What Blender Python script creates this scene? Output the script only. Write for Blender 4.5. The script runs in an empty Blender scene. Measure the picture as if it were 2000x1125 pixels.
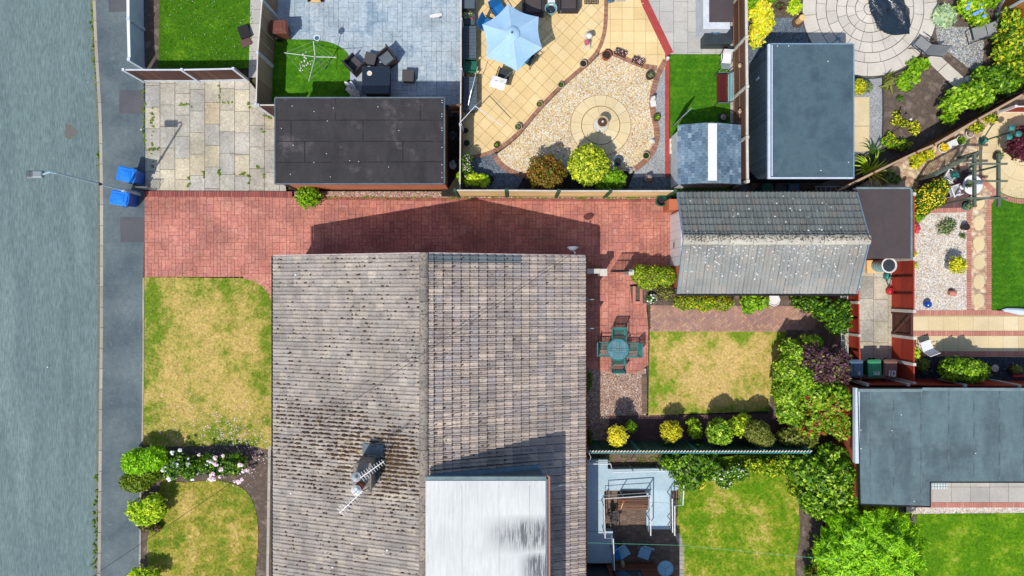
import bpy, math, random
import numpy as np
R=math.radians; PI=math.pi
rnd=random.Random(7); NR=np.random.RandomState(11)
sc=bpy.context.scene; COL=sc.collection
# ---------- camera, sky, sun, exposure ----------
CAMH=30.0; F=1334.0
cd=bpy.data.cameras.new("camera"); cam=bpy.data.objects.new("camera",cd); COL.objects.link(cam)
cam.location=(0,0,CAMH); cam.rotation_euler=(0,0,0)
cd.sensor_width=36; cd.lens=36*F/2000; cd.clip_end=600; sc.camera=cam
SUN_EL=R(56.8); SD=(0.342,0.557,-1.0)      # the way the light travels
w=bpy.data.worlds.new("World"); sc.world=w; w.use_nodes=True
bg=w.node_tree.nodes['Background']; sky=w.node_tree.nodes.new('ShaderNodeTexSky')
sky.sky_type='NISHITA'; sky.sun_disc=False; sky.sun_elevation=SUN_EL
sky.sun_rotation=math.atan2(-SD[0],-SD[1]); sky.air_density=1.0; sky.dust_density=1.0
w.node_tree.links.new(sky.outputs[0],bg.inputs[0]); bg.inputs[1].default_value=0.15
sl=bpy.data.lights.new("sun",'SUN'); sl.energy=4.0; sl.angle=R(0.5); sl.color=(1,.955,.89)
so=bpy.data.objects.new("sun",sl); COL.objects.link(so)
import mathutils
so.rotation_euler=mathutils.Vector(SD).to_track_quat('-Z','Y').to_euler(); so.location=(-20,-30,50)
sc.view_settings.view_transform='Standard'; sc.view_settings.look='None'
sc.view_settings.exposure=0.2; sc.view_settings.gamma=1
sc.cycles.max_bounces=6; sc.cycles.transparent_max_bounces=6; sc.cycles.use_denoising=True

# ---------- helpers ----------
def at(px,py,z=0.0):          # survey reading of the aerial photo -> metres on the plan, for a point z metres up
    k=(CAMH-z)/F
    return ((px-1000)*k,(562.5-py)*k,z)
def xy(px,py,z=0.0): return at(px,py,z)[:2]
def PL(pts,z=0.0): return [xy(a,b,z) for a,b in pts]
def S(r,g,b,k=0.72):
    f=lambda c:(c/255/12.92 if c/255<=.04045 else ((c/255+.055)/1.055)**2.4)*k
    return (f(r),f(g),f(b),1)
WL={}
class MB:
    def __init__(s): s.v=[];s.f=[];s.m=[]
    def add(s,vs,fs,mi=0):
        n=len(s.v); s.v+=[tuple(p) for p in vs]; s.f+=[tuple(i+n for i in f) for f in fs]; s.m+=[mi]*len(fs); return s
    def box(s,x0,x1,y0,y1,z0,z1,mi=0):
        return s.add([(x0,y0,z0),(x1,y0,z0),(x1,y1,z0),(x0,y1,z0),(x0,y0,z1),(x1,y0,z1),(x1,y1,z1),(x0,y1,z1)],
          [(3,2,1,0),(4,5,6,7),(0,1,5,4),(1,2,6,5),(2,3,7,6),(3,0,4,7)],mi)
    def cbox(s,cx,cy,z0,sx,sy,sz,rz=0,mi=0,tx=1,ty=1):    # centred, turned; tx,ty widen the top
        c,n=math.cos(rz),math.sin(rz); vs=[]
        for z,a,b in((z0,1,1),(z0+sz,tx,ty)):
            for i,j in((-1,-1),(1,-1),(1,1),(-1,1)):
                x,y=i*sx/2*a,j*sy/2*b; vs.append((cx+x*c-y*n,cy+x*n+y*c,z))
        return s.add(vs,[(3,2,1,0),(4,5,6,7),(0,1,5,4),(1,2,6,5),(2,3,7,6),(3,0,4,7)],mi)
    def prism(s,poly,z0,z1,mi=0):
        n=len(poly); a=sum(poly[i][0]*poly[(i+1)%n][1]-poly[(i+1)%n][0]*poly[i][1] for i in range(n))
        if a<0: poly=poly[::-1]
        vs=[(p[0],p[1],z0) for p in poly]+[(p[0],p[1],z1) for p in poly]
        return s.add(vs,[tuple(range(n,2*n)),tuple(range(n-1,-1,-1))]+[(i,(i+1)%n,n+(i+1)%n,n+i) for i in range(n)],mi)
    def slab(s,poly,z0,z1,mi=0):   # no underside
        n=len(poly); a=sum(poly[i][0]*poly[(i+1)%n][1]-poly[(i+1)%n][0]*poly[i][1] for i in range(n))
        if a<0: poly=poly[::-1]
        vs=[(p[0],p[1],z0) for p in poly]+[(p[0],p[1],z1) for p in poly]
        return s.add(vs,[tuple(range(n,2*n))]+[(i,(i+1)%n,n+(i+1)%n,n+i) for i in range(n)],mi)
    def bar(s,p,q,w,h,mi=0):
        p=np.array(p,float);q=np.array(q,float);d=q-p;L=np.linalg.norm(d)
        if L<1e-6:return s
        d/=L; up=np.array((0,0,1.)) if abs(d[2])<.95 else np.array((0,1.,0))
        a=np.cross(d,up);a/=np.linalg.norm(a);b=np.cross(a,d); a=a*w/2;b=b*h/2
        vs=[p-a-b,p+a-b,p+a+b,p-a+b,q-a-b,q+a-b,q+a+b,q-a+b]
        return s.add(vs,[(0,1,2,3),(7,6,5,4),(0,4,5,1),(1,5,6,2),(2,6,7,3),(3,7,4,0)],mi)
    def tube(s,path,r,n=6,mi=0):
        P=[np.array(p,float) for p in path]; rs=r if isinstance(r,(list,tuple)) else [r]*len(P); vs=[];fs=[]
        for i,p in enumerate(P):
            d=(P[min(i+1,len(P)-1)]-P[max(i-1,0)]); d/=np.linalg.norm(d)+1e-9
            up=np.array((0,0,1.)) if abs(d[2])<.9 else np.array((1.,0,0))
            a=np.cross(d,up);a/=np.linalg.norm(a);b=np.cross(a,d)
            for k in range(n):
                t=2*PI*k/n; vs.append(p+rs[i]*(a*math.cos(t)+b*math.sin(t)))
        for i in range(len(P)-1):
            for k in range(n):
                fs.append((i*n+k,i*n+(k+1)%n,(i+1)*n+(k+1)%n,(i+1)*n+k))
        fs+= [tuple(range(n-1,-1,-1)),tuple((len(P)-1)*n+k for k in range(n))]
        return s.add(vs,fs,mi)
    def lathe(s,prof,cx=0,cy=0,z=0,n=16,mi=0,sx=1,sy=1):
        vs=[];fs=[]
        for r,h in prof:
            for k in range(n):
                t=2*PI*k/n; vs.append((cx+r*sx*math.cos(t),cy+r*sy*math.sin(t),z+h))
        for i in range(len(prof)-1):
            for k in range(n): fs.append((i*n+k,i*n+(k+1)%n,(i+1)*n+(k+1)%n,(i+1)*n+k))
        fs+=[tuple(range(n-1,-1,-1)),tuple((len(prof)-1)*n+k for k in range(n))]
        return s.add(vs,fs,mi)
    def blob(s,c,r,n=7,m=4,j=.12,mi=0):
        vs=[];fs=[];rx,ry,rz=r
        for i in range(m+1):
            ph=-PI/2+PI*i/m
            for k in range(n):
                t=2*PI*k/n+i*.4; q=1+rnd.uniform(-j,j)
                vs.append((c[0]+rx*q*math.cos(ph)*math.cos(t),c[1]+ry*q*math.cos(ph)*math.sin(t),c[2]+rz*q*math.sin(ph)))
        for i in range(m):
            for k in range(n): fs.append((i*n+k,i*n+(k+1)%n,(i+1)*n+(k+1)%n,(i+1)*n+k))
        return s.add(vs,fs,mi)
    def disc(s,c,r,z,n=20,h=.02,mi=0): return s.prism([(c[0]+r*math.cos(2*PI*k/n),c[1]+r*math.sin(2*PI*k/n)) for k in range(n)],z,z+h,mi)
    def build(s,name,mats,parent=None,smooth=False,origin=None,bevel=0):
        if not isinstance(mats,(list,tuple)): mats=[mats]
        if parent is not None: o0=np.array(WL[parent.name])
        elif origin is not None: o0=np.array(origin,float)
        else:
            A=np.array(s.v); o0=np.array(((A[:,0].min()+A[:,0].max())/2,(A[:,1].min()+A[:,1].max())/2,A[:,2].min()))
        me=bpy.data.meshes.new(name); me.from_pydata([tuple(np.array(p)-o0) for p in s.v],[],s.f)
        for m in mats: me.materials.append(m)
        if len(mats)>1: me.polygons.foreach_set('material_index',s.m)
        if smooth: me.polygons.foreach_set('use_smooth',[True]*len(s.f))
        me.update(); o=bpy.data.objects.new(name,me); COL.objects.link(o)
        if parent is not None: o.parent=parent
        else: o.location=tuple(o0)
        if bevel:
            b=o.modifiers.new('b','BEVEL'); b.width=bevel; b.segments=2; b.limit_method='ANGLE'
        WL[o.name]=tuple(o0); return o
def tag(o,label=None,cat=None,group=None,kind=None):
    if label:o['label']=label
    if cat:o['category']=cat
    if group:o['group']=group
    if kind:o['kind']=kind
    return o
def thing(name,label,cat,loc=(0,0,0),rz=0,group=None):
    o=bpy.data.objects.new(name,None); COL.objects.link(o); o.location=loc; o.rotation_euler=(0,0,rz)
    o.empty_display_size=.2; WL[o.name]=tuple(loc); return tag(o,label,cat,group)
def proto(name,label,cat,group=None):        # built round the origin, then placed
    return thing(name,label,cat,(0,0,0),0,group)
def place(o,loc,rz=0,sc_=1):
    o.location=loc;o.rotation_euler=(0,0,rz);o.scale=(sc_,)*3;return o
def dup(root,loc,rz,label,sc_=1):
    r=root.copy();COL.objects.link(r);place(r,loc,rz,sc_);r['label']=label
    for ch in list(root.children):
        c=ch.copy();COL.objects.link(c);c.parent=r
        for g in list(ch.children):
            d=g.copy();COL.objects.link(d);d.parent=c
    return r
def struct(o): o['kind']='structure'; return o
# ---------- materials ----------
class NT:
    def __init__(s,name):
        s.mat=bpy.data.materials.new(name);s.mat.use_nodes=True;s.t=s.mat.node_tree
        s.b=s.t.nodes['Principled BSDF'];s.n=s.t.nodes;s.pos=None
    def new(s,t,**k):
        x=s.n.new(t)
        for a,b in k.items(): setattr(x,a,b)
        return x
    def L(s,a,b): s.t.links.new(a,b)
    def P(s):
        if not s.pos: s.pos=s.new('ShaderNodeNewGeometry')
        return s.pos.outputs['Position']
    def isl(s): s.P(); return s.pos.outputs['Random Per Island']
    def mapping(s,sc=(1,1,1),rot=(0,0,0)):
        m=s.new('ShaderNodeMapping'); m.inputs['Scale'].default_value=sc; m.inputs['Rotation'].default_value=rot
        s.L(s.P(),m.inputs['Vector']); return m.outputs[0]
    def noise(s,scale,detail=4,vec=None,rough=.55):
        x=s.new('ShaderNodeTexNoise'); x.inputs['Scale'].default_value=scale; x.inputs['Detail'].default_value=detail; x.inputs['Roughness'].default_value=rough
        s.L(vec or s.P(),x.inputs['Vector']); return x.outputs['Fac']
    def ramp(s,fac,cols,lo=.3,hi=.7,interp='LINEAR',pos=None):
        r=s.new('ShaderNodeValToRGB'); e=r.color_ramp; e.interpolation=interp; n=len(cols)
        ps=pos or [lo+(hi-lo)*i/max(1,n-1) for i in range(n)]
        e.elements[0].position=ps[0];e.elements[0].color=cols[0]
        e.elements[1].position=ps[1] if n>1 else 1;e.elements[1].color=cols[1] if n>1 else cols[0]
        for i in range(2,n):
            q=e.elements.new(ps[i]);q.color=cols[i]
        s.L(fac,r.inputs[0]);return r.outputs[0]
    def mr(s,fac,a,b,lo=0,hi=1):
        m=s.new('ShaderNodeMapRange');m.inputs[1].default_value=lo;m.inputs[2].default_value=hi;m.inputs[3].default_value=a;m.inputs[4].default_value=b
        s.L(fac,m.inputs[0]);return m.outputs[0]
    def math(s,op,a,b):
        m=s.new('ShaderNodeMath',operation=op)
        for i,v in enumerate((a,b)):
            if isinstance(v,(int,float)): m.inputs[i].default_value=v
            else: s.L(v,m.inputs[i])
        return m.outputs[0]
    def mix(s,fac,a,b,blend='MIX'):
        m=s.new('ShaderNodeMix',data_type='RGBA',blend_type=blend)
        for i,v in((0,fac),(6,a),(7,b)):
            if isinstance(v,(int,float)): m.inputs[i].default_value=v
            elif isinstance(v,tuple): m.inputs[i].default_value=v
            else: s.L(v,m.inputs[i])
        return m.outputs[2]
    def scale(s,col,val): # multiply colour by a value
        m=s.new('ShaderNodeVectorMath',operation='SCALE'); s.L(col,m.inputs[0])
        if isinstance(val,(int,float)): m.inputs['Scale'].default_value=val
        else: s.L(val,m.inputs['Scale'])
        return m.outputs[0]
    def bump(s,h,st=.3,dist=.02):
        b=s.new('ShaderNodeBump');b.inputs['Strength'].default_value=st;b.inputs['Distance'].default_value=dist
        s.L(h,b.inputs['Height']);s.L(b.outputs[0],s.b.inputs['Normal'])
    def fin(s,col,rough=.85,metal=0,spec=.3):
        if isinstance(col,tuple): s.b.inputs['Base Color'].default_value=col
        else: s.L(col,s.b.inputs['Base Color'])
        s.b.inputs['Roughness'].default_value=rough;s.b.inputs['Metallic'].default_value=metal
        s.b.inputs['Specular IOR Level'].default_value=spec
        return s.mat
def surf(name,cols,scale=1.5,fine=40,fv=.16,isl=0,rough=.85,metal=0,spec=.3,bump=.25,dist=.01,lo=.35,hi=.65,stretch=None,spots=None,mv=.07,soft=.05,det=6):
    t=NT(name); vec=t.mapping(*stretch) if stretch else None
    c=t.ramp(t.noise(scale,det,vec,.6),cols if len(cols)>1 else [cols[0],cols[0]],lo,hi)
    f=t.noise(fine,3,vec,.7); c=t.scale(c,t.mr(f,1-fv*1.6,1+fv*1.6,.25,.75))
    c=t.scale(c,t.mr(t.noise(scale*5+2,5,None,.7),1-mv,1+mv,.3,.7))
    if isl: c=t.scale(c,t.mr(t.isl(),1-isl,1+isl))
    if spots:
        for scol,ssc,th in spots: c=t.mix(t.mr(t.noise(ssc,6,None,.65),0,1,th,th+soft),c,scol)
    if bump: t.bump(f,bump,dist)
    return t.fin(c,rough,metal,spec)
def islmat(name,cols,fine=30,fv=.15,rough=.85,spec=.3,var=.06,stain=None,bump=.2,metal=0):   # every island (stone, tile, board) its own shade
    t=NT(name); n=len(cols)
    c=t.ramp(t.isl(),cols,0,1)
    c=t.scale(c,t.mr(t.noise(fine,5,None,.65),1-fv*1.6,1+fv*1.6,.25,.75))
    c=t.scale(c,t.mr(t.noise(.7,4),1-var*2,1+var*2,.3,.7))
    if stain:
        for scol,ssc,th,amt in stain: c=t.mix(t.mr(t.noise(ssc,6,None,.65),0,amt,th,th+.12),c,scol)
    if bump: t.bump(t.noise(fine,4),bump,.01)
    return t.fin(c,rough,metal,spec)
def leafmat(name,cols,rough=.5,tr=.3,patch=None,k=1.42):
    cols=[tuple(min(.86,v*k) for v in c[:3])+(1,) for c in cols]
    t=NT(name); f=t.isl()
    if patch:
        f=t.math('ADD',t.math('MULTIPLY',f,.55),t.mr(t.noise(patch,3),-.05,.5,.3,.7))
    c=t.ramp(f,cols,0,1); t.fin(c,rough,0,.35)
    tl=t.new('ShaderNodeBsdfTranslucent'); t.L(t.scale(c,1.15),tl.inputs[0]); mx=t.new('ShaderNodeMixShader'); mx.inputs[0].default_value=tr
    t.L(t.b.outputs[0],mx.inputs[1]);t.L(tl.outputs[0],mx.inputs[2]);t.L(mx.outputs[0],t.n['Material Output'].inputs[0])
    return t.mat
def gravel(name,cols,size=.04,rough=.8,gap=.45):
    t=NT(name); v=t.new('ShaderNodeTexVoronoi'); v.inputs['Scale'].default_value=1/size; v.inputs['Randomness'].default_value=1
    t.L(t.P(),v.inputs['Vector']); sp=t.new('ShaderNodeSeparateColor'); t.L(v.outputs['Color'],sp.inputs[0])
    c=t.ramp(sp.outputs[0],cols,0,1); c=t.scale(c,t.mr(v.outputs['Distance'],1.08,gap,.2,.75))
    c=t.scale(c,t.mr(t.noise(1.3,4),.88,1.1,.3,.7)); h=t.mr(v.outputs['Distance'],1,0)
    t.bump(h,.8,size*.5); return t.fin(c,rough)
def lawnmat(name,green,dry,bias=.5,sc_=.9,stripe=None,mid=None,box=None,eg=.14,spread=.085):
    t=NT(name); n=t.math('ADD',t.math('MULTIPLY',t.noise(sc_,6,None,.65),.6),t.math('MULTIPLY',t.noise(sc_*5,6,None,.75),.4))
    if stripe:
        wv=t.new('ShaderNodeTexWave',wave_type='BANDS',bands_direction=stripe[1]); wv.inputs['Scale'].default_value=stripe[0]; wv.inputs['Distortion'].default_value=2.5
        wv.inputs['Detail'].default_value=3; wv.inputs['Detail Scale'].default_value=2
        t.L(t.P(),wv.inputs['Vector']); n=t.math('ADD',n,t.mr(wv.outputs['Fac'],-stripe[2],stripe[2]))
    if box:
        x0,y0=xy(box[0],box[1]);x1,y1=xy(box[2],box[3]); sp=t.new('ShaderNodeSeparateXYZ'); t.L(t.P(),sp.inputs[0])
        ex=t.math('ABSOLUTE',t.mr(sp.outputs[0],-1,1,x0,x1),0);ey=t.math('ABSOLUTE',t.mr(sp.outputs[1],-1,1,y1,y0),0)
        e=t.math('MAXIMUM',ex,ey); e=t.math('ADD',e,t.mr(t.noise(1.1,4),-.25,.25,.3,.7)); n=t.math('SUBTRACT',n,t.mr(e,0,eg,.55,1.0))
    cols=[green]+([mid] if mid else [])+[dry]
    c=t.ramp(n,cols,bias-spread,bias+spread)
    c=t.scale(c,t.mr(t.noise(11,6,None,.8),.55,1.45,.3,.7)); c=t.scale(c,t.mr(t.isl(),.85,1.15))
    t.bump(t.noise(45,4,None,.8),.6,.03); return t.fin(c,.9,0,.15)
# ---------- polygons ----------
def clip(poly,cell):
    out=list(poly); n=len(cell)
    a=sum(cell[i][0]*cell[(i+1)%n][1]-cell[(i+1)%n][0]*cell[i][1] for i in range(n))
    if a<0: cell=cell[::-1]
    for i in range(n):
        A=cell[i];B=cell[(i+1)%n]; ins=lambda p:(B[0]-A[0])*(p[1]-A[1])-(B[1]-A[1])*(p[0]-A[0])>=0
        inp=out;out=[]
        if not inp:return []
        for j in range(len(inp)):
            p=inp[j];q=inp[(j+1)%len(inp)];ip=ins(p);iq=ins(q)
            if ip!=iq:
                d1=(B[0]-A[0])*(p[1]-A[1])-(B[1]-A[1])*(p[0]-A[0]);d2=(B[0]-A[0])*(q[1]-A[1])-(B[1]-A[1])*(q[0]-A[0]);t=d1/(d1-d2)
                X=(p[0]+(q[0]-p[0])*t,p[1]+(q[1]-p[1])*t)
                if ip: out.append(p)
                out.append(X)
            elif ip: out.append(p)
    r=[]
    for p in out:
        if not r or abs(p[0]-r[-1][0])+abs(p[1]-r[-1][1])>1e-4: r.append(p)
    if len(r)>1 and abs(r[0][0]-r[-1][0])+abs(r[0][1]-r[-1][1])<1e-4: r.pop()
    if len(r)<3: return []
    ar=abs(sum(r[i][0]*r[(i+1)%len(r)][1]-r[(i+1)%len(r)][0]*r[i][1] for i in range(len(r))))/2
    return r if ar>8e-4 else []
def inside(p,poly):
    c=False;n=len(poly)
    for i in range(n):
        a=poly[i];b=poly[i-1]
        if (a[1]>p[1])!=(b[1]>p[1]) and p[0]<(b[0]-a[0])*(p[1]-a[1])/(b[1]-a[1])+a[0]: c=not c
    return c
def bb(poly): return min(p[0] for p in poly),max(p[0] for p in poly),min(p[1] for p in poly),max(p[1] for p in poly)
def rot(p,a,o=(0,0)):
    c,s=math.cos(a),math.sin(a);x,y=p[0]-o[0],p[1]-o[1];return(o[0]+x*c-y*s,o[1]+x*s+y*c)
def cells_grid(area,w,h,ang=0,off=0,gap=.012,jit=0,org=None):   # off: running-bond offset, columns along local y
    x0,x1,y0,y1=bb(area);c=org or ((x0+x1)/2,(y0+y1)/2);r=math.hypot(x1-x0,y1-y0)/2+max(w,h)+ (math.hypot(c[0]-(x0+x1)/2,c[1]-(y0+y1)/2));out=[]
    ni=int(r/w)+2;nj=int(r/h)+2
    for i in range(-ni,ni+1):
        o=(off*i)%1*h if off>=0 else rnd.random()*h
        for j in range(-nj,nj+1):
            a=c[0]+i*w+gap/2;b=c[1]+j*h+o+gap/2
            if math.hypot(a-(x0+x1)/2,b-(y0+y1)/2)>r+1: continue
            g=[(a,b),(a+w-gap,b),(a+w-gap,b+h-gap),(a,b+h-gap)]
            out.append([rot(p,ang,c) for p in g])
    return out
def cells_ashlar(area,u,gap=.012,ang=0,sizes=((2,2),(2,2),(3,2),(2,3),(2,1),(1,2),(1,1))):
    x0,x1,y0,y1=bb(area);nx=int((x1-x0)/u)+3;ny=int((y1-y0)/u)+3;used=set();out=[]
    for j in range(ny):
        for i in range(nx):
            if (i,j) in used: continue
            s=list(sizes);rnd.shuffle(s);s.append((1,1))
            for a,b in s:
                if all((i+k,j+l) not in used for k in range(a) for l in range(b)):
                    for k in range(a):
                        for l in range(b): used.add((i+k,j+l))
                    X=x0-u+i*u;Y=y0-u+j*u
                    out.append([(X,Y),(X+a*u-gap,Y),(X+a*u-gap,Y+b*u-gap),(X,Y+b*u-gap)]);break
    return out
def cells_herring(area,L=.2,W=.1,ang=PI/4,gap=.008):
    x0,x1,y0,y1=bb(area);c=((x0+x1)/2,(y0+y1)/2);r=math.hypot(x1-x0,y1-y0)/2+.3;n=int(r/W)+3;out=[]
    for i in range(-n,n+1):
        for j in range(-n,n+1):
            k=(i-j)%4
            if k==0: g=(i*W,j*W,L,W)
            elif k==3: g=(i*W,j*W,W,L)
            else: continue
            a,b,ww,hh=g;q=[(c[0]+a,c[1]+b),(c[0]+a+ww-gap,c[1]+b),(c[0]+a+ww-gap,c[1]+b+hh-gap),(c[0]+a,c[1]+b+hh-gap)]
            out.append([rot(p,ang,c) for p in q])
    return out
def paving(name,area,cells,mt,grout,z=.012,th=.012,extra=None,holes=None):
    m=MB(); m.slab(area,0.0 if z<.05 else z-.05,z,1); A=bb(area)
    for c in cells:
        C=bb(c)
        if C[0]>A[1] or C[1]<A[0] or C[2]>A[3] or C[3]<A[2]: continue
        q=clip(area,c)
        if q:
            if holes and any(inside((sum(p[0] for p in q)/len(q),sum(p[1] for p in q)/len(q)),h) for h in holes): continue
            m.slab(q,z,z+th+rnd.uniform(0,.003))
    o=m.build(name,[mt,grout]); return struct(o)
def ground(name,area,mt,z=.01): return struct(MB().slab(area,-.02,z).build(name,mt))
def arc_cells(c,r0,r1,n,gap=.012,a0=0,a1=2*PI,ph=0):
    out=[]
    for k in range(n):
        t0=a0+(a1-a0)*k/n+ph;t1=a0+(a1-a0)*(k+1)/n+ph; g=gap/r1; m=max(2,int((t1-t0)*r1/.12)+1)
        p=[(c[0]+(r1-gap)*math.cos(t0+g+(t1-t0-g)*i/m),c[1]+(r1-gap)*math.sin(t0+g+(t1-t0-g)*i/m)) for i in range(m+1)]
        if r0>0: p+=[(c[0]+r0*math.cos(t0+g+(t1-t0-g)*i/m),c[1]+r0*math.sin(t0+g+(t1-t0-g)*i/m)) for i in range(m,-1,-1)]
        else: p.append(c)
        out.append(p)
    return out
def smooth(pts,n=8):
    out=[]
    for i in range(len(pts)-1):
        p0=pts[max(i-1,0)];p1=pts[i];p2=pts[i+1];p3=pts[min(i+2,len(pts)-1)]
        for k in range(n):
            t=k/n;out.append(tuple(.5*((2*p1[d])+(-p0[d]+p2[d])*t+(2*p0[d]-5*p1[d]+4*p2[d]-p3[d])*t*t+(-p0[d]+3*p1[d]-3*p2[d]+p3[d])*t**3) for d in range(len(p1))))
    out.append(tuple(pts[-1]));return out
def resample(pts,step):
    out=[pts[0]];acc=0
    for a,b in zip(pts,pts[1:]):
        L=math.dist(a,b)
        while L>0 and acc+L>=step:
            t=(step-acc)/L;a=tuple(a[d]+(b[d]-a[d])*t for d in range(len(a)));out.append(a);L=math.dist(a,b);acc=0
        acc+=L
    return out
def edging(name,pts,width,mt,step=.11,z=.01,h=.03,gap=.012,sm=True,build=True,m=None):
    P=resample(smooth(pts) if sm else pts,step); m=m or MB()
    for a,b in zip(P,P[1:]):
        d=(b[0]-a[0],b[1]-a[1]);L=math.hypot(*d);d=(d[0]/L,d[1]/L);n=(-d[1]*width/2,d[0]*width/2);e=(d[0]*gap/2,d[1]*gap/2);j=rnd.uniform(-.006,.006)
        m.slab([(a[0]+e[0]-n[0],a[1]+e[1]-n[1]),(b[0]-e[0]-n[0],b[1]-e[1]-n[1]),(b[0]-e[0]+n[0],b[1]-e[1]+n[1]),(a[0]+e[0]+n[0],a[1]+e[1]+n[1])],0,z+h+j*.5)
    return struct(m.build(name,mt)) if build else m
# ---------- vegetation ----------
def leafcloud(name,blobs,size,dens,mats,parent=None,shell=.28,jit=.7,asp=1.7,lump=.2,seed=0,zmin=.03,spray=0,cap=26000,mi_frac=None,dome=1,origin=None,kind=None):
    """blobs: (x,y,z,rx,ry,rz) in metres. Leaves fill the outer part of the lumpy union."""
    r=np.random.RandomState(seed+5); Ps=[];Ns=[]
    for b in blobs:
        c=np.array(b[:3]);q=np.array(b[3:6]); A=4*PI*(((q[0]*q[1])**1.6+(q[0]*q[2])**1.6+(q[1]*q[2])**1.6)/3)**(1/1.6)*.75
        n=int(min(cap,dens*A)); d=r.normal(size=(n,3)); d/=np.linalg.norm(d,axis=1)[:,None]
        if dome: d[:,2]=np.where(d[:,2]<-.35,-d[:,2],d[:,2])
        f=3.1+r.rand()*2;o=r.rand(6)*6
        lp=np.sin(d[:,0]*f*1.7+o[0])*np.sin(d[:,1]*f*1.9+o[1])+.6*np.sin(d[:,2]*f*2.3+o[2]+d[:,0]*3)+.5*np.sin(d[:,0]*f*4.1+o[3])*np.sin(d[:,1]*f*4.3+o[4])+.35*np.sin(d[:,0]*f*8.1+o[5])*np.sin(d[:,1]*f*7.7+o[2])
        rad=(1+lump*lp*.7)*(1-np.abs(r.normal(size=n))*shell*.6)
        p=c+d*q*rad[:,None]; Ps.append(p); nn=d/q; nn/=np.linalg.norm(nn,axis=1)[:,None]; Ns.append(nn)
    P=np.concatenate(Ps);N=np.concatenate(Ns); keep=P[:,2]>zmin
    if len(blobs)>1:
        deep=np.zeros(len(P),bool)
        for b in blobs:
            e=(P-np.array(b[:3]))/np.array(b[3:6]); deep|=(np.sum(e*e,axis=1)<.42)
        keep&=~deep
    P=P[keep];N=N[keep];n=len(P)
    if n==0: return None
    out=N.copy()
    N=N+r.normal(size=(n,3))*jit; N/=np.linalg.norm(N,axis=1)[:,None]
    if spray:
        T=out+r.normal(size=(n,3))*.45+np.array((0,0,.35)); 
    else: T=r.normal(size=(n,3))
    T-=N*np.sum(T*N,axis=1)[:,None]*(1.0)
    T/=np.linalg.norm(T,axis=1)[:,None]+1e-9; B=np.cross(N,T)
    s=(size*(.6+.7*r.rand(n)))[:,None]; a=T*s*asp/2;b=B*s/2
    V=np.stack([P-a,P+b-a*.1,P+a,P-b-a*.1],1).reshape(-1,3)
    o0=np.array(WL[parent.name]) if parent is not None else np.array(origin if origin is not None else (P[:,0].mean(),P[:,1].mean(),0))
    V=V-o0; me=bpy.data.meshes.new(name); me.vertices.add(4*n); me.vertices.foreach_set('co',V.ravel().astype('f4'))
    me.loops.add(4*n); me.loops.foreach_set('vertex_index',np.arange(4*n,dtype='i4')); me.polygons.add(n)
    me.polygons.foreach_set('loop_start',np.arange(0,4*n,4,dtype='i4'));
    if not isinstance(mats,(list,tuple)): mats=[mats]
    for m in mats: me.materials.append(m)
    if len(mats)>1:
        fr=mi_frac or [1/len(mats)]*len(mats)
        me.polygons.foreach_set('material_index',r.choice(len(mats),n,p=fr).astype('i4'))
    me.update(calc_edges=True); o=bpy.data.objects.new(name,me);COL.objects.link(o)
    if parent is not None:o.parent=parent
    else:o.location=tuple(o0)
    WL[o.name]=tuple(o0); return o
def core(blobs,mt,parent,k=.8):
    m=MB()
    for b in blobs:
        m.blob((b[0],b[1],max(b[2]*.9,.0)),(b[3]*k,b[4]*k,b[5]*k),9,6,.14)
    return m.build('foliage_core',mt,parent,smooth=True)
SEED=[0]
def bush(name,label,cat,blobs,mt,size=.07,dens=420,group=None,stem=True,px=True,coremat=None,flowers=None,**kw):
    """blobs rows (px,py,z,rx,ry,rz): px,py read on the photo, radii in metres"""
    SEED[0]+=1
    B=[(*xy(b[0],b[1],b[2]),b[2],b[3],b[4],b[5]) for b in blobs] if px else blobs
    cx=sum(b[0] for b in B)/len(B);cy=sum(b[1] for b in B)/len(B)
    t=thing(name,label,cat,(cx,cy,0),0,group)
    leafcloud('foliage',B,size,dens,mt,t,seed=SEED[0],**kw)
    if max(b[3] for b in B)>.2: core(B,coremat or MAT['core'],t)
    if stem:
        m=MB()
        for b in B[:3]:
            for k in range(3):
                a=2*PI*k/3+b[0]; m.tube([(b[0]+.05*math.cos(a),b[1]+.05*math.sin(a),0),(b[0]+b[3]*.25*math.cos(a),b[1]+b[4]*.25*math.sin(a),b[2]*.7),(b[0]+b[3]*.5*math.cos(a+.4),b[1]+b[4]*.5*math.sin(a+.4),b[2]+b[5]*.3)],[.03,.02,.01],5)
        m.build('stem',MAT['bark'],t)
    if flowers:
        fm,fs,fd,nm=flowers
        fl=leafcloud(nm,[(b[0],b[1],b[2]+.03,b[3]*1.02,b[4]*1.02,b[5]*1.04) for b in B],fs,fd,fm,t,shell=.1,jit=.4,asp=1.0,seed=SEED[0]+77)
        if fl: fl['kind']='stuff'
    return t
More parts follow.
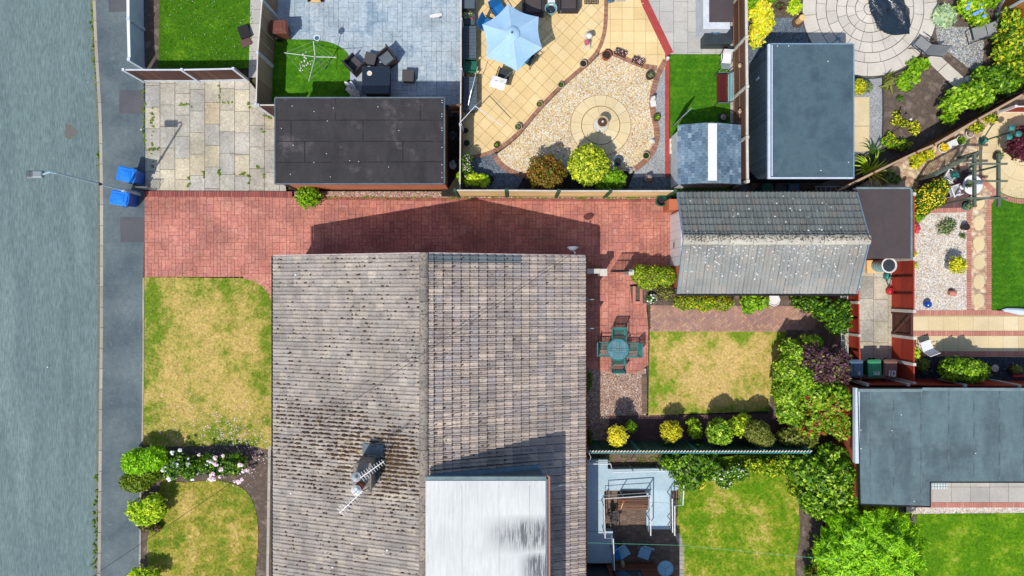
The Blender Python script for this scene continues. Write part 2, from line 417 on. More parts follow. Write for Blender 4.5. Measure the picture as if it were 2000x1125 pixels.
def grass(name,area,mt,dens=120,size=.06,parent=None,z=.0,seed=0,edge=None):
    r=np.random.RandomState(seed+3);x0,x1,y0,y1=bb(area);A=(x1-x0)*(y1-y0);n=int(A*dens)
    X=r.uniform(x0,x1,n);Y=r.uniform(y0,y1,n); poly=np.array(area); ins=np.zeros(n,bool);j=len(poly)-1
    for i in range(len(poly)):
        a=poly[i];b=poly[j];c=((a[1]>Y)!=(b[1]>Y)); 
        with np.errstate(divide='ignore',invalid='ignore'): xx=(b[0]-a[0])*(Y-a[1])/(b[1]-a[1]+1e-12)+a[0]
        ins^=(c&(X<xx)); j=i
    X=X[ins];Y=Y[ins];n=len(X);P=np.stack([X,Y,np.full(n,z)],1)
    a=r.rand(n)*2*PI; s=size*(.5+r.rand(n)); lean=r.normal(size=(n,2))*.9
    D=np.stack([np.cos(a),np.sin(a),np.zeros(n)],1)*(s*.3)[:,None]; T=np.stack([np.sin(a)*s*1.3,-np.cos(a)*s*1.3,s*.28],1)
    V=np.stack([P-D,P+D,P+T+D*.4,P+T-D*.4],1).reshape(-1,3); me=bpy.data.meshes.new(name)
    o0=np.array((X.mean(),Y.mean(),z)); V=V-o0
    me.vertices.add(4*n);me.vertices.foreach_set('co',V.ravel().astype('f4'));me.loops.add(4*n);me.loops.foreach_set('vertex_index',np.arange(4*n,dtype='i4'))
    me.polygons.add(n);me.polygons.foreach_set('loop_start',np.arange(0,4*n,4,dtype='i4'));me.materials.append(mt);me.update(calc_edges=True)
    o=bpy.data.objects.new(name,me);COL.objects.link(o);o.location=tuple(o0);o['kind']='stuff';return o
def scatter_stuff(name,pts,mt,size,flat=True,parent=None,kind='stuff',thick=.3,n=6):
    m=MB()
    for p in pts:
        s=size*rnd.uniform(.5,1.5); k=n;a0=rnd.random()*6; z=p[2]
        ring=[(p[0]+s*rnd.uniform(.7,1.2)*math.cos(a0+2*PI*i/k),p[1]+s*rnd.uniform(.7,1.2)*math.sin(a0+2*PI*i/k),z) for i in range(k)]
        m.add(ring+[(p[0],p[1],z+s*thick*2)],[(i,(i+1)%k,k) for i in range(k)])
    o=m.build(name,mt,parent)
    if kind:o['kind']=kind
    return o
# ---------- roofs ----------
def tile_roof(name,e0,e1,r0,r1,mats,parent,pitch=.30,course=.335,pick=None,jit=1.0,roll=.028,lift=.03,gap=.03,prof=None):
    e0,e1,r0,r1=[np.array(p,float) for p in(e0,e1,r0,r1)]
    t=e1-e0;LT=np.linalg.norm(t);t/=LT;s=r0-e0;s-=t*np.dot(s,t);LS=np.linalg.norm(s);s/=LS;nrm=np.cross(t,s)
    if nrm[2]<0: nrm=-nrm
    nt_=int(round(LT/pitch));pw=LT/nt_;nc=int(round(LS/course));cl=LS/nc;m=MB();K=9
    prof=prof or [0,.0,.95,1,.05,.0,.05,.95,1,.1]; K=len(prof)-1
    for i in range(nc):
        off=0
        for j in range(nt_):
            jx=rnd.uniform(-.004,.004)*jit;jz=rnd.uniform(-.004,.006)*jit;ja=rnd.uniform(-.006,.006)*jit;vs=[]
            for (q,lf) in((0,lift),(1,.002)):
                for k in range(K+1):
                    u=k/K; p=e0+t*((j+gap+u*(1-gap))*pw+jx)+s*(i*cl+q*(cl+.02)+ja*(u-.5)*2)+nrm*(lf+prof[k]*roll+jz)
                    vs.append(p)
            for k in range(K+1):
                u=k/K; vs.append(e0+t*((j+gap+u*(1-gap))*pw+jx)+s*(i*cl+ja*(u-.5)*2+.004)+nrm*(lift+prof[k]*roll+jz-.024))
            W=K+1; fs=[(k,k+1,W+k+1,W+k) for k in range(K)]+[(2*W+k,2*W+k+1,k+1,k) for k in range(K)]
            mi=pick(i,j,nc,nt_) if pick else 0
            m.add(vs,fs,mi)
    # under-sheet, so no gap shows through
    d=nrm*-.02; m.add([e0+d,e1+d,e1+s*LS+d,e0+s*LS+d],[(0,1,2,3)],len(mats)-1)
    return m.build(name,mats,parent)
def ridge_tiles(name,a,b,mt,parent,L=.45,r=.13,flat=1.0,n=7,sag=.004):
    a=np.array(a,float);b=np.array(b,float);D=np.linalg.norm(b-a);t=(b-a)/D;k=int(D/L);L=D/k;m=MB();side=np.cross(t,(0,0,1.));side/=np.linalg.norm(side)
    for i in range(k):
        p=a+t*i*L+np.array((rnd.uniform(-.008,.008),rnd.uniform(-.008,.008),rnd.uniform(-sag,sag)));vs=[]
        for q,rr in((0,r*1.04),(L-.01,r*.98)):
            for j in range(n+1):
                th=PI*j/n; vs.append(p+t*q+side*rr*math.cos(th)+np.array((0,0,rr*math.sin(th)*flat-.05)))
        fs=[(j,j+1,n+1+j+1,n+1+j) for j in range(n)]; fs+=[tuple(range(n,-1,-1)),tuple(range(n+1,2*n+2))]
        m.add(vs,fs)
    return m.build(name,mt,parent)
# ---------- fences ----------
def fence(label,pts,h,pm,postm,post=.11,boards='v',rails=0,railm=None,gravel=.25,cat='garden fence',name='garden_fence',cap=None,capm=None,railside=1,ext=.06,group=None,gm=None,thick=.03,bw=.13,posth=None,battens=0,batm=None):
    root=thing(name,label,cat,(pts[0][0],pts[0][1],0),0,group)
    for p in pts:
        m=MB().cbox(p[0],p[1],0,post,post,(posth or h)+ext,math.atan2(pts[-1][1]-pts[0][1],pts[-1][0]-pts[0][0]),tx=.97,ty=.97); m.build('post',postm,root,bevel=.01)
    for a,b in zip(pts,pts[1:]):
        L=math.dist(a,b);d=((b[0]-a[0])/L,(b[1]-a[1])/L);nx,ny=-d[1]*railside,d[0]*railside; ang=math.atan2(d[1],d[0]); s0=post/2+.01;s1=L-s0
        if gravel: MB().cbox((a[0]+b[0])/2,(a[1]+b[1])/2,0,s1-s0,.05,gravel,ang).build('gravel_board',gm or postm,root)
        m=MB(); z0=gravel+.01
        if boards=='v':
            n=max(1,int((s1-s0)/bw));ww=(s1-s0)/n
            for i in range(n):
                c=s0+(i+.5)*ww; m.cbox(a[0]+d[0]*c,a[1]+d[1]*c,z0,ww-.006,thick*.5+rnd.uniform(0,.006),h-z0-.03+rnd.uniform(-.008,.008),ang+rnd.uniform(-.05,.05)*.8)
        else:
            n=max(1,int((h-z0)/bw));hh=(h-z0)/n
            for i in range(n): m.cbox((a[0]+b[0])/2,(a[1]+b[1])/2,z0+i*hh,s1-s0,thick*.5+rnd.uniform(0,.01),hh-.006,ang+rnd.uniform(-.002,.002))
        m.build('panel',pm,root)
        if rails:
            m=MB()
            for i in range(rails):
                z=z0+.12+(h-z0-.3)*i/max(1,rails-1); m.cbox((a[0]+b[0])/2+nx*.035,(a[1]+b[1])/2+ny*.035,z,s1-s0,.045,.06,ang)
            m.build('rail',railm or pm,root)
        if battens:
            m=MB(); nb=max(1,int(round(L/battens)))
            for i in range(1,nb): c=L*i/nb; m.cbox(a[0]+d[0]*c+nx*.04,a[1]+d[1]*c+ny*.04,z0,.05,.05,h-z0-.03,ang)
            if m.v: m.build('batten',batm or pm,root)
        MB().cbox((a[0]+b[0])/2,(a[1]+b[1])/2,h-.03,s1-s0,cap or .05,.035,ang).build('capping',capm or pm,root)
    return root
# ---------- furniture ----------
def wheelie_bin(label,body,lid,group,hy=0,num=None):
    t=proto('wheelie_bin',label,'wheelie bin',group)
    m=MB().cbox(0,0,.06,.44,.46,.90,0,0,1.22,1.38)
    for s in(-1,1): m.cbox(s*.2,.0,.2,.03,.36,.6,0,0,1,1.3)
    m.build('body',body,t,bevel=.02)
    m=MB().cbox(0,-.02,.955,.57,.70,.035).cbox(0,-.02,.99,.53,.66,.035,0,0,.93,.93)
    m.cbox(0,-.02,1.025,.34,.42,.025,0,0,.85,.85).cbox(0,-.02,1.05,.2,.24,.012).cbox(0,-.37,.95,.30,.05,.04); l=m.build('lid',lid,t,bevel=.012)
    MB().cbox(0,.34,.93,.50,.035,.04).cbox(-.2,.31,.9,.03,.08,.06).cbox(.2,.31,.9,.03,.08,.06).build('handle',lid,t,bevel=.008)
    for s in(-1,1):
        p=[(s*.26+dx,.24,.1) for dx in(-.03,.03)]; MB().tube(p,.1,12).build('wheel',MAT['rubber'],t)
    if num:
        text(num,lid,t) if False else None
    return t
def digits(txt,x,y,z,h,mt,parent,name='number',rz=0,w=.6,thick=.022,name_loc=None):   # stroked digits lying on a flat surface, reading from local -y
    SEG={'0':'abcdef','1':'bc','3':'abgcd','7':'abc','2':'abged','4':'fgbc','5':'afgcd','6':'afgedc','8':'abcdefg','9':'abcdfg'}
    m=MB();cw=h*w
    for i,ch in enumerate(txt):
        ox=x+(i-(len(txt)-1)/2)*cw*1.35; a=cw/2;b=h/2
        G={'a':((-a,b),(a,b)),'b':((a,b),(a,0)),'c':((a,0),(a,-b)),'d':((-a,-b),(a,-b)),'e':((-a,0),(-a,-b)),'f':((-a,b),(-a,0)),'g':((-a,0),(a,0))}
        for q in SEG[ch]:
            if ch=='1': p0,p1=((0,b),(0,0)) if q=='b' else ((0,0),(0,-b))
            else: p0,p1=G[q]
            X0,X1=sorted((ox+p0[0],ox+p1[0]));Y0,Y1=sorted((y+p0[1],y+p1[1])); g=thick/2
            m.box(X0-g,X1+g,Y0-g,Y1+g,z,z+.042+.0004*(ord(q)-97))
    return m.build(name,mt,parent)
def chair(name,label,cat,frame,seatm,w=.5,d=.48,sh=.43,bh=.85,arms=True,lattice=False,group=None,recline=.12,legr=.016,thick=.03,curve=0,folding=False):
    t=proto(name,label,cat,group)
    def panel(nm,o,u,v,U,V):      # lattice or solid panel spanned by u(width U) and v(height V) from o
        o=np.array(o);u=np.array(u,float);v=np.array(v,float);m=MB()
        if lattice:
            n=5
            for i in range(-n,n+1):
                for sgn in(1,-1):
                    # diagonal bars clipped to the panel
                    pts=[]
                    for k in range(21):
                        q=k/20;a=(i/n+q) if sgn>0 else (i/n+1-q)
                        if 0<=a<=1: pts.append(o+u*U*a+v*V*q)
                    if len(pts)>1: m.bar(pts[0],pts[-1],.021,.010)
            for a,b in(((0,0),(1,0)),((1,0),(1,1)),((1,1),(0,1)),((0,1),(0,0))): m.bar(o+u*U*a[0]+v*V*a[1],o+u*U*b[0]+v*V*b[1],.048,.03)
        else:
            nn=np.cross(u,v);c=o+u*U/2+v*V/2; m.bar(o+u*U/2,o+u*U/2+v*V,U,thick) if abs(v[2])<.5 else m.bar(o+u*U/2,o+u*U/2+v*V,U,thick)
        m.build(nm,seatm,t)
    panel('seat',(-w/2,-d/2,sh),(1,0,0),(0,1,0),w,d)
    rb=np.array((0,math.sin(recline),math.cos(recline))); panel('backrest',(-w/2,d/2,sh+.02),(1,0,0),rb,w,bh-sh)
    for sx in(-1,1):
        for sy in(-1,1):
            x=sx*(w/2-.01);y=sy*(d/2-.01)
            if folding: MB().bar((x,-sy*(d/2+.02),0),(x,sy*(d/2+.02),sh if sy<0 else sh+.05),.03,.02).build('leg',frame,t)
            else: MB().tube([(x*1.06,y*1.15,0),(x*.98,y,sh*.6),(x,y,sh)],[legr*.8,legr,legr],6).build('leg',frame,t)
        if arms:
            x=sx*(w/2+.01); MB().tube([(x,-d/2,sh),(x*1.04,-d/2+.02,sh+.2),(x*1.04,-d/2+.1,sh+.23),(x*1.04,d/2-.02,sh+.24),(x,d/2+.03,sh+.26)],[.012,.016,.02,.02,.012],6).build('armrest',frame,t)
    return t
def pot(name,label,cat,loc,r,h,mt,soil,plant=None,pl=None,group=None,flare=1.25,leaf=.05,dens=900,ph=.2,sq=False,pr=None):
    t=thing(name,label,cat,(loc[0],loc[1],0),0,group);x,y=loc[:2]; z=loc[2] if len(loc)>2 else 0
    MB().lathe([(r/flare,0),(r,h*.88),(r*1.08,h*.88),(r*1.08,h),(r*.9,h),(r*.88,h*.9)],x,y,z,18).build('pot',mt,t,smooth=False)
    MB().disc((x,y),r*.9,z+h*.86,16,.02).build('soil',soil,t)
    if plant:
        SEED[0]+=1; q=pr or r*.9; leafcloud('foliage',[(x,y,z+h+ph*.4,q,q,ph)],leaf,dens,plant,t,seed=SEED[0],shell=.5,zmin=z+h*.7)
    return t
def lounger(label,pos,rz,group,back=.9,scl=1):
    t=proto('sun_lounger',label,'sun lounger',group); f=MAT['darkmetal'];s=MAT['sling']
    MB().bar((0,-.36,.38),(0,.22,.40),.56,.02).build('seat',s,t)
    MB().bar((0,.24,.42),(0,.24+.85*math.sin(back),.42+.85*math.cos(back)),.56,.02).build('backrest',s,t)
    m=MB()
    for sx in(-1,1):
        x=sx*.30
        m.tube([(x,-.38,.38),(x,.24,.40),(x,.24+.87*math.sin(back),.42+.87*math.cos(back))],.018,6)
        m.tube([(x,-.40,.02),(x,-.2,.38),(x,.1,.62)],.014,6).tube([(x,.5,.02),(x,.2,.35),(x,-.05,.6)],.014,6)
    m.bar((-.3,-.40,.03),(.3,-.40,.03),.03,.03).bar((-.3,.5,.03),(.3,.5,.03),.03,.03); m.build('frame',f,t)
    for sx in(-1,1): MB().tube([(sx*.34,-.3,.6),(sx*.36,0,.63),(sx*.34,.3,.62)],.022,6).build('armrest',f,t)
    return place(t,pos,rz,scl)
def bins_text(txt,x,y,z,h,mt,parent): return digits(txt,x,y,z,h,mt,parent)
MAT={}
M=MAT
M['rubber']=surf('rubber',[S(28,28,30)],fine=60,rough=.8)
M['bark']=surf('bark',[S(85,68,50),S(60,48,36)],8)
M['core']=surf('painted_gap_shade',[S(74,104,26),S(56,82,22)],14,fine=50,fv=.3,bump=.8,dist=.04)  # solid crown filler; shade in the gaps between leaves painted into its colour
M['darkmetal']=surf('dark_metal',[S(52,50,50)],rough=.45,spec=.5,bump=0)
M['blackmetal']=surf('black_metal',[S(24,24,26)],rough=.5,bump=0)
M['whitemetal']=surf('white_metal',[S(238,238,238)],rough=.4,bump=0)
M['grey_metal']=surf('grey_metal',[S(150,160,165)],rough=.45,bump=0,metal=.3)
M['lampblue']=surf('lamp_paint',[S(200,228,236),S(180,212,222)],3,rough=.4)
M['sling']=surf('sling_fabric',[S(150,152,150),S(140,142,142)],3,fine=120)
M['soil']=surf('soil',[S(126,110,96),S(104,90,80),S(146,130,116)],2.2,fine=34,fv=.32,bump=.9,dist=.05,spots=[(S(150,138,120),55,.68)])
M['soildark']=surf('dark_soil',[S(58,52,44),S(42,40,36)],2.2,fine=30,fv=.35,bump=.9,dist=.05)
M['ground']=surf('ground_cover',[S(80,82,52),S(95,88,66)],.8,fine=20,fv=.3)
M['road']=surf('road_asphalt',[S(98,118,118),S(112,132,131),S(104,124,124),S(118,138,136)],.5,fine=22,fv=.24,mv=.10,det=3,stretch=((1.0,.12,1),(0,0,R(2))),lo=.34,hi=.66,bump=.4,spots=[(S(140,160,158),70,.70)])
M['pave']=surf('pavement_asphalt',[S(84,98,104),S(110,122,124)],.7,fine=26,fv=.22,mv=.14,spots=[(S(124,134,136),3.5,.62)],soft=.1,bump=.4)
M['patch']=surf('patch_asphalt',[S(86,88,94),S(98,98,102)],1.2,fine=80,fv=.14)
M['ironcover']=surf('iron_cover',[S(118,118,112),S(104,96,92)],18,fine=60,fv=.3)
M['kerb']=islmat('kerb_stone',[S(176,168,150),S(160,154,142),S(186,178,162)],fine=35)
M['concrete']=surf('concrete',[S(190,184,170),S(170,164,152)],1.4,fine=30,fv=.1)
M['concpost']=surf('concrete_post',[S(226,220,206),S(205,200,190)],3,fine=30,fv=.08)
M['whitepost']=surf('white_post',[S(222,226,232),S(200,206,214)],3,fine=30,fv=.06)
M['flags']=islmat('flagstone',[S(182,176,162),S(192,186,172),S(170,166,156),S(202,188,156),S(186,182,172),S(206,194,164),S(162,162,160)],fine=12,fv=.2,var=.14,stain=[(S(120,112,96),1.6,.60,.5),(S(110,104,84),7,.64,.4)])
M['grout']=surf('joint_sand',[S(112,104,84),S(92,92,52)],3,fine=40,fv=.25)
M['greyflags']=islmat('grey_flagstone',[S(188,186,178),S(198,194,184),S(178,176,170)],fine=14,fv=.08,stain=[(S(150,146,136),2,.6,.4)])
M['drive']=islmat('imprinted_red_concrete',[S(194,124,106),S(199,130,111),S(188,119,102),S(201,137,118),S(192,126,110),S(182,116,106)],fine=14,fv=.24,var=.16,rough=.7,stain=[(S(222,180,164),2.6,.6,.5),(S(156,92,84),9,.6,.5),(S(206,160,146),20,.62,.5)],bump=.4)
M['drivejoint']=surf('red_joint',[S(142,84,78)],fine=40)
M['driveedge']=islmat('dark_red_brick',[S(164,92,82),S(140,78,74),S(176,104,90),S(124,72,70)],fine=40)
M['brick']=islmat('red_brick',[S(196,110,72),S(180,96,62),S(204,124,88),S(168,88,60)],fine=40)
M['brickedge']=islmat('clay_edging',[S(166,122,100),S(148,104,86),S(178,134,110),S(140,98,84)],fine=40,fv=.14)
M['pinkbrick']=islmat('pink_brick',[S(206,142,124),S(194,128,112),S(214,154,136)],fine=40,fv=.1)
M['herring']=islmat('herringbone_brick',[S(188,146,124),S(172,134,122),S(200,160,132),S(160,126,122),S(190,142,120)],fine=36,fv=.12,stain=[(S(140,116,118),1.3,.6,.6)])
M['brownpav']=islmat('brown_paver',[S(128,106,90),S(112,94,82),S(142,116,96),S(104,88,80)],fine=36,fv=.14)
M['darkpav']=islmat('dark_slab',[S(112,82,80),S(100,74,74),S(122,92,86)],fine=30)
M['yellow']=islmat('yellow_slab',[S(240,212,154),S(238,208,150),S(244,216,162),S(234,202,144)],fine=14,fv=.05,var=.05,stain=[(S(214,170,104),1.4,.62,.5)],bump=.1)
M['yellowjoint']=surf('yellow_joint',[S(150,116,66)],fine=30)
M['cream']=islmat('cream_slab',[S(232,212,168),S(226,204,158),S(236,218,178)],fine=14,fv=.05,stain=[(S(214,188,140),1.8,.62,.4)])
M['creamjoint']=surf('cream_joint',[S(190,168,124)],fine=30)
M['stone']=islmat('pale_ring_stone',[S(214,206,192),S(222,214,200),S(204,196,184)],fine=12,fv=.06,stain=[(S(184,176,164),2,.62,.4)])
M['stonejoint']=surf('dark_joint',[S(96,90,86)],fine=30)
M['greypatio']=islmat('imprinted_grey_concrete',[S(176,190,200),S(182,196,204),S(170,186,196),S(188,200,206)],fine=9,fv=.18,var=.12,rough=.65,stain=[(S(118,144,164),.7,.52,.75),(S(206,212,212),2.2,.56,.5),(S(96,120,138),4,.6,.6)],bump=.3)
M['greyjoint']=surf('grey_joint',[S(108,126,140)],fine=30)
M['redstrip']=surf('red_painted_strip',[S(184,78,74),S(170,66,64)],3,fine=40,fv=.1,spots=[(S(208,140,128),14,.68)])
M['gravelgold']=gravel('golden_gravel',[S(252,228,180),S(236,198,136),S(255,246,216),S(206,158,96),S(246,220,168),S(255,252,236),S(226,200,170)],.05,gap=.66)
M['gravelwhite']=gravel('white_gravel',[S(248,240,226),S(236,214,180),S(255,252,246),S(220,206,190),S(250,244,236),S(214,176,136)],.055,gap=.6)
M['gravelgrey']=gravel('grey_gravel',[S(176,178,180),S(196,198,198),S(150,156,162),S(210,210,206)],.035,gap=.6)
M['gravelmix']=gravel('flint_gravel',[S(150,160,170),S(204,206,204),S(120,132,146),S(232,226,212),S(180,176,166)],.06,gap=.5)
M['gravelpink']=gravel('pink_gravel',[S(206,166,146),S(170,132,118),S(228,206,190),S(150,112,100),S(196,150,110),S(236,224,212)],.045,gap=.55)
M['slate']=gravel('slate_chippings',[S(112,126,140),S(136,150,164),S(94,106,120),S(150,160,170)],.05,gap=.5)
M['slatedark']=gravel('dark_slate',[S(58,66,78),S(44,50,62),S(78,88,100),S(50,56,66)],.07,gap=.5)
M['lawnA']=lawnmat('lush_lawn',S(66,116,10),S(128,146,44),.60,1.0,mid=S(90,140,18))
M['lawnArt']=lawnmat('artificial_turf',S(62,118,14),S(92,144,24),.55,1.6,stripe=(1.1,'Y',.03))
M['lawnB']=lawnmat('dry_lawn',S(116,140,36),S(208,180,106),.46,.5,stripe=(.2,'X',.012),mid=S(182,168,84),box=(281,544,534,868),eg=.10)
M['lawnC']=lawnmat('striped_lawn',S(112,134,34),S(206,178,104),.52,.6,stripe=(.30,'X',.022),mid=S(160,152,60))
M['lawnD']=lawnmat('back_lawn',S(126,154,40),S(216,186,116),.44,.6,mid=S(192,174,90),box=(1266,646,1538,810),eg=.13)
M['lawnE']=lawnmat('patchy_lawn',S(96,138,14),S(206,180,104),.54,.7,mid=S(146,158,44))
M['lawnF']=lawnmat('green_lawn',S(88,140,10),S(170,174,72),.56,.9,mid=S(126,166,24))
M['felt']=surf('black_roof_felt',[S(52,49,51),S(62,59,61),S(46,43,45)],.8,fine=50,fv=.14,rough=.8,stretch=((1,.35,1),(0,0,0)),soft=.12,mv=.12,spots=[(S(92,86,86),1.1,.58)],bump=.3)
M['feltseam']=surf('felt_lap',[S(40,38,40)],fine=40)
M['feltbrown']=surf('brown_roof_felt',[S(86,76,76),S(78,70,70)],.9,fine=60,fv=.1)
M['feltblue']=surf('slate_blue_felt',[S(70,92,104),S(82,104,114),S(66,86,98)],.8,fine=30,fv=.06,mv=.1,rough=.75)
M['feltI']=surf('grey_felt',[S(86,106,112),S(104,126,130),S(82,100,106)],.7,fine=60,fv=.12,rough=.8,stretch=((1,.3,1),(0,0,0)),soft=.25,mv=.12,spots=[(S(74,82,88),.7,.5),(S(116,132,134),1.3,.55)])
M['felttrim']=surf('pale_felt_trim',[S(130,150,152),S(112,132,136)],3,fine=30)
M['blueshed']=islmat('blue_grey_boards',[S(58,76,90),S(64,82,96),S(52,68,82)],fine=30,fv=.06,rough=.6)
M['whitetrim']=surf('white_trim',[S(216,228,240),S(198,212,228)],3,fine=20,fv=.04)
M['blackline']=surf('black_gutter',[S(30,30,32)],rough=.5)
M['browngutter']=surf('brown_gutter',[S(96,58,42)],rough=.6)
M['woodbrown']=islmat('brown_fence_wood',[S(124,88,68),S(108,78,62),S(136,100,78),S(98,70,58)],fine=26,fv=.16,stain=[(S(84,60,50),2,.6,.4)])
M['wooddark']=islmat('dark_fence_wood',[S(92,62,52),S(80,54,48),S(104,72,60)],fine=26,fv=.16)
M['woodgrey']=islmat('weathered_fence_wood',[S(176,146,118),S(160,132,106),S(190,160,130),S(150,122,98)],fine=26,fv=.16)
M['woodlight']=islmat('light_timber',[S(244,208,146),S(234,194,130),S(248,216,160)],fine=20,fv=.1)
M['woodgreen']=islmat('green_painted_wood',[S(44,84,68),S(38,74,60),S(50,94,76)],fine=26,fv=.1)
M['greenpost']=surf('green_post',[S(60,96,66),S(50,82,58)],4,fine=30)
M['teal']=surf('teal_cast_metal',[S(50,140,132),S(36,118,112)],10,fine=60,rough=.4,spec=.5)
M['woodred']=islmat('red_stained_wood',[S(178,62,40),S(164,54,36),S(190,74,50),S(152,48,34)],fine=26,fv=.14,rough=.7)
M['woodgate']=islmat('dark_brown_gate_wood',[S(100,58,50),S(92,52,46),S(108,66,56)],fine=26,fv=.1)
M['woodorange']=islmat('orange_fence_wood',[S(190,116,56),S(176,104,48),S(202,128,66),S(166,96,46)],fine=22,fv=.16)
M['woodchestnut']=islmat('chestnut_fence_wood',[S(128,80,42),S(114,70,38),S(142,92,50)],fine=26,fv=.16)
M['pergola']=islmat('sage_pergola_wood',[S(104,116,100),S(92,104,90),S(114,126,108)],fine=26,fv=.12)
M['cladding']=islmat('brown_cladding',[S(128,74,58),S(116,66,52),S(140,84,66)],fine=22,fv=.14)
M['trellis']=surf('pale_trellis',[S(196,202,180)],fine=30)
tl=[S(164,154,144),S(176,166,155),S(154,146,138),S(184,173,158),S(170,159,150),S(162,155,147),S(148,140,132)]
M['tile']=islmat('weathered_roof_tile',tl,fine=24,fv=.3,var=.1,stain=[(S(112,100,92),4,.56,.5),(S(196,186,172),16,.64,.5),(S(74,62,54),30,.60,.7)],bump=.5)
M['tileE']=islmat('weathered_east_tile',[S(178,162,150),S(192,177,163),S(164,152,144),S(202,185,169),S(176,161,152),S(170,161,157),S(156,144,136)],fine=24,fv=.3,var=.1,stain=[(S(118,102,94),5,.56,.5),(S(200,184,170),14,.62,.5),(S(70,56,50),26,.59,.75)],bump=.5)
M['tilenew']=islmat('new_grey_tile',[S(104,114,118),S(96,106,112),S(112,120,124)],fine=24,fv=.08)
M['under']=surf('roof_underlay',[S(44,40,38)])
M['ridge']=islmat('mossy_ridge_tile',[S(150,140,130),S(162,150,138),S(136,128,120)],fine=20,fv=.3,stain=[(S(74,64,54),11,.52,.9),(S(170,160,146),24,.64,.6)],bump=.6)
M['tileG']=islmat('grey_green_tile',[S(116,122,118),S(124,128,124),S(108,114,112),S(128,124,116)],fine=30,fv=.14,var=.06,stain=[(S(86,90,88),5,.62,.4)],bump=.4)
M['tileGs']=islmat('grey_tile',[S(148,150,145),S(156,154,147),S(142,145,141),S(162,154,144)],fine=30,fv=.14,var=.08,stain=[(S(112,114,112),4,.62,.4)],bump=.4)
M['ridgeG']=islmat('pale_ridge_tile',[S(202,196,180),S(188,182,168)],fine=20,fv=.18,stain=[(S(90,84,70),9,.6,.85),(S(240,240,236),18,.63,.7)],bump=.5)
M['moss']=islmat('dry_moss',[S(88,62,46),S(64,46,36),S(104,78,52),S(52,40,34)],fine=40,fv=.2,bump=0)
M['moss_']=surf('dry_moss_dark',[S(62,48,34),S(84,66,42),S(46,36,30)],9,fine=60,fv=.3,bump=.8)
M['mossyellow']=surf('yellow_moss',[S(176,150,74),S(130,112,60)],9,fine=60,fv=.3)
M['litter']=surf('fallen_bits',[S(226,206,182),S(196,170,140)],30,fine=60)
M['lichen']=surf('white_lichen',[S(236,238,236),S(214,218,216)],20,fine=60,bump=0)
M['mortar']=surf('verge_mortar',[S(206,186,180),S(190,172,166)],5,fine=40)
M['lead']=surf('lead_flashing',[S(112,126,134),S(96,108,116)],3,fine=20,rough=.5,metal=.2)
M['leadblue']=surf('blue_lead_edge',[S(130,158,176),S(112,142,164)],3,fine=20,rough=.55)
def whiteroof():
    t=NT('white_painted_roof'); st=t.mapping((7,.5,1)); n1=t.noise(1.9,6,st,.8); n2=t.noise(.42,3)
    base=t.ramp(t.noise(.8,3),[S(213,215,212),S(223,225,221)],.35,.65)
    base=t.scale(base,t.mr(n1,.80,1.08,.3,.7)); 
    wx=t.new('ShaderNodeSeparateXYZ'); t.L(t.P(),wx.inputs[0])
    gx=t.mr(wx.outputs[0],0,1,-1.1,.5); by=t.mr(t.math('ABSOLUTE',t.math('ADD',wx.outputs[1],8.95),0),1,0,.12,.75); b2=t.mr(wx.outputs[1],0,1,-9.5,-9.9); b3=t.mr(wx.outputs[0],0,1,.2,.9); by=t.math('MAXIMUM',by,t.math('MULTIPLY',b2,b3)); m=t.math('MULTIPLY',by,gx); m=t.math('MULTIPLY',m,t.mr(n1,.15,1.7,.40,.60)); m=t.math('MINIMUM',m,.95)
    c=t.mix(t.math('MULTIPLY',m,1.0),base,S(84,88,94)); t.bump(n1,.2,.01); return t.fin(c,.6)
M['whiteroof']=whiteroof()
M['render']=surf('house_render',[S(200,192,178)],2,fine=30)
M['glass']=surf('window_glass',[S(60,76,90)],rough=.08,spec=.7,bump=0)
M['copper']=surf('pink_brown_pipe',[S(184,132,116)],rough=.5,bump=0)
M['terracotta']=surf('terracotta',[S(180,92,68),S(160,80,60)],6,fine=40)
M['potpale']=surf('pale_pot',[S(206,184,150),S(188,166,136)],6,fine=40)
M['potwhite']=surf('white_pot',[S(232,232,228)],4,fine=40)
M['potblack']=surf('black_pot',[S(40,38,40)],4,fine=40,rough=.5)
M['potblue']=surf('blue_glazed_pot',[S(70,120,150),S(50,96,130)],6,rough=.25,spec=.6,bump=0)
M['potdark']=surf('dark_brown_pot',[S(92,66,50)],4,fine=40)
M['deckblue']=surf('blue_grey_decking',[S(176,200,212),S(190,212,222)],1.2,fine=60,fv=.07)
M['parasol']=surf('pale_blue_canvas',[S(176,212,238),S(164,202,232)],1.0,fine=90,fv=.03,bump=.1)
M['blueplastic']=surf('bright_blue_plastic',[S(10,104,214),S(24,92,196)],4,mv=.12,rough=.35,spec=.5,bump=0)
M['bluelid']=surf('sky_blue_lid',[S(30,140,240),S(16,122,226)],5,mv=.1,rough=.35,spec=.5,bump=0)
M['bincover']=surf('brown_plastic',[S(112,66,54),S(124,76,62)],3,rough=.45,bump=0)
M['binbrown']=surf('brown_lid_plastic',[S(142,104,92)],rough=.45,bump=0)
M['bingreen']=surf('green_plastic',[S(70,160,112)],rough=.45,bump=0)
M['bingreenb']=surf('dark_green_plastic',[S(22,92,72)],rough=.45,bump=0)
M['binslate']=surf('slate_plastic',[S(92,118,140)],rough=.45,bump=0)
M['numwhite']=surf('white_vinyl',[S(245,245,245)],bump=0)
M['bluecloth']=surf('blue_cushion',[S(30,120,190),S(24,108,176)],3,fine=60)
M['whitecloth']=surf('white_towel',[S(246,244,240)],2,fine=50,fv=.04)
M['rattan']=surf('dark_rattan',[S(52,48,52),S(64,60,64)],20,fine=90,fv=.2)
M['rattanlid']=surf('rattan_top',[S(82,80,82)],8,fine=90,fv=.15)
